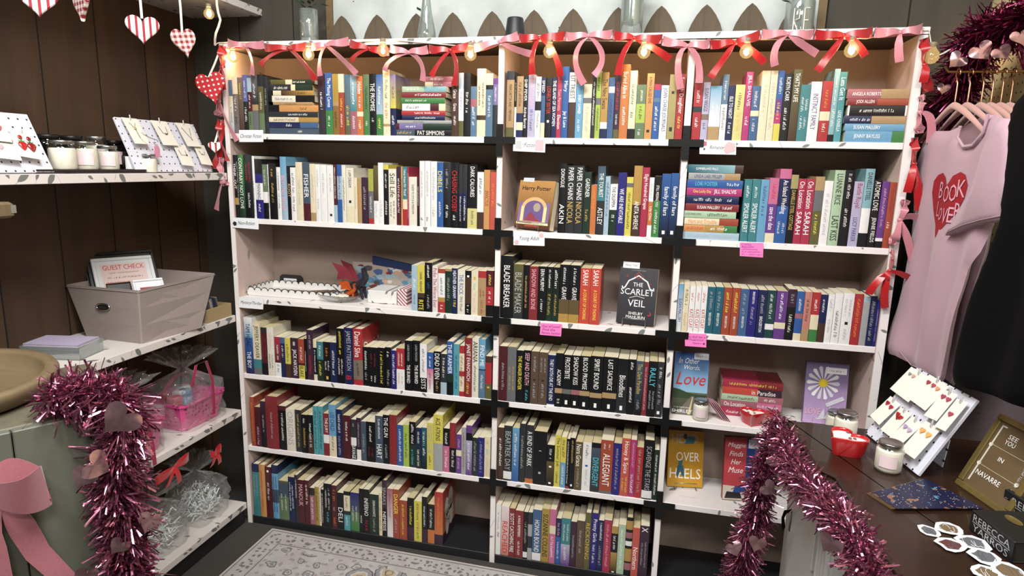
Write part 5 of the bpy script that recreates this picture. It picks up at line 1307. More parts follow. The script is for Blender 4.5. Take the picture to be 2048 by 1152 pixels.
for k in range(60):
    x, z = -1.19+rnd.random()*.28, z3+.01+rnd.random()*.11; s_ = .006+rnd.random()*.013; cc = hx(rnd.choice(['5b8fb0', '7c3038', '9fb9c4', 'c9a28c', '4a6a94', 'd6cfc8', '5a5054']))
    mb.add([(x+s_*math.cos(a)*(1+.4*(i % 2)), .2046-.00001*k, z+s_*.7*math.sin(a)) for i, a in enumerate([6.283*j/7 for j in range(7)])], [tuple(range(7))], 0, cc)
single('printed_gift_bag', 'flat grey gift bag with blue and red print leaning behind the figurine', 'gift bag', mb, m, (-1.05, .21, z3))
mb = MB(); mb.prism([(0, 0), (.21, -.025), (.21, .0), (.0, .032)], tuple(at(745, 528, 'y', .2)), (1, 0, 0), (0, 0, 1), .012); single('blue_ribbon_roll', 'dark blue folded ribbon strip lying along the top of the gift bag', 'ribbon', mb, pmat('dark_blue_cloth', '1c2c58', .7), tuple(at(800, 530, 'y', .21)))
# vases and cups on the top board
M_ripple = glassy('rippled_glass', 'e4ece8', .22, .12, .12); M_clear = glassy('clear_glass', 'f0f6f4', .16, .03, .1)
M_leafg = pmat('dark_green_leaf', '24452a', .5, noise=.3, nscale=40); M_petal = pmat('white_petal', 'e4dcdc', .6); M_stem = pmat('stem_green', '35502c', .6)
def sprig(t_, c, z, seed, n=16, flower=0):
    rnd = random.Random(seed)
    for k in range(n):
        a = rnd.random()*6.283; r = rnd.random()*.05; q = Vector((c[0]+r*math.cos(a), c[1]+r*math.sin(a), z+rnd.random()*.06)); d = Vector((math.cos(a), math.sin(a), rnd.uniform(-.3, .8))).normalized(); s_ = d.cross(Vector((0, 0, 1))).normalized()*.008; L_ = .035
        mb = MB(); mb.add([q, q+d*L_*.5+s_, q+d*L_, q+d*L_*.5-s_, q+d*L_*.5+Vector((0, 0, .004))], [(0, 1, 4), (1, 2, 4), (2, 3, 4), (3, 0, 4)], smooth=True); t_.part('leaf', mb, M_leafg)
    for k in range(flower):
        q = Vector((c[0]+rnd.uniform(-.03, .03), c[1]+rnd.uniform(-.02, .02), z+.03+rnd.random()*.03)); mb = MB()
        for j in range(5):
            a = j*1.257; d = Vector((math.cos(a), -.3, math.sin(a)))*.012; e = Vector((-math.sin(a), 0, math.cos(a)))*.005; mb.add([q, q+d*.6+e, q+d, q+d*.6-e], [(0, 1, 2, 3)])
        t_.part('flower', mb, M_petal)
def vase(label, px, w, prof, mat, y=.12, plant=None, h=.22, name='glass_vase', cat='vase'):
    x = x_on(px, y, ZT+.03); t_ = Thing(name, label, cat, (x, y, ZT)); mb = MB(); mb.lathe([(.001, .001)]+[(r*w, z*h) for r, z in prof]+[(r*w*.93, z*h) for r, z in prof[::-1]]+[(.001, .008)], (x, y, ZT), 32); t_.part('glass', mb, mat)
    if plant:
        mb = MB()
        for k in range(4): mb.tube([(x+.01*math.cos(k*1.6), y+.01*math.sin(k*1.6), ZT+.02), (x+.004*k-.006, y, ZT+plant[0])], .0016, 5)
        t_.part('stems', mb, M_stem); sprig(t_, (x, y), ZT+plant[0], plant[1], plant[2], plant[3])
cyl_ = [(1, 0), (1, .3), (1, .6), (1, 1)]
vase('rippled glass cylinder vase with greenery and white flowers on the bookcase', 619, .033, cyl_, M_ripple, h=.13, plant=(.13, 3, 22, 5))
vase('ribbed clear glass bud vase narrowing upward on the bookcase top', 853, .034, [(.85, 0), (1, .06), (.95, .2), (.6, .5), (.42, .75), (.5, 1)], M_clear, h=.2, plant=(.1, 5, 2, 0))
vase('rippled glass cylinder vase with greenery above the middle bay', 1262, .036, cyl_, M_ripple, h=.21, plant=(.17, 8, 20, 2))
vase('clear glass jar vase with white wire letters above the end bay', 1597, .043, [(.9, 0), (1, .08), (1, .6), (.75, .75), (.55, .82), (.6, 1)], M_clear, h=.17, plant=(.1, 9, 5, 0))
x = x_on(1597, .12, ZT+.05); mb = MB(); y = .12-.046
for pts in ([(-.022, .0), (-.022, .075), (-.006, .07), (-.006, .045), (-.022, .04), (-.004, .0)], [(.022, .0), (.008, .002), (.008, .075), (.022, .075)], [(.008, .04), (.02, .04)]): mb.tube([(x+a, y, ZT+.002+b_) for a, b_ in pts], .0018, 6)
single('wire_letters', 'two white wire letters in front of the clear jar vase', 'letters', mb, M_str, (x, y, ZT))
x = x_on(1030, .11, ZT+.03); t_ = Thing('black_cup', 'small matt black cup standing upside down on the bookcase top', 'cup', (x, .11, ZT)); mb = MB(); mb.lathe([(.036, .001), (.034, .02), (.028, .075), (.026, .079), (.001, .08)], (x, .11, ZT), 32, caps=False); t_.part('body', mb, M_blk)
mb = MB(); mb.lathe([(.0362, .0), (.037, .004), (.0362, .008)], (x, .11, ZT), 32); t_.part('rim', mb, M_blk)
# ---------------------------------------------------------------- tinsel
def tinsel_mat(name, c1, c2):
    m = bpy.data.materials.new(name); m.use_nodes = True; N, L = nodes(m); b = N['Principled BSDF']; b.inputs['Metallic'].default_value = .92; b.inputs['Roughness'].default_value = .2
    g = N.new('ShaderNodeTexCoord'); n = N.new('ShaderNodeTexNoise'); n.inputs['Scale'].default_value = 90; L.new(g.outputs['Object'], n.inputs['Vector'])
    L.new(mix_(N, L, n.outputs['Fac'], hx(c1), hx(c2)), b.inputs['Base Color']); return m
M_tin = tinsel_mat('pink_tinsel_foil', '6c2044', 'dc98b4'); M_tin2 = tinsel_mat('plum_tinsel_foil', '5a1236', 'b04a78'); M_foil = tinsel_mat('rose_foil', 'b08088', 'e0b8bc')
def garland(label, paths, R_, dens, mat, seed, wid=.0022, hearts=(), hr=.035):
    """fringe of foil filaments round one or more cores"""
    rnd = random.Random(seed); mb = MB(); core = MB()
    for path, r0, r1 in paths:
        P_ = [Vector(p) for p in path]; L_ = [(P_[i+1]-P_[i]).length for i in range(len(P_)-1)]; tot = sum(L_)
        core.tube(P_, .005, 6)
        for k in range(int(tot*dens)):
            d = rnd.random()*tot; f = d/tot; i = 0
            while i < len(L_)-1 and d > L_[i]: d -= L_[i]; i += 1
            T = (P_[i+1]-P_[i]).normalized(); c = P_[i]+T*d; rr = (r0+(r1-r0)*f)*rnd.uniform(.55, 1.12)
            a = Vector((rnd.gauss(0, 1), rnd.gauss(0, 1), rnd.gauss(0, 1))); a = (a-T*a.dot(T)*.3).normalized()
            side = a.cross(Vector((rnd.gauss(0, 1), rnd.gauss(0, 1), rnd.gauss(0, 1)))).normalized()*wid*rnd.uniform(.5, 1.0); bend = Vector((rnd.gauss(0, .18), rnd.gauss(0, .18), rnd.gauss(0, .18)-.16))
            j0 = rnd.uniform(.05, .6); q0 = c+a*rr*j0; q1 = c+a*rr*(j0+.22)+bend*rr*.3; q2 = c+a*rr*min(1.05, j0+.5)+bend*rr; tw = side.normalized().cross(a)*side.length*rnd.uniform(-1, 1)
            mb.add([q0-side, q0+side, q1-side-tw*.3, q1+side+tw*.3, q2-side*.8-tw, q2+side*.8+tw], [(0, 1, 3, 2), (2, 3, 5, 4)])
    c0 = Vector(paths[0][0][0]); t_ = Thing('tinsel_garland', label, 'garland', c0); t_.part('fringe', mb, mat).__setitem__('kind', 'stuff'); t_.part('core', core, mat)
    for k, (p, nrm, s_) in enumerate(hearts):
        nrm = Vector(nrm).normalized(); u = nrm.cross(Vector((0, 0, 1))).normalized(); v = u.cross(nrm); q = Matrix.Rotation(rnd.uniform(-1, 1), 3, nrm); u, v = q @ u, q @ v; H = heart(s_, 24); hb = MB()
        ring = [Vector(p)+u*a+v*b_+nrm*.12*s_*math.sin(a/s_*5) for a, b_ in H]; hb.add([Vector(p)+nrm*.02*s_]+ring, [(0, i+1, (i+1) % 24+1) for i in range(24)], smooth=True); hb.add([Vector(p)+nrm*(.02*s_-.0008)]+[r_-nrm*.0008 for r_ in ring], [(0, (i+1) % 24+1, i+1) for i in range(24)], smooth=True)
        t_.part('foil_heart', hb, M_foil)
    return t_
# ---------------------------------------------------------------- jewellery display boards
def pegmat(name, c):
    m = bpy.data.materials.new(name); m.use_nodes = True; N, L = nodes(m); b = N['Principled BSDF']; b.inputs['Roughness'].default_value = .5
    tc = N.new('ShaderNodeTexCoord'); sp = N.new('ShaderNodeSeparateXYZ'); L.new(tc.outputs['Object'], sp.inputs[0]); d2 = None
    for k in (0, 2):
        f = math_(N, L, 'SUBTRACT', math_(N, L, 'FRACT', math_(N, L, 'DIVIDE', math_(N, L, 'ADD', sp.outputs[k], .009), .025)), .5); f = math_(N, L, 'MULTIPLY', f, f); d2 = f if d2 is None else math_(N, L, 'ADD', d2, f)
    L.new(mix_(N, L, math_(N, L, 'LESS_THAN', d2, .012), hx(c), hx('181a20')), b.inputs['Base Color']); return m
M_pb = pegmat('white_peg_panel', 'cfd0dc'); M_hk = pmat('clear_plastic_hook', 'c8c8c6', .25, spec=.8); M_ec = pmat('cream_card', 'dedbd0', .6, noise=.03, nscale=40)
def pegboard(name, label, o, u, v, w, h, cards, cat='display board'):
    """cards: (u, v, width, height, sway, things[(kind, du, dv, size, colour)])"""
    M = frame(o, u, v); t_ = Thing(name, label, cat, M=M); mb = MB(); mb.bbox((0, 0, 0), (w, .008, h), .001); t_.part('panel', mb, M_pb, local=True)
    mb = MB(); mb.box((w*.15, .008, 0), (w*.85, .012, h*.8)); b_ = h*.45
    mb = MB(); mb.add([(w*.2, .008, h*.9), (w*.8, .008, h*.9), (w*.8, b_, 0.0), (w*.2, b_, 0.0), (w*.2, .011, h*.9), (w*.8, .011, h*.9), (w*.8, b_+.003, 0.0), (w*.2, b_+.003, 0.0)], [(0, 1, 2, 3), (7, 6, 5, 4), (0, 4, 5, 1), (1, 5, 6, 2), (2, 6, 7, 3), (3, 7, 4, 0)])
    zmin = (M @ Vector((w*.5, 0, 0))).z
    for i, p in enumerate(mb.v):
        q = M @ p
        if i in (2, 3, 6, 7): q.z = zmin; mb.v[i] = M.inverted() @ q
    t_.part('easel_leg', mb, M_pb, local=True)
    outs = []
    for k, (cu, cv_, cw, ch, sway, stuff, desc) in enumerate(cards):
        x, z = cu*w, cv_*h; mb = MB(); mb.tube([(x, .0, z), (x, -.014, z+.002), (x, -.018, z+.016)], .0022, 6); t_.part('hook', mb, M_hk, local=True)
        Mc = M @ Matrix.Translation((x, -.012, z)) @ Matrix.Rotation(R(-6), 4, 'X') @ Matrix.Rotation(sway, 4, 'Y')
        ct = Thing('jewellery_card', desc, 'jewellery card', M=Mc, group='cards on the '+label.split(' with')[0][:40]); mb = MB(); mb.box((-cw/2, 0, -ch), (cw/2, .0008, .008)); ct.part('card', mb, M_ec, local=True)
        for kind, du, dv, s_, c in stuff:
            mb = MB(); m_ = pmat('enamel_'+c, c, .25, coat=.4) if kind != 'line' else M_wire
            if kind == 'o': mb.ball((du, -.003, dv), s_, 12, sy=.4)
            elif kind == 'h': mb.prism(heart(s_*2, 20), (du, -.0035, dv), (1, 0, 0), (0, 0, 1), .003)
            elif kind == 'line': mb.tube([(a, -.0018, b__) for a, b__ in s_], .0006, 5)
            elif kind == 'leaf': mb.add([(du-s_, -.003, dv+s_*.4), (du-s_*.3, -.003, dv), (du, -.003, dv+s_*.6), (du+s_*.3, -.003, dv), (du+s_, -.003, dv+s_*.4), (du+s_*.4, -.003, dv-s_*.3), (du-s_*.4, -.003, dv-s_*.3)], [tuple(range(7))[::-1]])
            elif kind == 'sb': mb.lathe([(.0005, -s_*1.15), (s_*.55, -s_*.6), (s_*.95, s_*.2), (s_*.8, s_*.7), (.001, s_*.85)], (du, -.003, dv), 14, sy=.35)
            ct.part({'o': 'bead', 'h': 'heart_charm', 'line': 'chain', 'leaf': 'leaf_charm', 'sb': 'strawberry_charm'}[kind], mb, m_, local=True)
    return t_
ZJ = SZ[1]
# near board, cut by the frame edge
o = Vector((-1.66, -1.02, ZJ+.001)); u = Vector((0, 1, 0)); v = Vector((-.5, 0, .9)); wN = at(106, 338, 'x', -1.64).y+1.02
pegboard('peg_display', 'white peg display board with strawberry earrings at the near end of the candle shelf', (-1.635, -1.02, ZJ+.0045), u, (-.42, 0, .9), wN, .17, [
    (.62, .95, .075, .085, .1, [('o', -.005, -.022, .0055, '6a4a7c'), ('o', .018, -.022, .0055, '5c3c74'), ('h', -.012, -.045, .012, 'b0706c'), ('h', .014, -.045, .012, 'b0605c'), ('h', .004, -.056, .01, 'a86860')], 'card with purple and rose dangling earrings on the near peg board'),
    (.64, .6, .07, .075, .12, [('o', .002, -.02, .007, '7c8a94'), ('h', -.008, -.04, .009, 'c8a4b0'), ('o', .024, -.02, .007, '7c8a94')], 'card with grey round and pale pink earrings on the near peg board'),
    (.84, .62, .06, .075, .18, [('o', -.011, -.015, .006, 'a01c20'), ('o', .011, -.015, .006, '7c1820'), ('leaf', -.011, -.027, .011, '2e8a46'), ('leaf', .011, -.027, .011, '1e5c34'), ('sb', -.011, -.041, .0125, 'b01c20'), ('sb', .012, -.041, .0125, '8c1418')], 'card with sparkling red strawberry earrings')])
yf = at(290, 345, 'x', -1.64).y; ye = at(430, 341, 'x', -1.64).y
N_ = lambda *p: list(p)
pegboard('peg_display', 'white peg display board with necklace cards at the far end of the candle shelf', (-1.64, yf-.03, ZJ+.0045), (0, 1, 0), (-.38, -.17, .9), ye-yf+.02, .185, [
    (.13, .93, .062, .085, .0, [('line', 0, 0, [(-.012, -.01), (0, -.03), (.012, -.01)], ''), ('line', 0, 0, [(0, -.03), (.002, -.065)], ''), ('o', 0, -.03, .005, 'b09c70')], 'necklace card with ring pendant, nearest on the upper row of the far board'),
    (.48, .93, .07, .085, .0, [('line', 0, 0, [(-.016, -.015), (-.01, -.04), (.012, -.042), (.016, -.015)], ''), ('leaf', .002, -.043, .009, '3c342c')], 'necklace card with dark bar pendant, centre of the upper row'),
    (.8, .93, .07, .085, .0, [('line', 0, 0, [(-.02, -.012), (.002, -.055), (.02, -.012)], ''), ('o', .002, -.058, .003, '9c9484')], 'necklace card with long V chain, far end of the upper row'),
    (.62, .48, .058, .075, .08, [('line', 0, 0, [(-.016, -.015), (-.012, -.035), (.012, -.034), (.014, -.015)], ''), ('o', .012, -.034, .0035, '4a4036')], 'necklace card with black chain and ring on the lower row'),
    (.9, .5, .056, .075, .1, [('line', 0, 0, [(-.014, -.02), (-.01, -.035), (.008, -.033), (.012, -.02)], ''), ('o', -.005, -.033, .0025, '8c8474')], 'necklace card with thin chain, last on the lower row')])
# candle jars on a dark tray
M_tray = pmat('dark_tray', '2c2426', .35, .2); mb = MB(); mb.bbox((-1.885, -.735, ZJ+.0003), (-1.635, -.355, ZJ+.006), .002)
mb.bbox((-1.637, -.735, ZJ+.006), (-1.635, -.355, ZJ+.012), .0005); single('candle_tray', 'dark rectangular tray under the candle jars', 'tray', mb, M_tray, (-1.76, -.54, ZJ))
zt = ZJ+.0062
def jx(px, x): return at(px, 330, 'x', x).y
for k, (px, x, r, h, lid, lb, lab) in enumerate(((127, -1.68, .036, .088, 'tin', None, 'tallest-looking white wax candle jar next to the strawberry earrings'), (172, -1.685, .034, .088, 'tin', M_blab, 'white candle jar with rose print, centre of the front row'),
        (217, -1.685, .031, .078, 'tin', M_blab, 'white candle jar with rose print beside the dark jar'), (100, -1.77, .036, .105, 'dark', None, 'dark-lidded jar partly hidden behind the strawberry card'), (148, -1.775, .036, .105, 'dark', None, 'dark-lidded jar standing behind the first two white candles'),
        (196, -1.775, .034, .108, 'tin', M_blab, 'candle jar with raised tin lid in the back row'), (232, -1.775, .034, .098, 'dark', M_blab, 'black-lidded jar at the back beside the swing-top candle'))):
    jar(lab, (x, jx(px, x), zt), r, h, lid, lab=lb, wax=M_wax if lid == 'tin' else pmat('brown_wax', '3a2c26', .6))
yj = jx(264, -1.69); jar('dark jar with square white label on the candle shelf', (-1.69, yj, zt), .028, .062, 'dark', wax=pmat('brown_wax', '3a2c26', .6), lab=None)
mb = MB(); A_ = math.atan2(CP.y-yj, CP.x+1.69); seg = [A_+(k-4)*.17 for k in range(9)]; mb.loft([[Vector((-1.69+.0286*math.cos(a), yj+.0286*math.sin(a), zt+z_)) for a in seg] for z_ in (.006, .046)], closed=False); single('jar_label', 'square white printed label on the small dark jar', 'label', mb, M_card, (-1.662, yj, zt))
jar('small white candle jar in front of the far peg board', (-1.648, jx(299, -1.648), ZJ+.0005), .023, .062, 'tin')
p = at(312, 292, 'x', -1.628); mb = MB(); mb.tube([p+Vector((0, .009*math.cos(a), .009*math.sin(a)+.012)) for a in [6.283*k/16 for k in range(17)]], .0012, 6); kr = Thing('key_ring', 'pink tag key ring hanging on the far peg board', 'key ring', p); kr.part('ring', mb, M_wirew)
mb = MB(); q = p+Vector((.0, .004, -.018)); mb.prism([(-.009, .018), (.006, .02), (.012, .008), (.011, -.018), (-.006, -.02), (-.011, -.008)], q, (0, 1, 0), (0, 0, 1), .004); kr.part('pink_tag', mb, pmat('pink_acrylic', 'cc8ba4', .3))
mb = MB(); mb.tube([p+Vector((0, 0, .02)), p+Vector((-.004, -.02, .026)), p+Vector((-.012, -.035, .035)), p+Vector((-.02, -.038, .045))], .0015, 6); kr.part('loop', mb, M_wirew)
# grey fabric bin with framed prints
ZB = SZ[2]; M_bin = pmat('greige_cloth', '8e827d', .85, noise=.08, nscale=50, bump=.5, bscale=900)
t_ = Thing('storage_bin', 'large grey-beige fabric bin with chrome grip hole holding picture frames', 'storage bin', (-1.75, -.3, ZB))
b0 = [(-1.865, -.43), (-1.63, -.443), (-1.592, -.205), (-1.83, -.19)]; r0 = [(-1.925, -.432), (-1.632, -.436), (-1.63, -.068), (-1.918, -.06)]; hz = .176
def rr(pts, z, inset=0):
    c = Vector((sum(p[0] for p in pts)/4, sum(p[1] for p in pts)/4)); out = []
    for i, p in enumerate(pts):
        p = Vector(p); a, b_ = Vector(pts[i-1]), Vector(pts[(i+1) % 4]); p2 = p+(c-p).normalized()*inset*1.4
        for q in ((a-p).normalized()*.014, (a-p).normalized()*.004, (b_-p).normalized()*.004, (b_-p).normalized()*.014): w_ = p2+q; out.append((w_.x, w_.y, z))
    return out
def lerp4(t): return [(b0[i][0]*(1-t)+r0[i][0]*t, b0[i][1]*(1-t)+r0[i][1]*t) for i in range(4)]
mb = MB(); z_ = ZB+.0005; mb.loft([rr(lerp4(0), z_), rr(lerp4(.33), z_+hz*.33), rr(lerp4(.66), z_+hz*.66), rr(lerp4(1), z_+hz), rr(lerp4(1), z_+hz, .005), rr(lerp4(.5), z_+hz*.5, .006), rr(lerp4(0), z_+.006, .006)], smooth=False)
mb.add(rr(lerp4(0), z_), [tuple(range(16))[::-1]]); mb.add(rr(lerp4(0), z_+.006, .006), [tuple(range(16))]); t_.part('body', mb, M_bin)
mb = MB(); ring = [Vector(p)+Vector((0, 0, -.006)) for p in rr(lerp4(1), z_+hz, -.0008)]; mb.tube(ring+[ring[0]], .0016, 5, caps=False); t_.part('stitched_hem', mb, M_bin)
M_chr = pmat('chrome', 'b8b4b0', .2, 1.0)
gx, gz = -1.775, ZB+hz*.64; gy = -.4365; mb = MB(); ov = [(gx+.026*math.cos(a)*(1 if abs(math.cos(a)) < .6 else 1), gy-.002, gz+.011*math.sin(a)) for a in [6.283*k/20 for k in range(21)]]; mb.tube(ov, .0026, 8, caps=False); g = t_.part('grip_ring', mb, M_chr)
mb = MB(); mb.add([(x, gy-.0005, z) for x, _, z in ov[:-1]], [tuple(range(20))]); t_.part('grip_hole', mb, pmat('dark_void', '14110f', .9), under=g)
def picture(name, label, o, u, v, w, h, fm, mat_c, lines, th=.014, fr=.012, inner='d8c0bc', cat='picture frame', grp='framed prints in the fabric bin', deco=()):
    M = frame(o, u, v); t_ = Thing(name, label, cat, M=M, group=grp); mb = MB()
    for lo, hi in (((0, 0, 0), (w, th, fr)), ((0, 0, h-fr), (w, th, h)), ((0, 0, fr), (fr, th, h-fr)), ((w-fr, 0, fr), (w, th, h-fr))): mb.bbox(lo, hi, .002)
    t_.part('frame', mb, fm, local=True); mb = MB(); mb.box((fr, .004, fr), (w-fr, th-.001, h-fr)); t_.part('print', mb, mat_c, local=True)
    if inner: mb = MB(); a = fr+.012; mb.box((a, .0032, a), (w-a, .0042, h-a)); t_.part('print_panel', mb, pmat('print_'+inner, inner, .6), local=True)
    tb = MB(); mats = []
    for tx, cu, cv_, L_, H_, ck in lines:
        if ck not in mats: mats.append(ck)
        q = (cu*w, .0028, cv_*h)
        if tx: text(tb, tx, q, (1, 0, 0), (0, 0, 1), L_*w, H_*h, mats.index(ck))
        else: scribble(tb, q, (1, 0, 0), (0, 0, 1), L_*w, H_*h, mats.index(ck), random.Random(int(cv_*100)))
    if tb.v: t_.part('lettering', tb, [TXM[k] for k in mats], local=True)
    for lo, hi, c in deco: mb = MB(); mb.box(lo, hi); t_.part('print_mark', mb, pmat('print_'+c, c, .6), local=True)
    return t_
M_fw, M_fb, M_fbr = pmat('white_frame', 'd4d6d8', .4), pmat('black_frame', '121213', .35), pmat('bronze_frame', '4c3424', .3, .6)
M_pw = pmat('print_white', 'd0d2d6', .5)
def binpic(name, label, o, u, v, w, h, fm, mc, lines, deco=(), e=.09, **k):
    o = Vector(o)-Vector(v).normalized()*e; H_ = h+e
    return picture(name, label, o, u, v, w, H_, fm, mc, [(a, b_, (c_*h+e)/H_, d_, q_*h/H_, ck) for a, b_, c_, d_, q_, ck in lines], deco=[((l[0], l[1], l[2]+e), (r[0], r[1], r[2]+e), c_) for l, r, c_ in deco], **k)
U_ = Vector((.55, .83, 0)).normalized(); BK_ = Vector((-.83, .55, 0)); V_ = Vector((0, 0, 1))*.84+BK_*.52
def inbin(px, py, dx, w): return at(px, py, 'x', dx)
p1 = at(196, 584, 'y', -.375); binpic('picture_frame', 'white framed print lettered GUEST CHECK standing highest in the bin', (p1.x, p1.y, ZB+.125), U_, V_, .19, .148, M_fw, M_pw, [('GUEST CHECK', .5, .74, .68, .12, 'r'), (None, .5, .6, .5, .03, 'k'), (None, .5, .48, .6, .05, 'k'), (None, .5, .36, .62, .04, 'r'), (None, .5, .24, .6, .04, 'k')])
p2 = p1+BK_*.018-U_*.012; binpic('picture_frame', 'large black framed print behind the guest check print', (p2.x, p2.y, ZB+.125), U_, V_, .215, .168, M_fb, pmat('print_black', '1c1b1c', .4), [], inner='222022')
binpic('picture_frame', 'black framed print leaning furthest back in the bin', (p2.x+BK_.x*.018-U_.x*.005, p2.y+BK_.y*.018-U_.y*.005, ZB+.125), U_, V_, .2, .135, M_fb, pmat('print_black', '1c1b1c', .4), [], inner='222022')
p3 = at(218, 592, 'y', -.395); binpic('picture_frame', 'small bronze framed dark print at the front of the bin', (p3.x, p3.y, ZB+.125), U_, V_, .075, .063, M_fbr, pmat('print_black', '1c1b1c', .4), [], fr=.005, th=.008, inner=None, e=.03)
p4 = at(272, 590, 'y', -.375); binpic('picture_frame', 'small white framed print with a dark red badge', (p4.x, p4.y, ZB+.128), U_, V_, .095, .075, M_fw, M_pw, [], fr=.008, th=.008, inner=None, deco=(((.02, .003, .018), (.075, .0038, .045), '7c2c30'),), e=.02)
# clear box of lilac cards
t_ = Thing('card_box', 'clear plastic box holding a stack of lilac printed cards', 'card box', (-1.75, -.62, ZB)); T_ = Matrix.Translation((-1.76, -.61, ZB+.0008)) @ Matrix.Rotation(R(12), 4, 'Z'); mb = MB()
for lo, hi in (((-.09, -.055, 0), (.09, .055, .002)), ((-.09, -.055, .002), (.09, -.053, .04)), ((-.09, .053, .002), (.09, .055, .04)), ((-.09, -.053, .002), (-.088, .053, .04)), ((.088, -.053, .002), (.09, .053, .04))): mb.box(lo, hi, T=T_)
t_.part('box', mb, M_clear)
M_li = [pmat('lilac_card', 'a9a0b8', .6), pmat('pale_lilac_card', 'c4bccb', .6)]
for k in range(9): mb = MB(); mb.box((-.086+.0006*k, -.051, .003+.005*k), (.085, .05-.0005*k, .0068+.005*k), T=T_); o = single('lilac_card', f'lilac card, {ORD[k]} from the bottom of the stack in the clear box', 'card', mb, M_li[k % 2], tuple(T_ @ Vector((0, 0, .005*k))), group='cards in the clear box')
# wooden crate with oddments at the far end of the shelf
M_cr = pmat('pale_crate_wood', '9c8662', .7, noise=.2, nscale=30, stretch=(1, 1, 8)); t_ = Thing('wooden_crate', 'low pale wooden crate of packets behind the grey bin', 'crate', (-1.68, -.09, ZB)); mb = MB(); x0, x1, y0, y1 = -1.78, -1.612, -.15, -.012
for lo, hi in (((x0, y0, 0), (x1, y1, .004)), ((x0, y0, .004), (x1, y0+.006, .05)), ((x0, y1-.006, .004), (x1, y1, .05)), ((x1-.006, y0+.006, .004), (x1, y1-.006, .05)), ((x0, y0+.006, .004), (x0+.006, y1-.006, .05))): mb.box(lo, hi, T=Matrix.Translation((0, 0, ZB+.0008)))
t_.part('crate', mb, M_cr); rnd = random.Random(5)
for k in range(9):
    c_ = ['8c94a4', '5a6c8c', 'a49c98', '6c5a74', '4c5c54', 'b4a8a0', '7c8490', '3c4048', '94888c'][k]; mb = MB(); mb.bbox((-.035, -.004, 0), (.035, .004, .07), .001); M = Matrix.Translation((-1.69+.008*(k % 2), -.13+.0128*k, ZB+.008)) @ Matrix.Rotation(R(10+rnd.random()*6), 4, 'X') @ Matrix.Rotation(R(rnd.uniform(-8, 8)), 4, 'Z'); o = link('small_packet', mb, pmat('packet_'+c_, c_, .4)); o.matrix_world = M
    tag(o, f'small packet, {ORD[k]} from the bin in the pale wooden crate', 'packet', 'packets in the pale crate')
# ---------------------------------------------------------------- baskets in cellophane
def cell(seed): 
    m = glassy('cellophane', 'fdfefe', .04, .08, .075, .3); return m
M_cel = cell(1); m = M_cel; N, L = nodes(m)
for n_ in N:
    if n_.type == 'BUMP': n_.inputs['Strength'].default_value = 1.0; n_.inputs['Distance'].default_value = .02
    if n_.type == 'TEX_NOISE': n_.inputs['Scale'].default_value = 38; n_.inputs['Detail'].default_value = 2
from mathutils import noise as mn
def wrap(t_, c, sx, sy, sz, seed, tuft=None, amp=.12):
    """crumpled clear film round a bundle, gathered to a tuft"""
    c = Vector(c); mb = MB(); nu, nv = 44, 22; rings = []; rnd = random.Random(seed)
    for j in range(nv+1):
        f = j/nv; z = f*sz; r = (1.0 if f < .55 else max(.1, 1-(f-.55)/.2*.88)) if tuft else math.sqrt(max(.02, 1-f**3))
        if tuft and f > .78: r = .12+(f-.78)/.22*.75
        ring = []
        for i in range(nu):
            a = 6.283*i/nu; e = 1/max(abs(math.cos(a)), abs(math.sin(a)))**.55; d = mn.noise(Vector((math.cos(a)*2.4+seed*7, math.sin(a)*2.4, f*4)))*.5+mn.noise(Vector((math.cos(a)*7+seed, math.sin(a)*7, f*11)))*.35
            k = r*e*.86*(1+amp*2*d+ (.16*math.sin(i*2.1+seed) if tuft and f > .6 else 0)); ring.append(c+Vector((math.cos(a)*sx*k, math.sin(a)*sy*k, z+amp*.25*sz*mn.noise(Vector((i*.9, j*.9, seed))))))
        rings.append([Vector((max(XW+.004, p.x), p.y, max(c.z+.0008, p.z))) for p in ring])
    mb.loft(rings, smooth=False); t_.part('cellophane_wrap', mb, M_cel)
m = bpy.data.materials.new('pink_heart_plastic'); m.use_nodes = True; N, L = nodes(m); b = N['Principled BSDF']; b.inputs['Roughness'].default_value = .3
tc = N.new('ShaderNodeTexCoord'); v_ = N.new('ShaderNodeTexVoronoi'); v_.inputs['Scale'].default_value = 58; v_.inputs['Randomness'].default_value = .45; L.new(tc.outputs['Object'], v_.inputs['Vector'])
L.new(mix_(N, L, math_(N, L, 'LESS_THAN', v_.outputs['Distance'], .3), hx('d04a88'), hx('7c1c46')), b.inputs['Base Color']); M_pk = m
M_mag = pmat('magenta_satin', '8c1038', .3, sheen=.3); M_shr = pmat('shredded_tissue', 'e6eaea', .8)
ZK = SZ[3]
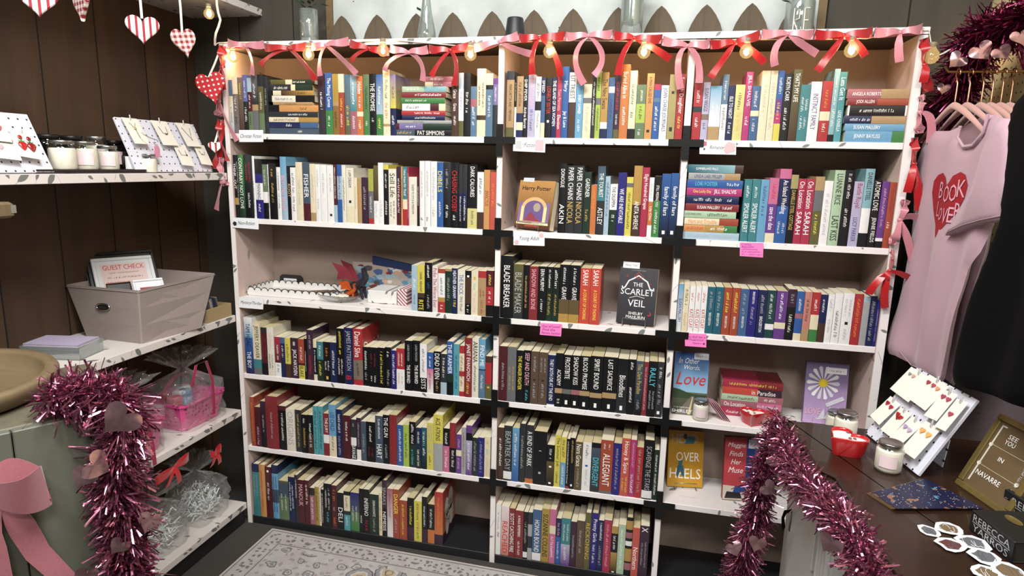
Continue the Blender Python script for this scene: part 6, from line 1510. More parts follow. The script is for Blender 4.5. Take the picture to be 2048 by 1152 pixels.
def basket(label, c, hx_, hy, hh, yaw, seed):
    t_ = Thing('wrapped_basket', label, 'gift basket', c, 'pink gift baskets in clear wrap'); c = Vector(c); Rz = Matrix.Rotation(yaw, 3, 'Z')
    def ring(s_, z, i=0): return [c+Rz @ Vector((a*(hx_*s_-i), b_*(hy*s_-i), z)) for a, b_ in ((-1, -.86), (-.86, -1), (.86, -1), (1, -.86), (1, .86), (.86, 1), (-.86, 1), (-1, .86))]
    mb = MB(); mb.loft([ring(.82, .001), ring(1, hh), ring(1.04, hh), ring(1.04, hh+.007), ring(1, hh+.007, .004), ring(.82, .006, .004)]); mb.add(ring(.82, .001), [tuple(range(8))[::-1]]); mb.add(ring(.82, .006, .004), [tuple(range(8))]); t_.part('basket', mb, M_pk)
    pts = [c+Rz @ Vector((hx_*1.02*math.cos(a)*.0+hx_*.0, hy*1.0*math.cos(a), hh*.75+hh*1.15*math.sin(a))) for a in [math.pi*k/14 for k in range(15)]]; mb = MB(); mb.strip(pts, .02, tuple(Rz @ Vector((1, 0, 0))), th=.0012); t_.part('handle', mb, M_mag)
    rnd = random.Random(seed)
    for k in range(4): mb = MB(); q = c+Rz @ Vector((rnd.uniform(-.5, .5)*hx_, rnd.uniform(-.6, .6)*hy, hh*.5)); s_ = .022; mb.bbox((q.x-s_, q.y-s_, q.z), (q.x+s_, q.y+s_, q.z+hh*.7), .006); t_.part('tissue_parcel', mb, [pmat('pale_parcel', 'c8b8c0', .6), pmat('blue_parcel', '6c84a8', .6), pmat('rose_parcel', 'a84c5c', .6), pmat('white_parcel', 'd4d4d4', .6)][k])
    wrap(t_, (c.x, c.y, c.z+.001), hx_*1.32, hy*1.25, .27, seed, True); return t_
b1 = basket('pink heart-pattern basket in clear film nearest the bookcase', (-1.735, -.155, ZK+.0005), .098, .11, .1, R(-4), 3)
b2 = basket('pink heart-pattern basket in clear film beside the tinsel', (-1.725, -.485, ZK+.0005), .098, .12, .105, R(3), 8)
def tie(t_, pts, w, M_, d=(0, 1, 0)): mb = MB(); mb.strip(pts, w, d, th=.0008); t_.part('ribbon', mb, M_)
tie(b1, [at(*p, 'x', -1.60+.004*i) for i, p in enumerate([(385, 772), (392, 730), (412, 722), (425, 760), (428, 810), (428, 828)])], .011, M_mag, (.2, 1, .1))
tie(b2, [at(*p, 'x', -1.575+.004*i) for i, p in enumerate([(262, 802), (285, 818), (296, 850), (305, 890), (310, 930)])], .013, M_mag, (.2, 1, .1))
ZL = SZ[4]
for k, (lab, px, py, sx, sy, sz) in enumerate((('clear wrapped bundle of white shredded paper with a wide red bow', 335, 985, .1, .11, .24), ('clear wrapped bundle with a small dark red bow nearest the bookcase', 445, 950, .1, .1, .24))):
    y_ = (-.36, -.13)[k]; c = Vector((-1.735, y_, ZL+.0005)); t_ = Thing('wrapped_bundle', lab, 'gift bundle', c, 'clear wrapped gift bundles'); rnd = random.Random(20+k); mb = MB()
    for i in range(500):
        a = rnd.random()*6.283; r = math.sqrt(rnd.random())*.9; h_ = rnd.random()*.13*(1-r*.5); q = c+Vector((r*sx*.85*math.cos(a), r*sy*.9*math.sin(a), .006+h_)); d = Vector((rnd.gauss(0, 1), rnd.gauss(0, 1), rnd.gauss(0, .6))).normalized()*.022; s_ = d.cross(Vector((rnd.random(), rnd.random(), 1))).normalized()*.0022; b_ = Vector((0, 0, .006))
        if q.z+d.z < c.z+.004: d.z = abs(d.z)
        mb.add([q-s_, q+s_, q+d+s_+b_, q+d-s_+b_], [(0, 1, 2, 3)])
    t_.part('shredded_tissue', mb, M_shr)['kind'] = 'stuff'; wrap(t_, c, sx*1.12, sy*1.12, sz, 31+k, True)
    kx = at((347, 431)[k], (935, 905)[k], 'x', (-1.60, -1.625)[k]); tips = [(( -.0, -.085, -.012), (0, .075, .008)), ((0, -.03, .006), (0, .03, .01))][k]
    sc_ = (1, .8)[k]; mb_ = []
    for e in tips:
        T = kx+Vector(e); d = T-kx; pts, ws, wd = [], [], []
        for i in range(8): s_ = i/7; pts.append(kx+d*s_+Vector((.012*math.sin(3.1*s_), 0, 0))); ws.append(.028*(.3+.8*s_)); wd.append(Vector((.1, 0, 1)))
        for i in range(8): s_ = 1-i/7; pts.append(kx+d*s_*.97-Vector((.006*math.sin(3.1*s_), 0, 0))); ws.append(.026*(.3+.8*s_)); wd.append(Vector((-.1, 0, 1)))
        mb = MB(); mb.strip(pts, ws, wd); t_.part('bow_loop', mb, M_red)
    for e in ((.01, -.045, -.05), (.012, .01, -.06)): mb = MB(); pts = bez(kx, kx+Vector(e)*.5+Vector((.012, 0, .01)), kx+Vector(e)*sc_, 8); mb.strip(pts, .02, (0, 1, .2)); t_.part('bow_tail', mb, M_red)
# ---------------------------------------------------------------- green-grey cabinet, round tray, bow, tinsel
E0 = Vector((-1.141, -1.286, 0)); e_ = Vector((.52, .855, 0)).normalized(); nb = Vector((-.855, .52, 0)).normalized(); ZC = 1.0
Lr = ((at(270, 807, 'z', ZC)-E0).dot(e_)); Lf = -.62
m = bpy.data.materials.new('chipped_green_paint'); m.use_nodes = True; N, L = nodes(m); b = N['Principled BSDF']; b.inputs['Roughness'].default_value = .55
tc = N.new('ShaderNodeTexCoord'); n = N.new('ShaderNodeTexNoise'); n.inputs['Scale'].default_value = 9; n.inputs['Detail'].default_value = 8; L.new(tc.outputs['Object'], n.inputs['Vector'])
n2 = N.new('ShaderNodeTexNoise'); n2.inputs['Scale'].default_value = 55; n2.inputs['Detail'].default_value = 6; L.new(tc.outputs['Object'], n2.inputs['Vector'])
c = mix_(N, L, n.outputs['Fac'], hx('55574c'), hx('686a5e')); L.new(mix_(N, L, math_(N, L, 'GREATER_THAN', n2.outputs['Fac'], .69), c, hx('5a4630')), b.inputs['Base Color']); M_gr = m
M_grtop = pmat('worn_green_top', '5e5a4a', .6, noise=.35, nscale=30)
CB = Matrix(((e_.x, nb.x, 0, E0.x), (e_.y, nb.y, 0, E0.y), (0, 0, 1, 0), (0, 0, 0, 1)))
t_ = Thing('plank_cabinet', 'grey-green painted plank cabinet with worn edges under the round wooden tray', 'cabinet', M=CB)
lx, k = Lf, 0; pw = .135; edges = [Lr]; x = (at(22, 885, 'z', .97)-E0).dot(e_)
xs_ = sorted([x, x-.16, x-.32, x-.48, Lr, Lf])
for a, b_ in zip(xs_, xs_[1:]): mb = MB(); mb.bbox((a+.0012, 0, .03), (b_-.0012, .02, ZC-.001), .0018); t_.part('front_board', mb, M_gr, local=True)
mb = MB(); mb.box((Lf, .02, .0), (Lr-.002, .36, ZC-.022)); t_.part('carcass', mb, M_gr, local=True)
mb = MB(); mb.bbox((Lf, .0205, ZC-.0215), (Lr, .37, ZC), .003); t_.part('top', mb, M_grtop, local=True)
M_tw = pmat('turned_pale_wood', '6a5a42', .6, noise=.25, nscale=14, stretch=(1, 6, 1)); cT = (-1.44, -1.213); t_ = Thing('round_tray', 'large round pale wooden tray with thick rim on the green cabinet', 'tray', (cT[0], cT[1], ZC))
mb = MB(); r_ = .238; mb.lathe([(.001, .002), (r_*.86, .002), (r_*.94, .008), (r_, .03), (r_, .04), (r_*.985, .046), (r_*.9, .046), (r_*.88, .04), (r_*.86, .018), (r_*.8, .013), (.001, .012)], (cT[0], cT[1], ZC), 64); t_.part('tray', mb, M_tw)
# big pink bow on the cabinet front
def onc(px, py, off=-.012): 
    d = ray(px, py); n_ = nb; p0 = E0+nb*off; k_ = (p0-CP).dot(n_)/d.dot(n_); return CP+d*k_
M_dpk = satin('dusty_pink_satin', '8c5058', 'a0646c')
t_ = Thing('wide_pink_bow', 'wide pink satin bow with long tail tied to the green cabinet front', 'ribbon bow', onc(-20, 985)); K = onc(-35, 985); T = onc(92, 966, -.03); mb = MB(); pts, ws, wd = [], [], []
for i in range(12*3): s_ = i/35; i = s_*11; pts.append(K+(T-K)*s_-nb*.04*math.sin(3.1*s_)+Vector((0, 0, -.004*i/11))); ws.append(.03+.05*math.sin(1.9*s_)); wd.append(Vector((.25*math.sin(4*s_), 0, 1)))
for i in range(36): s_ = 1-i/35; pts.append(K+(T-K)*s_*.98+nb*.008*math.sin(3.1*s_)+Vector((0, 0, .022*math.sin(3.1*s_)))); ws.append(.03+.04*math.sin(1.9*s_)); wd.append(Vector((-.35, 0, 1)))
mb.strip(pts, ws, wd); t_.part('loop', mb, M_dpk)
for pp, w_ in (([(10, 985), (35, 1040), (75, 1105), (138, 1165)], .042), ([(-20, 1000), (-25, 1080), (5, 1190)], .05)):
    P_ = [onc(x, y, -.02-.006*i) for i, (x, y) in enumerate(pp)]; q = []
    for i in range(len(P_)-1): q += [P_[i]*(1-s_)+P_[i+1]*s_ for s_ in (0, .12, .25, .37, .5, .62, .75, .87)]
    q.append(P_[-1]); mb = MB(); mb.strip(q, [w_*(.6+.6*min(1, i/10))*(1-.35*i/len(q)) for i in range(len(q))], [e_+Vector((0, 0, .35))-nb*.3*math.sin(i*.22) for i in range(len(q))]); t_.part('tail', mb, M_dpk)
mb = MB(); mb.ball(K, .02, 12); t_.part('knot', mb, M_dpk)
g1 = [onc(95, 800, .02), onc(160, 782, .02), onc(215, 785, .0), onc(258, 830, -.03)]; g2 = [onc(258, 830, -.03), onc(238, 900, -.03), onc(236, 980, -.03), onc(250, 1070, -.03), onc(262, 1190, -.03)]
front = -nb
garland('pink tinsel garland with foil hearts draped over the corner of the green cabinet', [(g1, .058, .066), (g2, .062, .06)], 0, 13000, M_tin, 5, wid=.0024,
    hearts=[(onc(245, 835, -.1), (.5, -.8, .2), .075), (onc(190, 930, -.07), front, .06), (onc(170, 950, -.06), (.3, -.9, .3), .05), (onc(300, 1040, -.08), (.7, -.4, .3), .05), (onc(172, 1150, -.06), front, .05), (onc(240, 1090, -.08), (.5, -.6, .2), .04)])
# pale wooden cut-out at the left of the wall
mb = MB(); p = at(0, 420, 'x', -1.62); mb.bbox((-1.64, p.y-.12, p.z-.02), (-1.60, at(19, 420, 'x', -1.62).y, p.z+.02), .006)
blk = Thing('wooden_sign', 'rounded end of a pale wooden sign with a grey band', 'sign', (-1.62, p.y, p.z)); blk.part('board', mb, M_tw)
ye_ = at(19, 420, 'x', -1.62).y; mb = MB(); mb.box((-1.641, ye_-.012, p.z-.008), (-1.599, ye_+.001, p.z+.012)); blk.part('band', mb, pmat('grey_band', '7c7c74', .6))
# ---------------------------------------------------------------- desk with its ornaments
ZD = .85; DP = [(.35, -.40), (.367, -.405), (.381, -.678), (.411, -.712), (.426, -1.063), (.44, -1.95), (.962, -1.95), (.962, -.40)]
M_top = pmat('dark_stained_top', '29180f', .34, noise=.4, nscale=5, coat=.2, stretch=(1, 4, 1)); M_db = pmat('grey_white_paint', 'c6c4c0', .5, noise=.08, nscale=30, bump=.1)
M_dkw = pmat('dark_edge', '20130e', .35, coat=.3)
def inset(P_, d):
    n = len(P_); out = []
    for i in range(n):
        a, b_, c = Vector(P_[i-1]), Vector(P_[i]), Vector(P_[(i+1) % n]); e1, e2 = (b_-a).normalized(), (c-b_).normalized(); n1, n2 = Vector((-e1.y, e1.x)), Vector((-e2.y, e2.x)); m_ = (n1+n2).normalized(); out.append(b_+m_*d/max(.3, m_.dot(n1)))
    return out
t_ = Thing('writing_desk', 'dark wood topped desk with pale painted fluted body and shaped front', 'desk', (.6, -1.0, 0))
def rg(d, z): return [(p.x, p.y, z) for p in inset(DP, d)]
mb = MB(); mb.loft([rg(.012, ZD-.034), rg(.002, ZD-.03), rg(0, ZD-.02), rg(.004, ZD-.013), rg(.004, ZD-.008), rg(.0, ZD-.004), rg(.006, ZD)]); mb.add(rg(.006, ZD), [tuple(range(8))]); mb.add(rg(.012, ZD-.034), [tuple(range(8))[::-1]]); t_.part('top', mb, M_top)
mb = MB(); mb.loft([rg(.012, ZD-.034-.02), rg(.012, ZD-.034)]); t_.part('moulding', mb, M_dkw)
mb = MB(); mb.loft([rg(.03, .06), rg(.03, ZD-.05)]); mb.add(rg(.03, .06), [tuple(range(8))[::-1]]); mb.add(rg(.03, ZD-.05), [tuple(range(8))]); t_.part('body', mb, M_db)
for (x, y) in ((.42, -.46), (.47, -1.85), (.9, -.46), (.9, -1.85)): mb = MB(); mb.lathe([(.012, 0), (.02, .03), (.022, .06)], (x, y, 0), 12, caps=True); t_.part('foot', mb, M_db)
# drawer front on the side facing the room, black drop handle, fluted column
xf = .403; mb = MB(); mb.bbox((xf-.004, -.66, .58), (xf+.012, -.44, .78), .003); dr = t_.part('drawer_front', mb, M_db)
hp = at(1575, 1040, 'x', xf-.012); mb = MB(); mb.tube([hp+Vector((.006, 0, .028)), hp+Vector((-.006, .006, .02)), hp+Vector((-.01, .01, 0)), hp+Vector((-.008, .002, -.022)), hp+Vector((-.01, -.008, -.03))], [.004, .005, .004, .005, .002], 8); hd = t_.part('drop_handle', mb, M_wire, under=dr)
mb = MB(); mb.prism([(-.006, -.03), (.006, -.03), (.009, 0), (.006, .032), (-.006, .032), (-.009, 0)], hp+Vector((.006, 0, 0)), (0, -1, 0), (0, 0, 1), .003); t_.part('handle_plate', mb, M_wire, under=dr)
mb = MB(); mb.bbox((.40, -.80, .1), (.445, -.70, .77), .004)
for k in range(4): mb.tube([(.399, -.715-.022*k, .14), (.399, -.715-.022*k, .74)], .0075, 8)
t_.part('fluted_column', mb, M_db)
mb = MB(); mb.bbox((.375, -.72, .28), (.43, -.41, .31), .005); mb2 = MB(); t_.part('side_rail', mb, M_db)
zd = ZD+.0005
heart_dish('red ceramic heart dish candle on the dark desk top', (.468, -.575, zd), .098, .046, R(-55))
jar('glass candle jar behind the heart dish on the desk', (.487, -.482, zd), .0275, .07); jar('glass candle jar with rose print before the earring board', (.535, -.645, zd), .0285, .068, lab=M_blab)
# earring board
pb = pegboard('peg_display', 'tilted white peg board with heart earring cards on the desk', (.545, -.445, zd+.004), (.043, -.221, 0), (.075, .055, .15), .225, .205, [
    (.2, .93, .085, .066, .05, [('h', -.024, -.008, .005, '8c9088'), ('h', -.008, -.008, .006, 'c8a08c')], 'earring card with grey and tan hearts, far end of the upper row'),
    (.5, .95, .075, .066, .05, [('h', -.02, -.008, .0065, 'a03040'), ('h', 0, -.008, .0065, 'b04050'), ('h', .018, -.009, .0065, 'd09070')], 'earring card with red and tan hearts in the middle of the upper row'),
    (.74, .9, .042, .066, -.1, [('h', -.008, -.008, .007, '9c3450'), ('h', .01, -.01, .007, 'a83c54')], 'narrow earring card with striped crimson hearts'),
    (.93, .88, .034, .07, -.1, [('h', 0, -.03, .007, 'a0404c')], 'narrow card with hanging red earrings at the near end of the upper row'),
    (.14, .5, .05, .062, .1, [('h', -.01, -.008, .007, 'a01838'), ('h', .01, -.01, .007, 'b02040')], 'earring card with shiny crimson hearts, far end of the lower row'),
    (.38, .47, .045, .064, .0, [('h', -.01, -.009, .0065, 'a82428'), ('h', .006, -.012, .0065, 'a82428'), ('h', -.002, -.016, .0065, '8c1c20')], 'earring card with a cluster of red hearts'),
    (.6, .45, .045, .068, .1, [('h', -.009, -.02, .007, 'a890b4'), ('h', .009, -.02, .007, 'b8a0bc')], 'earring card with lilac drops'),
    (.82, .5, .052, .078, -.05, [('h', -.011, -.014, .0085, 'd8a060'), ('h', .012, -.016, .0085, 'dca868')], 'earring card with two apricot hearts, near end of the lower row')])
# gold frame
M_gold = pmat('antique_gold_frame', '7c6a3c', .38, .55, noise=.2, nscale=60); M_brn = pmat('bronze_print', '5c4a30', .6, noise=.15, nscale=40)
gf = picture('gold_frame', 'antique gold frame with ticket print lettered SEE YOU IN NAVARRE on the desk', (.656, -.673, zd), (.034, -.130, 0), (.062, .03, .147), .142, .178, M_gold, M_brn, [('SEE', .42, .8, .16, .055, 'w'), ('YOU', .42, .73, .18, .055, 'w'), ('IN', .44, .52, .09, .05, 'w'), ('NAVARRE', .42, .27, .44, .06, 'w'), ], th=.016, fr=.014, inner=None, grp=None,
    deco=[((.021, .003, .024), (.0245, .0036, .158), 'c8c4b4'), ((.022, .003, .155), (.034, .0036, .158), 'c8c4b4'), ((.027, .0032, .064), (.122, .0036, .0652), 'a89c7c'), ((.027, .0032, .112), (.122, .0036, .1132), 'a89c7c')])
for z_ in (.03, .066, .112):
    tb = MB(); scribble(tb, (.118, .0028, z_+.02), (0, 0, 1), (-1, 0, 0), .032, .007, 0, random.Random(int(z_*1000))); gf.part('ticket_stub_print', tb, TXM['s'], local=True)
for x_, z_ in ((.023, .066), (.023, .112), (.121, .066), (.121, .112)): mb = MB(); mb.lathe([(.001, 0), (.005, .0001), (.005, .0006)], (0, 0, 0), 12); mb.v = [Vector((x_+p.x, .0031-p.z, z_+p.y)) for p in mb.v]; gf.part('ticket_notch', mb, pmat('print_c8c4b4', 'c8c4b4', .6), local=True)
# fan of dark blue star cards
m = bpy.data.materials.new('star_sky_print'); m.use_nodes = True; N, L = nodes(m); b = N['Principled BSDF']; b.inputs['Roughness'].default_value = .35
tc = N.new('ShaderNodeTexCoord'); n = N.new('ShaderNodeTexNoise'); n.inputs['Scale'].default_value = 42; n.inputs['Detail'].default_value = 3; L.new(tc.outputs['Object'], n.inputs['Vector']); n2 = N.new('ShaderNodeTexNoise'); n2.inputs['Scale'].default_value = 22; L.new(tc.outputs['Object'], n2.inputs['Vector'])
c = mix_(N, L, math_(N, L, 'GREATER_THAN', n.outputs['Fac'], .6), hx('141838'), mix_(N, L, math_(N, L, 'GREATER_THAN', n2.outputs['Fac'], .5), hx('4c7ca4'), hx('7c5a44')))
v_ = N.new('ShaderNodeTexVoronoi'); v_.inputs['Scale'].default_value = 150; L.new(tc.outputs['Object'], v_.inputs['Vector']); L.new(mix_(N, L, math_(N, L, 'LESS_THAN', v_.outputs['Distance'], .14), c, hx('c8ccd8')), b.inputs['Base Color']); M_star = m
A, B, C_, D_ = (Vector(at(*p, 'z', zd)) for p in ((1742, 990), (1850, 962), (1968, 1022), (1792, 1022)))
for k in range(5):
    mb = MB(); off = Vector((-.0018*(4-k), .001*(4-k), 0)); q = [p+off+Vector((0, 0, .0012*k)) for p in (A, D_, C_, B)]; mb.add(q+[p+Vector((0, 0, .0009)) for p in q], [(3, 2, 1, 0), (4, 5, 6, 7), (0, 1, 5, 4), (1, 2, 6, 5), (2, 3, 7, 6), (3, 0, 4, 7)]); single('star_print', f'dark blue starry print, {ORD[4-k]} from the top of the pile before the gold frame', 'print', mb, M_star if k == 4 else M_brn, tuple(q[0]), 'pile of starry prints')
# stickers
M_stk = pmat('white_sticker', 'd8dade', .3); M_sk2 = pmat('grey_sticker_ink', '5c5e64', .4); M_sk3 = pmat('brown_sticker_ink', '6c5a44', .4); M_sk4 = pmat('maroon_sticker_ink', '5a3434', .4)
for k, (px, py, r, m2, lab) in enumerate(((1858, 1062, .021, M_sk2, 'white die-cut sticker with grey drawing at the far end of the sticker spread'), (1897, 1058, .026, M_sk3, 'round cream sticker with a brown emblem'), (1902, 1092, .025, M_sk4, 'white edged sticker with a maroon square'), (1945, 1088, .028, M_sk2, 'white sticker with grey waves beside the black book'),
        (1970, 1118, .027, M_sk2, 'white torn-edge sticker with a curled black mark'), (1975, 1152, .026, M_sk3, 'white sticker with an olive emblem near the frame bottom'), (2020, 1150, .03, M_sk3, 'pale sticker with black leaves at the near corner'))):
    c = at(px, py, 'z', zd+.001); rnd = random.Random(60+k); pts = [c+Vector((r*math.cos(a)*rnd.uniform(.75, 1.1), r*math.sin(a)*rnd.uniform(.75, 1.1), .0009*k)) for a in [6.283*i/11 for i in range(11)]]
    s_ = Thing('sticker', lab, 'sticker', tuple(c), 'loose white stickers on the desk'); mb = MB(); mb.add(pts+[p+Vector((0, 0, .0005)) for p in pts], [tuple(range(11))[::-1], tuple(range(11, 22))]+[(i, (i+1) % 11, 11+(i+1) % 11, 11+i) for i in range(11)]); s_.part('backing', mb, M_stk)
    mb = MB(); c2 = sum(pts, Vector())/11; mb.add([c2+(p-c2)*(.62+.12*(i % 2))+Vector((0, 0, .0008)) for i, p in enumerate(pts)], [tuple(range(11))]); s_.part('drawing', mb, m2)
    mb = MB()
    for q_ in range(4): a0 = rnd.random()*6.283; mb.tube([c2+Vector((r*.25*(q_-1.5)+r*.2*math.cos(a0+i*.5), r*.5*math.sin(a0+i*.55), .0012)) for i in range(6)], .0005, 4)
    s_.part('drawn_line', mb, M_stk if k % 2 else M_sk2)
# black boxed books lettered along the spine
def blackbook(label, px, py, wdt, yaw, lines, th=.04):
    c = at(px, py, 'z', zd); M = Matrix.Translation((c.x, c.y, zd)) @ Matrix.Rotation(yaw, 4, 'Z'); t_ = Thing('book', label, 'book', M=M, group='black books on the desk'); mb = MB(); mb.bbox((0, 0, 0), (wdt, .13, .003), .001); mb.bbox((0, 0, th-.003), (wdt, .13, th), .001); mb.box((0, -.0005, .001), (wdt, .003, th-.001)); t_.part('cover', mb, M_blk2, local=True)
    mb = MB(); mb.box((.002, .004, .0032), (wdt-.002, .127, th-.0032)); t_.part('page_block', mb, pmat('black_page_edges', '2a2622', .6), local=True)
    tb = MB()
    for s_, z_ in lines: text(tb, s_, (wdt*.5, -.0012, z_), (1, 0, 0), (0, 0, 1), wdt*.86, .013)
    tb.box((wdt*.06, -.0012, th*.5-.0004), (wdt*.94, -.0008, th*.5+.0004)); t_.part('spine_lettering', tb, TXM['s'], local=True)
    return t_, M
M_blk2 = pmat('black_cloth', '131315', .5)
b_, M = blackbook('small black book lettered REBECCA YARROS with a gold oval on its cover', 1938, 1058, .105, R(-78), [('REBECCA', .029), ('YARROS', .011)])
mb = MB(); mb.lathe([(.001, 0), (.018, .0002), (.0185, .0006)], (.035, .05, .0402), 20, sx=1.0, sy=.55); b_.part('gold_oval', mb, M_gold, local=True)
b_, M = blackbook('black book lettered REBECCA cut off at the frame edge', 2003, 1020, .14, R(-76), [('REBECCA', .033), ('YARROS', .012)], .046)
for k in range(3): mb = MB(); mb.tube([(.07+(.012+.006*k)*math.cos(a), .05+(.012+.006*k)*math.sin(a), .0468) for a in [6.283*i/14 for i in range(15)]], .0007, 5); b_.part('gold_emblem', mb, M_gold, local=True)
# tinsel on the desk corner
def D3(*pts): return [Vector(p) for p in pts]
L1 = [at(1545, 765, 'y', -.25), at(1555, 830, 'y', -.36)+Vector((0, 0, .0)), at(1575, 880, 'x', .34), at(1535, 960, 'x', .335), at(1540, 1040, 'x', .335), at(1510, 1110, 'x', .33), at(1490, 1185, 'x', .33)]
L1 = [at(1560, 838, 'y', -.39), at(1548, 890, 'y', -.43), at(1524, 950, 'y', -.45), at(1514, 1025, 'y', -.46), at(1492, 1090, 'y', -.47), at(1474, 1180, 'y', -.47)]
L2 = [at(1565, 870, 'y', -.44), at(1590, 935, 'x', .345), at(1634, 988, 'x', .355), at(1682, 1036, 'x', .36), at(1716, 1088, 'x', .365), at(1738, 1150, 'x', .37), at(1745, 1200, 'x', .37)]
garland('pink tinsel garland with foil hearts pinned round the corner of the desk', [(L1, .045, .055), (L2, .045, .042)], 0, 12000, M_tin, 9, wid=.0021,
    hearts=[(at(1548, 920, 'y', -.52), (-.3, -1, .2), .04), (at(1535, 975, 'y', -.53), (-.2, -1, .1), .045), (at(1468, 1095, 'y', -.53), (-.2, -1, .3), .045), (at(1515, 1085, 'y', -.54), (0, -1, .3), .05), (at(1662, 1085, 'x', .31), (-.6, -.8, .2), .04)])
# ---------------------------------------------------------------- shirts and hangers
XSH = .755
M_shirt = pmat('pink_jersey', 'b898a6', .9, noise=.05, nscale=300, bump=.25, bscale=900, sheen=.2); M_red2 = pmat('red_print', '9c1824', .7, noise=.08, nscale=80); M_black = pmat('black_jersey', '060607', .95, bump=.2, bscale=800, spec=.12)
M_rg = pmat('rose_gold_wire', 'b08068', .25, .95); M_velvet = pmat('pink_velvet', 'c09088', .8, sheen=.5)
def garment(label, outline, X, mat, name='t_shirt', th=.022, amp=.012, seed=0, name_part='fabric', cat='shirt', prints=None):
    """outline: pixel polygon of the hanging cloth in the plane x = X; filled with a grid, folded in depth, front and back layers"""
    P_ = [at(px, py, 'x', X) for px, py in outline]; ys = [p.y for p in P_]; zs_ = [p.z for p in P_]; poly = [(p.y, p.z) for p in P_]
    def inside(y, z):
        c = False; j = len(poly)-1
        for i in range(len(poly)):
            if (poly[i][1] > z) != (poly[j][1] > z) and y < (poly[j][0]-poly[i][0])*(z-poly[i][1])/(poly[j][1]-poly[i][1])+poly[i][0]: c = not c
            j = i
        return c
    import mathutils.geometry as mg
    st = .012; pts = []; n0 = len(poly)
    edge = []
    for i in range(n0):
        a, b_ = Vector(poly[i]), Vector(poly[(i+1) % n0]); k = max(1, int((b_-a).length/st)); edge += [a+(b_-a)*j/k for j in range(k)]
    ne = len(edge); pts = edge[:]; y = min(ys)+st
    def edist(q): return min((q-e).length for e in edge)
    while y < max(ys):
        z = min(zs_)+st
        while z < max(zs_):
            q = Vector((y, z))
            if inside(y, z) and edist(q) > st*.6: pts.append(q)
            z += st
        y += st
    vv, _, ff, _, _, _ = mg.delaunay_2d_cdt(pts, [(i, (i+1) % ne) for i in range(ne)], [], 1, 1e-5)
    z1 = max(zs_)
    def fold(y, z): d = (z1-z); return amp*min(1, d*2.2)*(math.sin(y*34+z*3.5+seed)*.7+.6*math.sin(y*13-z*5+seed*2)+.4*mn.noise(Vector((y*9, z*6, seed))))
    t_ = Thing(name, label, cat, (X, sum(ys)/len(ys), max(zs_))); mb = MB(); E_ = [min((Vector(v)-e).length for e in edge) for v in vv]
    F = [(X+fold(v[0], v[1])-th/2*min(1, E_[i]/.03)**.6, v[0], v[1]) for i, v in enumerate(vv)]; Bk = [(X+fold(v[0], v[1])+th/2*min(1, E_[i]/.03)**.6, v[0], v[1]) for i, v in enumerate(vv)]
    fs = [tuple(f) for f in ff]; mb.add(F, [f[::-1] for f in fs], smooth=True); mb.add(Bk, fs, smooth=True); t_.part(name_part, mb, mat)
    t_.front = lambda y, z: X+fold(y, z)-th/2-.0015
    t_.edge = edge; return t_
sh = [(1921, 252), (1900, 262), (1872, 262), (1849, 280), (1832, 330), (1822, 420), (1810, 520), (1792, 620), (1773, 700), (1800, 712), (1822, 738), (1850, 750), (1884, 781), (1892, 740), (1905, 690), (1925, 610), (1945, 540), (1966, 505), (1985, 450), (1998, 360), (2006, 250), (1998, 232), (1974, 228), (1965, 262), (1944, 288), (1926, 290), (1914, 275)]
ts = garment('pink t-shirt with a red heart print lettered BOOK LOVER on the front hanger', sh, XSH, M_shirt, seed=1, amp=.016, name='pink_t_shirt')
sleeve = [(1996, 236), (2013, 240), (2018, 290), (2013, 360), (2005, 437), (1960, 446), (1925, 456), (1890, 471), (1915, 440), (1935, 405), (1952, 350), (1968, 290)]
def sleeve_part():
    q = [at(a, b_, 'x', XSH-.028) for a, b_ in sleeve]; c = sum(q, Vector())/len(q); vs = []; fs = []; n = len(q); K_ = 5; mb = MB()
    for j in range(K_+1): vs += [c+(p-c)*(j/K_)+Vector((-.014*(1-(j/K_)**2), 0, 0)) for p in q]
    vs += [Vector((p.x+.02, p.y, p.z)) for p in q]
    mb.add(vs, [(j*n+i, j*n+(i+1) % n, (j+1)*n+(i+1) % n, (j+1)*n+i) for j in range(K_+1) for i in range(n)], smooth=True); ts.part('sleeve', mb, M_shirt)
    hm = [at(a, b_, 'x', XSH-.031) for a, b_ in ((2005, 431), (1960, 440), (1925, 450), (1894, 464))]; mb = MB(); mb.tube(hm, .0011, 5); ts.part('sleeve_hem', mb, M_shirt)
sleeve_part()
hp_ = [(1886, 350), (1897, 346), (1905, 355), (1909, 372), (1922, 352), (1935, 344), (1942, 350), (1944, 370), (1938, 395), (1925, 425), (1905, 455), (1888, 476), (1880, 450), (1875, 420), (1874, 385), (1878, 362)]
mb = MB(); q = [at(px, py, 'x', XSH) for px, py in hp_]; c = sum(q, Vector())/len(q); vs = []; fs = []; n = len(q); K_ = 6
for j in range(K_+1): vs += [c+(p-c)*(j/K_) for p in q]
vs = [(ts.front(v.y, v.z), v.y, v.z) for v in vs]; mb.add(vs, [(j*n+i, j*n+(i+1) % n, (j+1)*n+(i+1) % n, (j+1)*n+i) for j in range(K_) for i in range(n)], smooth=True); ts.part('heart_print', mb, M_red2)
mb = MB()
def tsh(s_, px, py, L_, H_, rot=0):
    c = at(px, py, 'x', XSH-.012); u = Vector((0, -1, 0)); v = Vector((0, 0, 1)); q = Matrix.Rotation(rot, 3, 'X'); n0 = len(mb.v); text(mb, s_, c, q @ u, q @ v, L_, H_)
    for i in range(n0, len(mb.v)): p = mb.v[i]; mb.v[i] = Vector((ts.front(p.y, p.z)-.002, p.y, p.z))
for ch, px, py in (('B', 1887, 380), ('O', 1900, 388), ('O', 1912, 386), ('K', 1925, 377)): tsh(ch, px, py, .032, .044)
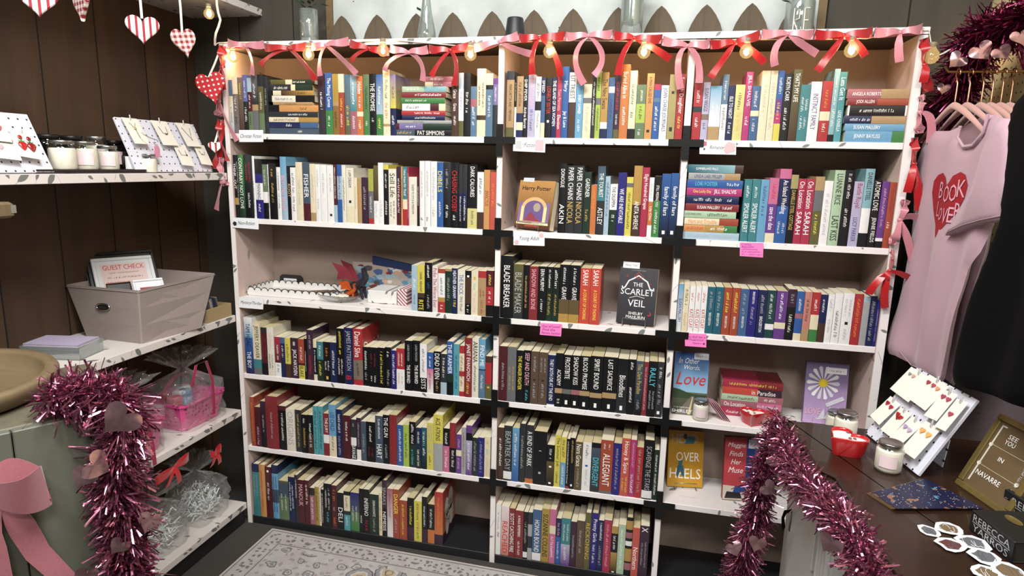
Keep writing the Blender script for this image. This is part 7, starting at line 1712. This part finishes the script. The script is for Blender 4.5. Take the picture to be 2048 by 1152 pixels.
for ch, px, py in (('L', 1881, 418), ('O', 1889, 428), ('V', 1898, 432), ('E', 1907, 430), ('R', 1917, 422)): tsh(ch, px, py, .024, .04)
ts.part('print_lettering', mb, TXM['p'])
mb = MB(); nk = [at(px, py, 'x', XSH-.014) for px, py in ((1921, 252), (1915, 275), (1927, 294), (1946, 291), (1967, 264), (1976, 228))]; mb.tube([p for i in range(len(nk)-1) for p in (nk[i], nk[i]*.5+nk[i+1]*.5)]+[nk[-1]], .004, 6); ts.part('neck_rib', mb, M_shirt)
mb = MB(); hem = [at(px, py, 'x', XSH-.012) for px, py in ((1776, 692), (1800, 704), (1822, 730), (1850, 742), (1884, 773))]; mb.tube(hem, .0012, 5); ts.part('hem_stitching', mb, M_shirt)
s2 = [(1980, 224), (1930, 250), (1900, 262), (1870, 270), (1855, 330), (1840, 470), (1820, 600), (1800, 705), (1830, 725), (1890, 770), (1905, 745), (1930, 640), (1968, 505), (1992, 360), (2010, 250)]
garment('second pink shirt hanging behind the heart print shirt', [(x+8, y-3) for x, y in s2], XSH+.062, M_shirt, seed=4, amp=.008, name='pink_t_shirt')
garment('white shirt hanging last on the rail', [(x+14, y+2) for x, y in s2], XSH+.108, pmat('white_jersey', 'b8b0b0', .9, bump=.2, bscale=800), seed=7, amp=.008, name='white_t_shirt')
bk = [(2120, 120), (2060, 175), (2030, 205), (2016, 250), (2014, 330), (2008, 440), (1985, 520), (1955, 610), (1925, 700), (1910, 765), (1960, 782), (2010, 800), (2080, 828), (2200, 850), (2230, 400), (2200, 150)]
garment('black shirt hanging nearest the viewer beside the pink shirts', bk, XSH-.075, M_black, seed=3, amp=.014, name='black_t_shirt')
# rail on the pegboard wall and the hangers
hk = at(1990, 143, 'x', .84); t_ = Thing('display_rail', 'short bronze rail projecting from the pegboard for the shirts', 'rail', (XR, hk.y, hk.z)); mb = MB(); mb.tube([(XR, hk.y, hk.z), (.73, hk.y, hk.z), (.72, hk.y, hk.z+.014)], .0035, 8); t_.part('rod', mb, pmat('bronze_rod', '8a6a3c', .3, .9)); mb = MB(); mb.bbox((XR-.006, hk.y-.02, hk.z-.03), (XR, hk.y+.02, hk.z+.03), .002); t_.part('wall_plate', mb, M_wire)
for k, dx in enumerate((0, .03, .062, .085, .108, .13)):
    x = XSH+dx; t_ = Thing('clothes_hanger', f'rose gold hook hanger with pink velvet shoulders, {ORD[k]} from the rail end', 'hanger', (x, hk.y, hk.z), 'pink velvet hangers on the rail'); n_ = [(x, hk.y+.012*math.cos(a)+.0, hk.z+.004+.012*math.sin(a)-.008) for a in [R(200)-R(22)*i for i in range(12)]]
    zb_ = hk.z-.10; mb = MB(); mb.tube(n_+[(x, hk.y-.004, hk.z-.03), (x, hk.y-.003, zb_)], .0022, 8); t_.part('hook', mb, M_rg)
    mb = MB(); pts = [(x, hk.y-.003+s_*.205, zb_-.085*abs(s_)**1.25+.012) for s_ in [i/10 for i in range(-10, 11)]]
    mb.tube(pts, [.004+.006*(1-abs(i)/10) for i in range(-10, 11)], 8); t_.part('shoulders', mb, M_velvet)
# plum tinsel over the pegboard corner
G3 = [at(2075, 20, 'x', .93), at(2010, 62, 'x', .92), at(1960, 62, 'x', .90), at(1935, 110, 'x', .89), at(1925, 160, 'x', .86), at(1890, 215, 'x', .80), at(1862, 245, 'x', .76)]
G3 = [dep(px, py, d) for px, py, d in ((2090, 10, 1.6), (2030, 55, 1.65), (1975, 55, 1.7), (1938, 105, 1.76), (1925, 160, 1.8), (1895, 215, 1.88), (1868, 240, 1.95))]
garland('plum tinsel garland with foil petals looped above the shirts', [(G3, .085, .06)], 0, 13000, M_tin2, 12, wid=.0026, hearts=[(dep(1962, 100, 1.64), (-.3, -1, 0), .06), (dep(1917, 118, 1.68), (-.4, -1, .2), .05), (dep(2003, 103, 1.6), (-.3, -1, .2), .05), (dep(2042, 72, 1.57), (-.3, -1, .2), .05), (dep(1888, 175, 1.78), (-.4, -1, 0), .035)])
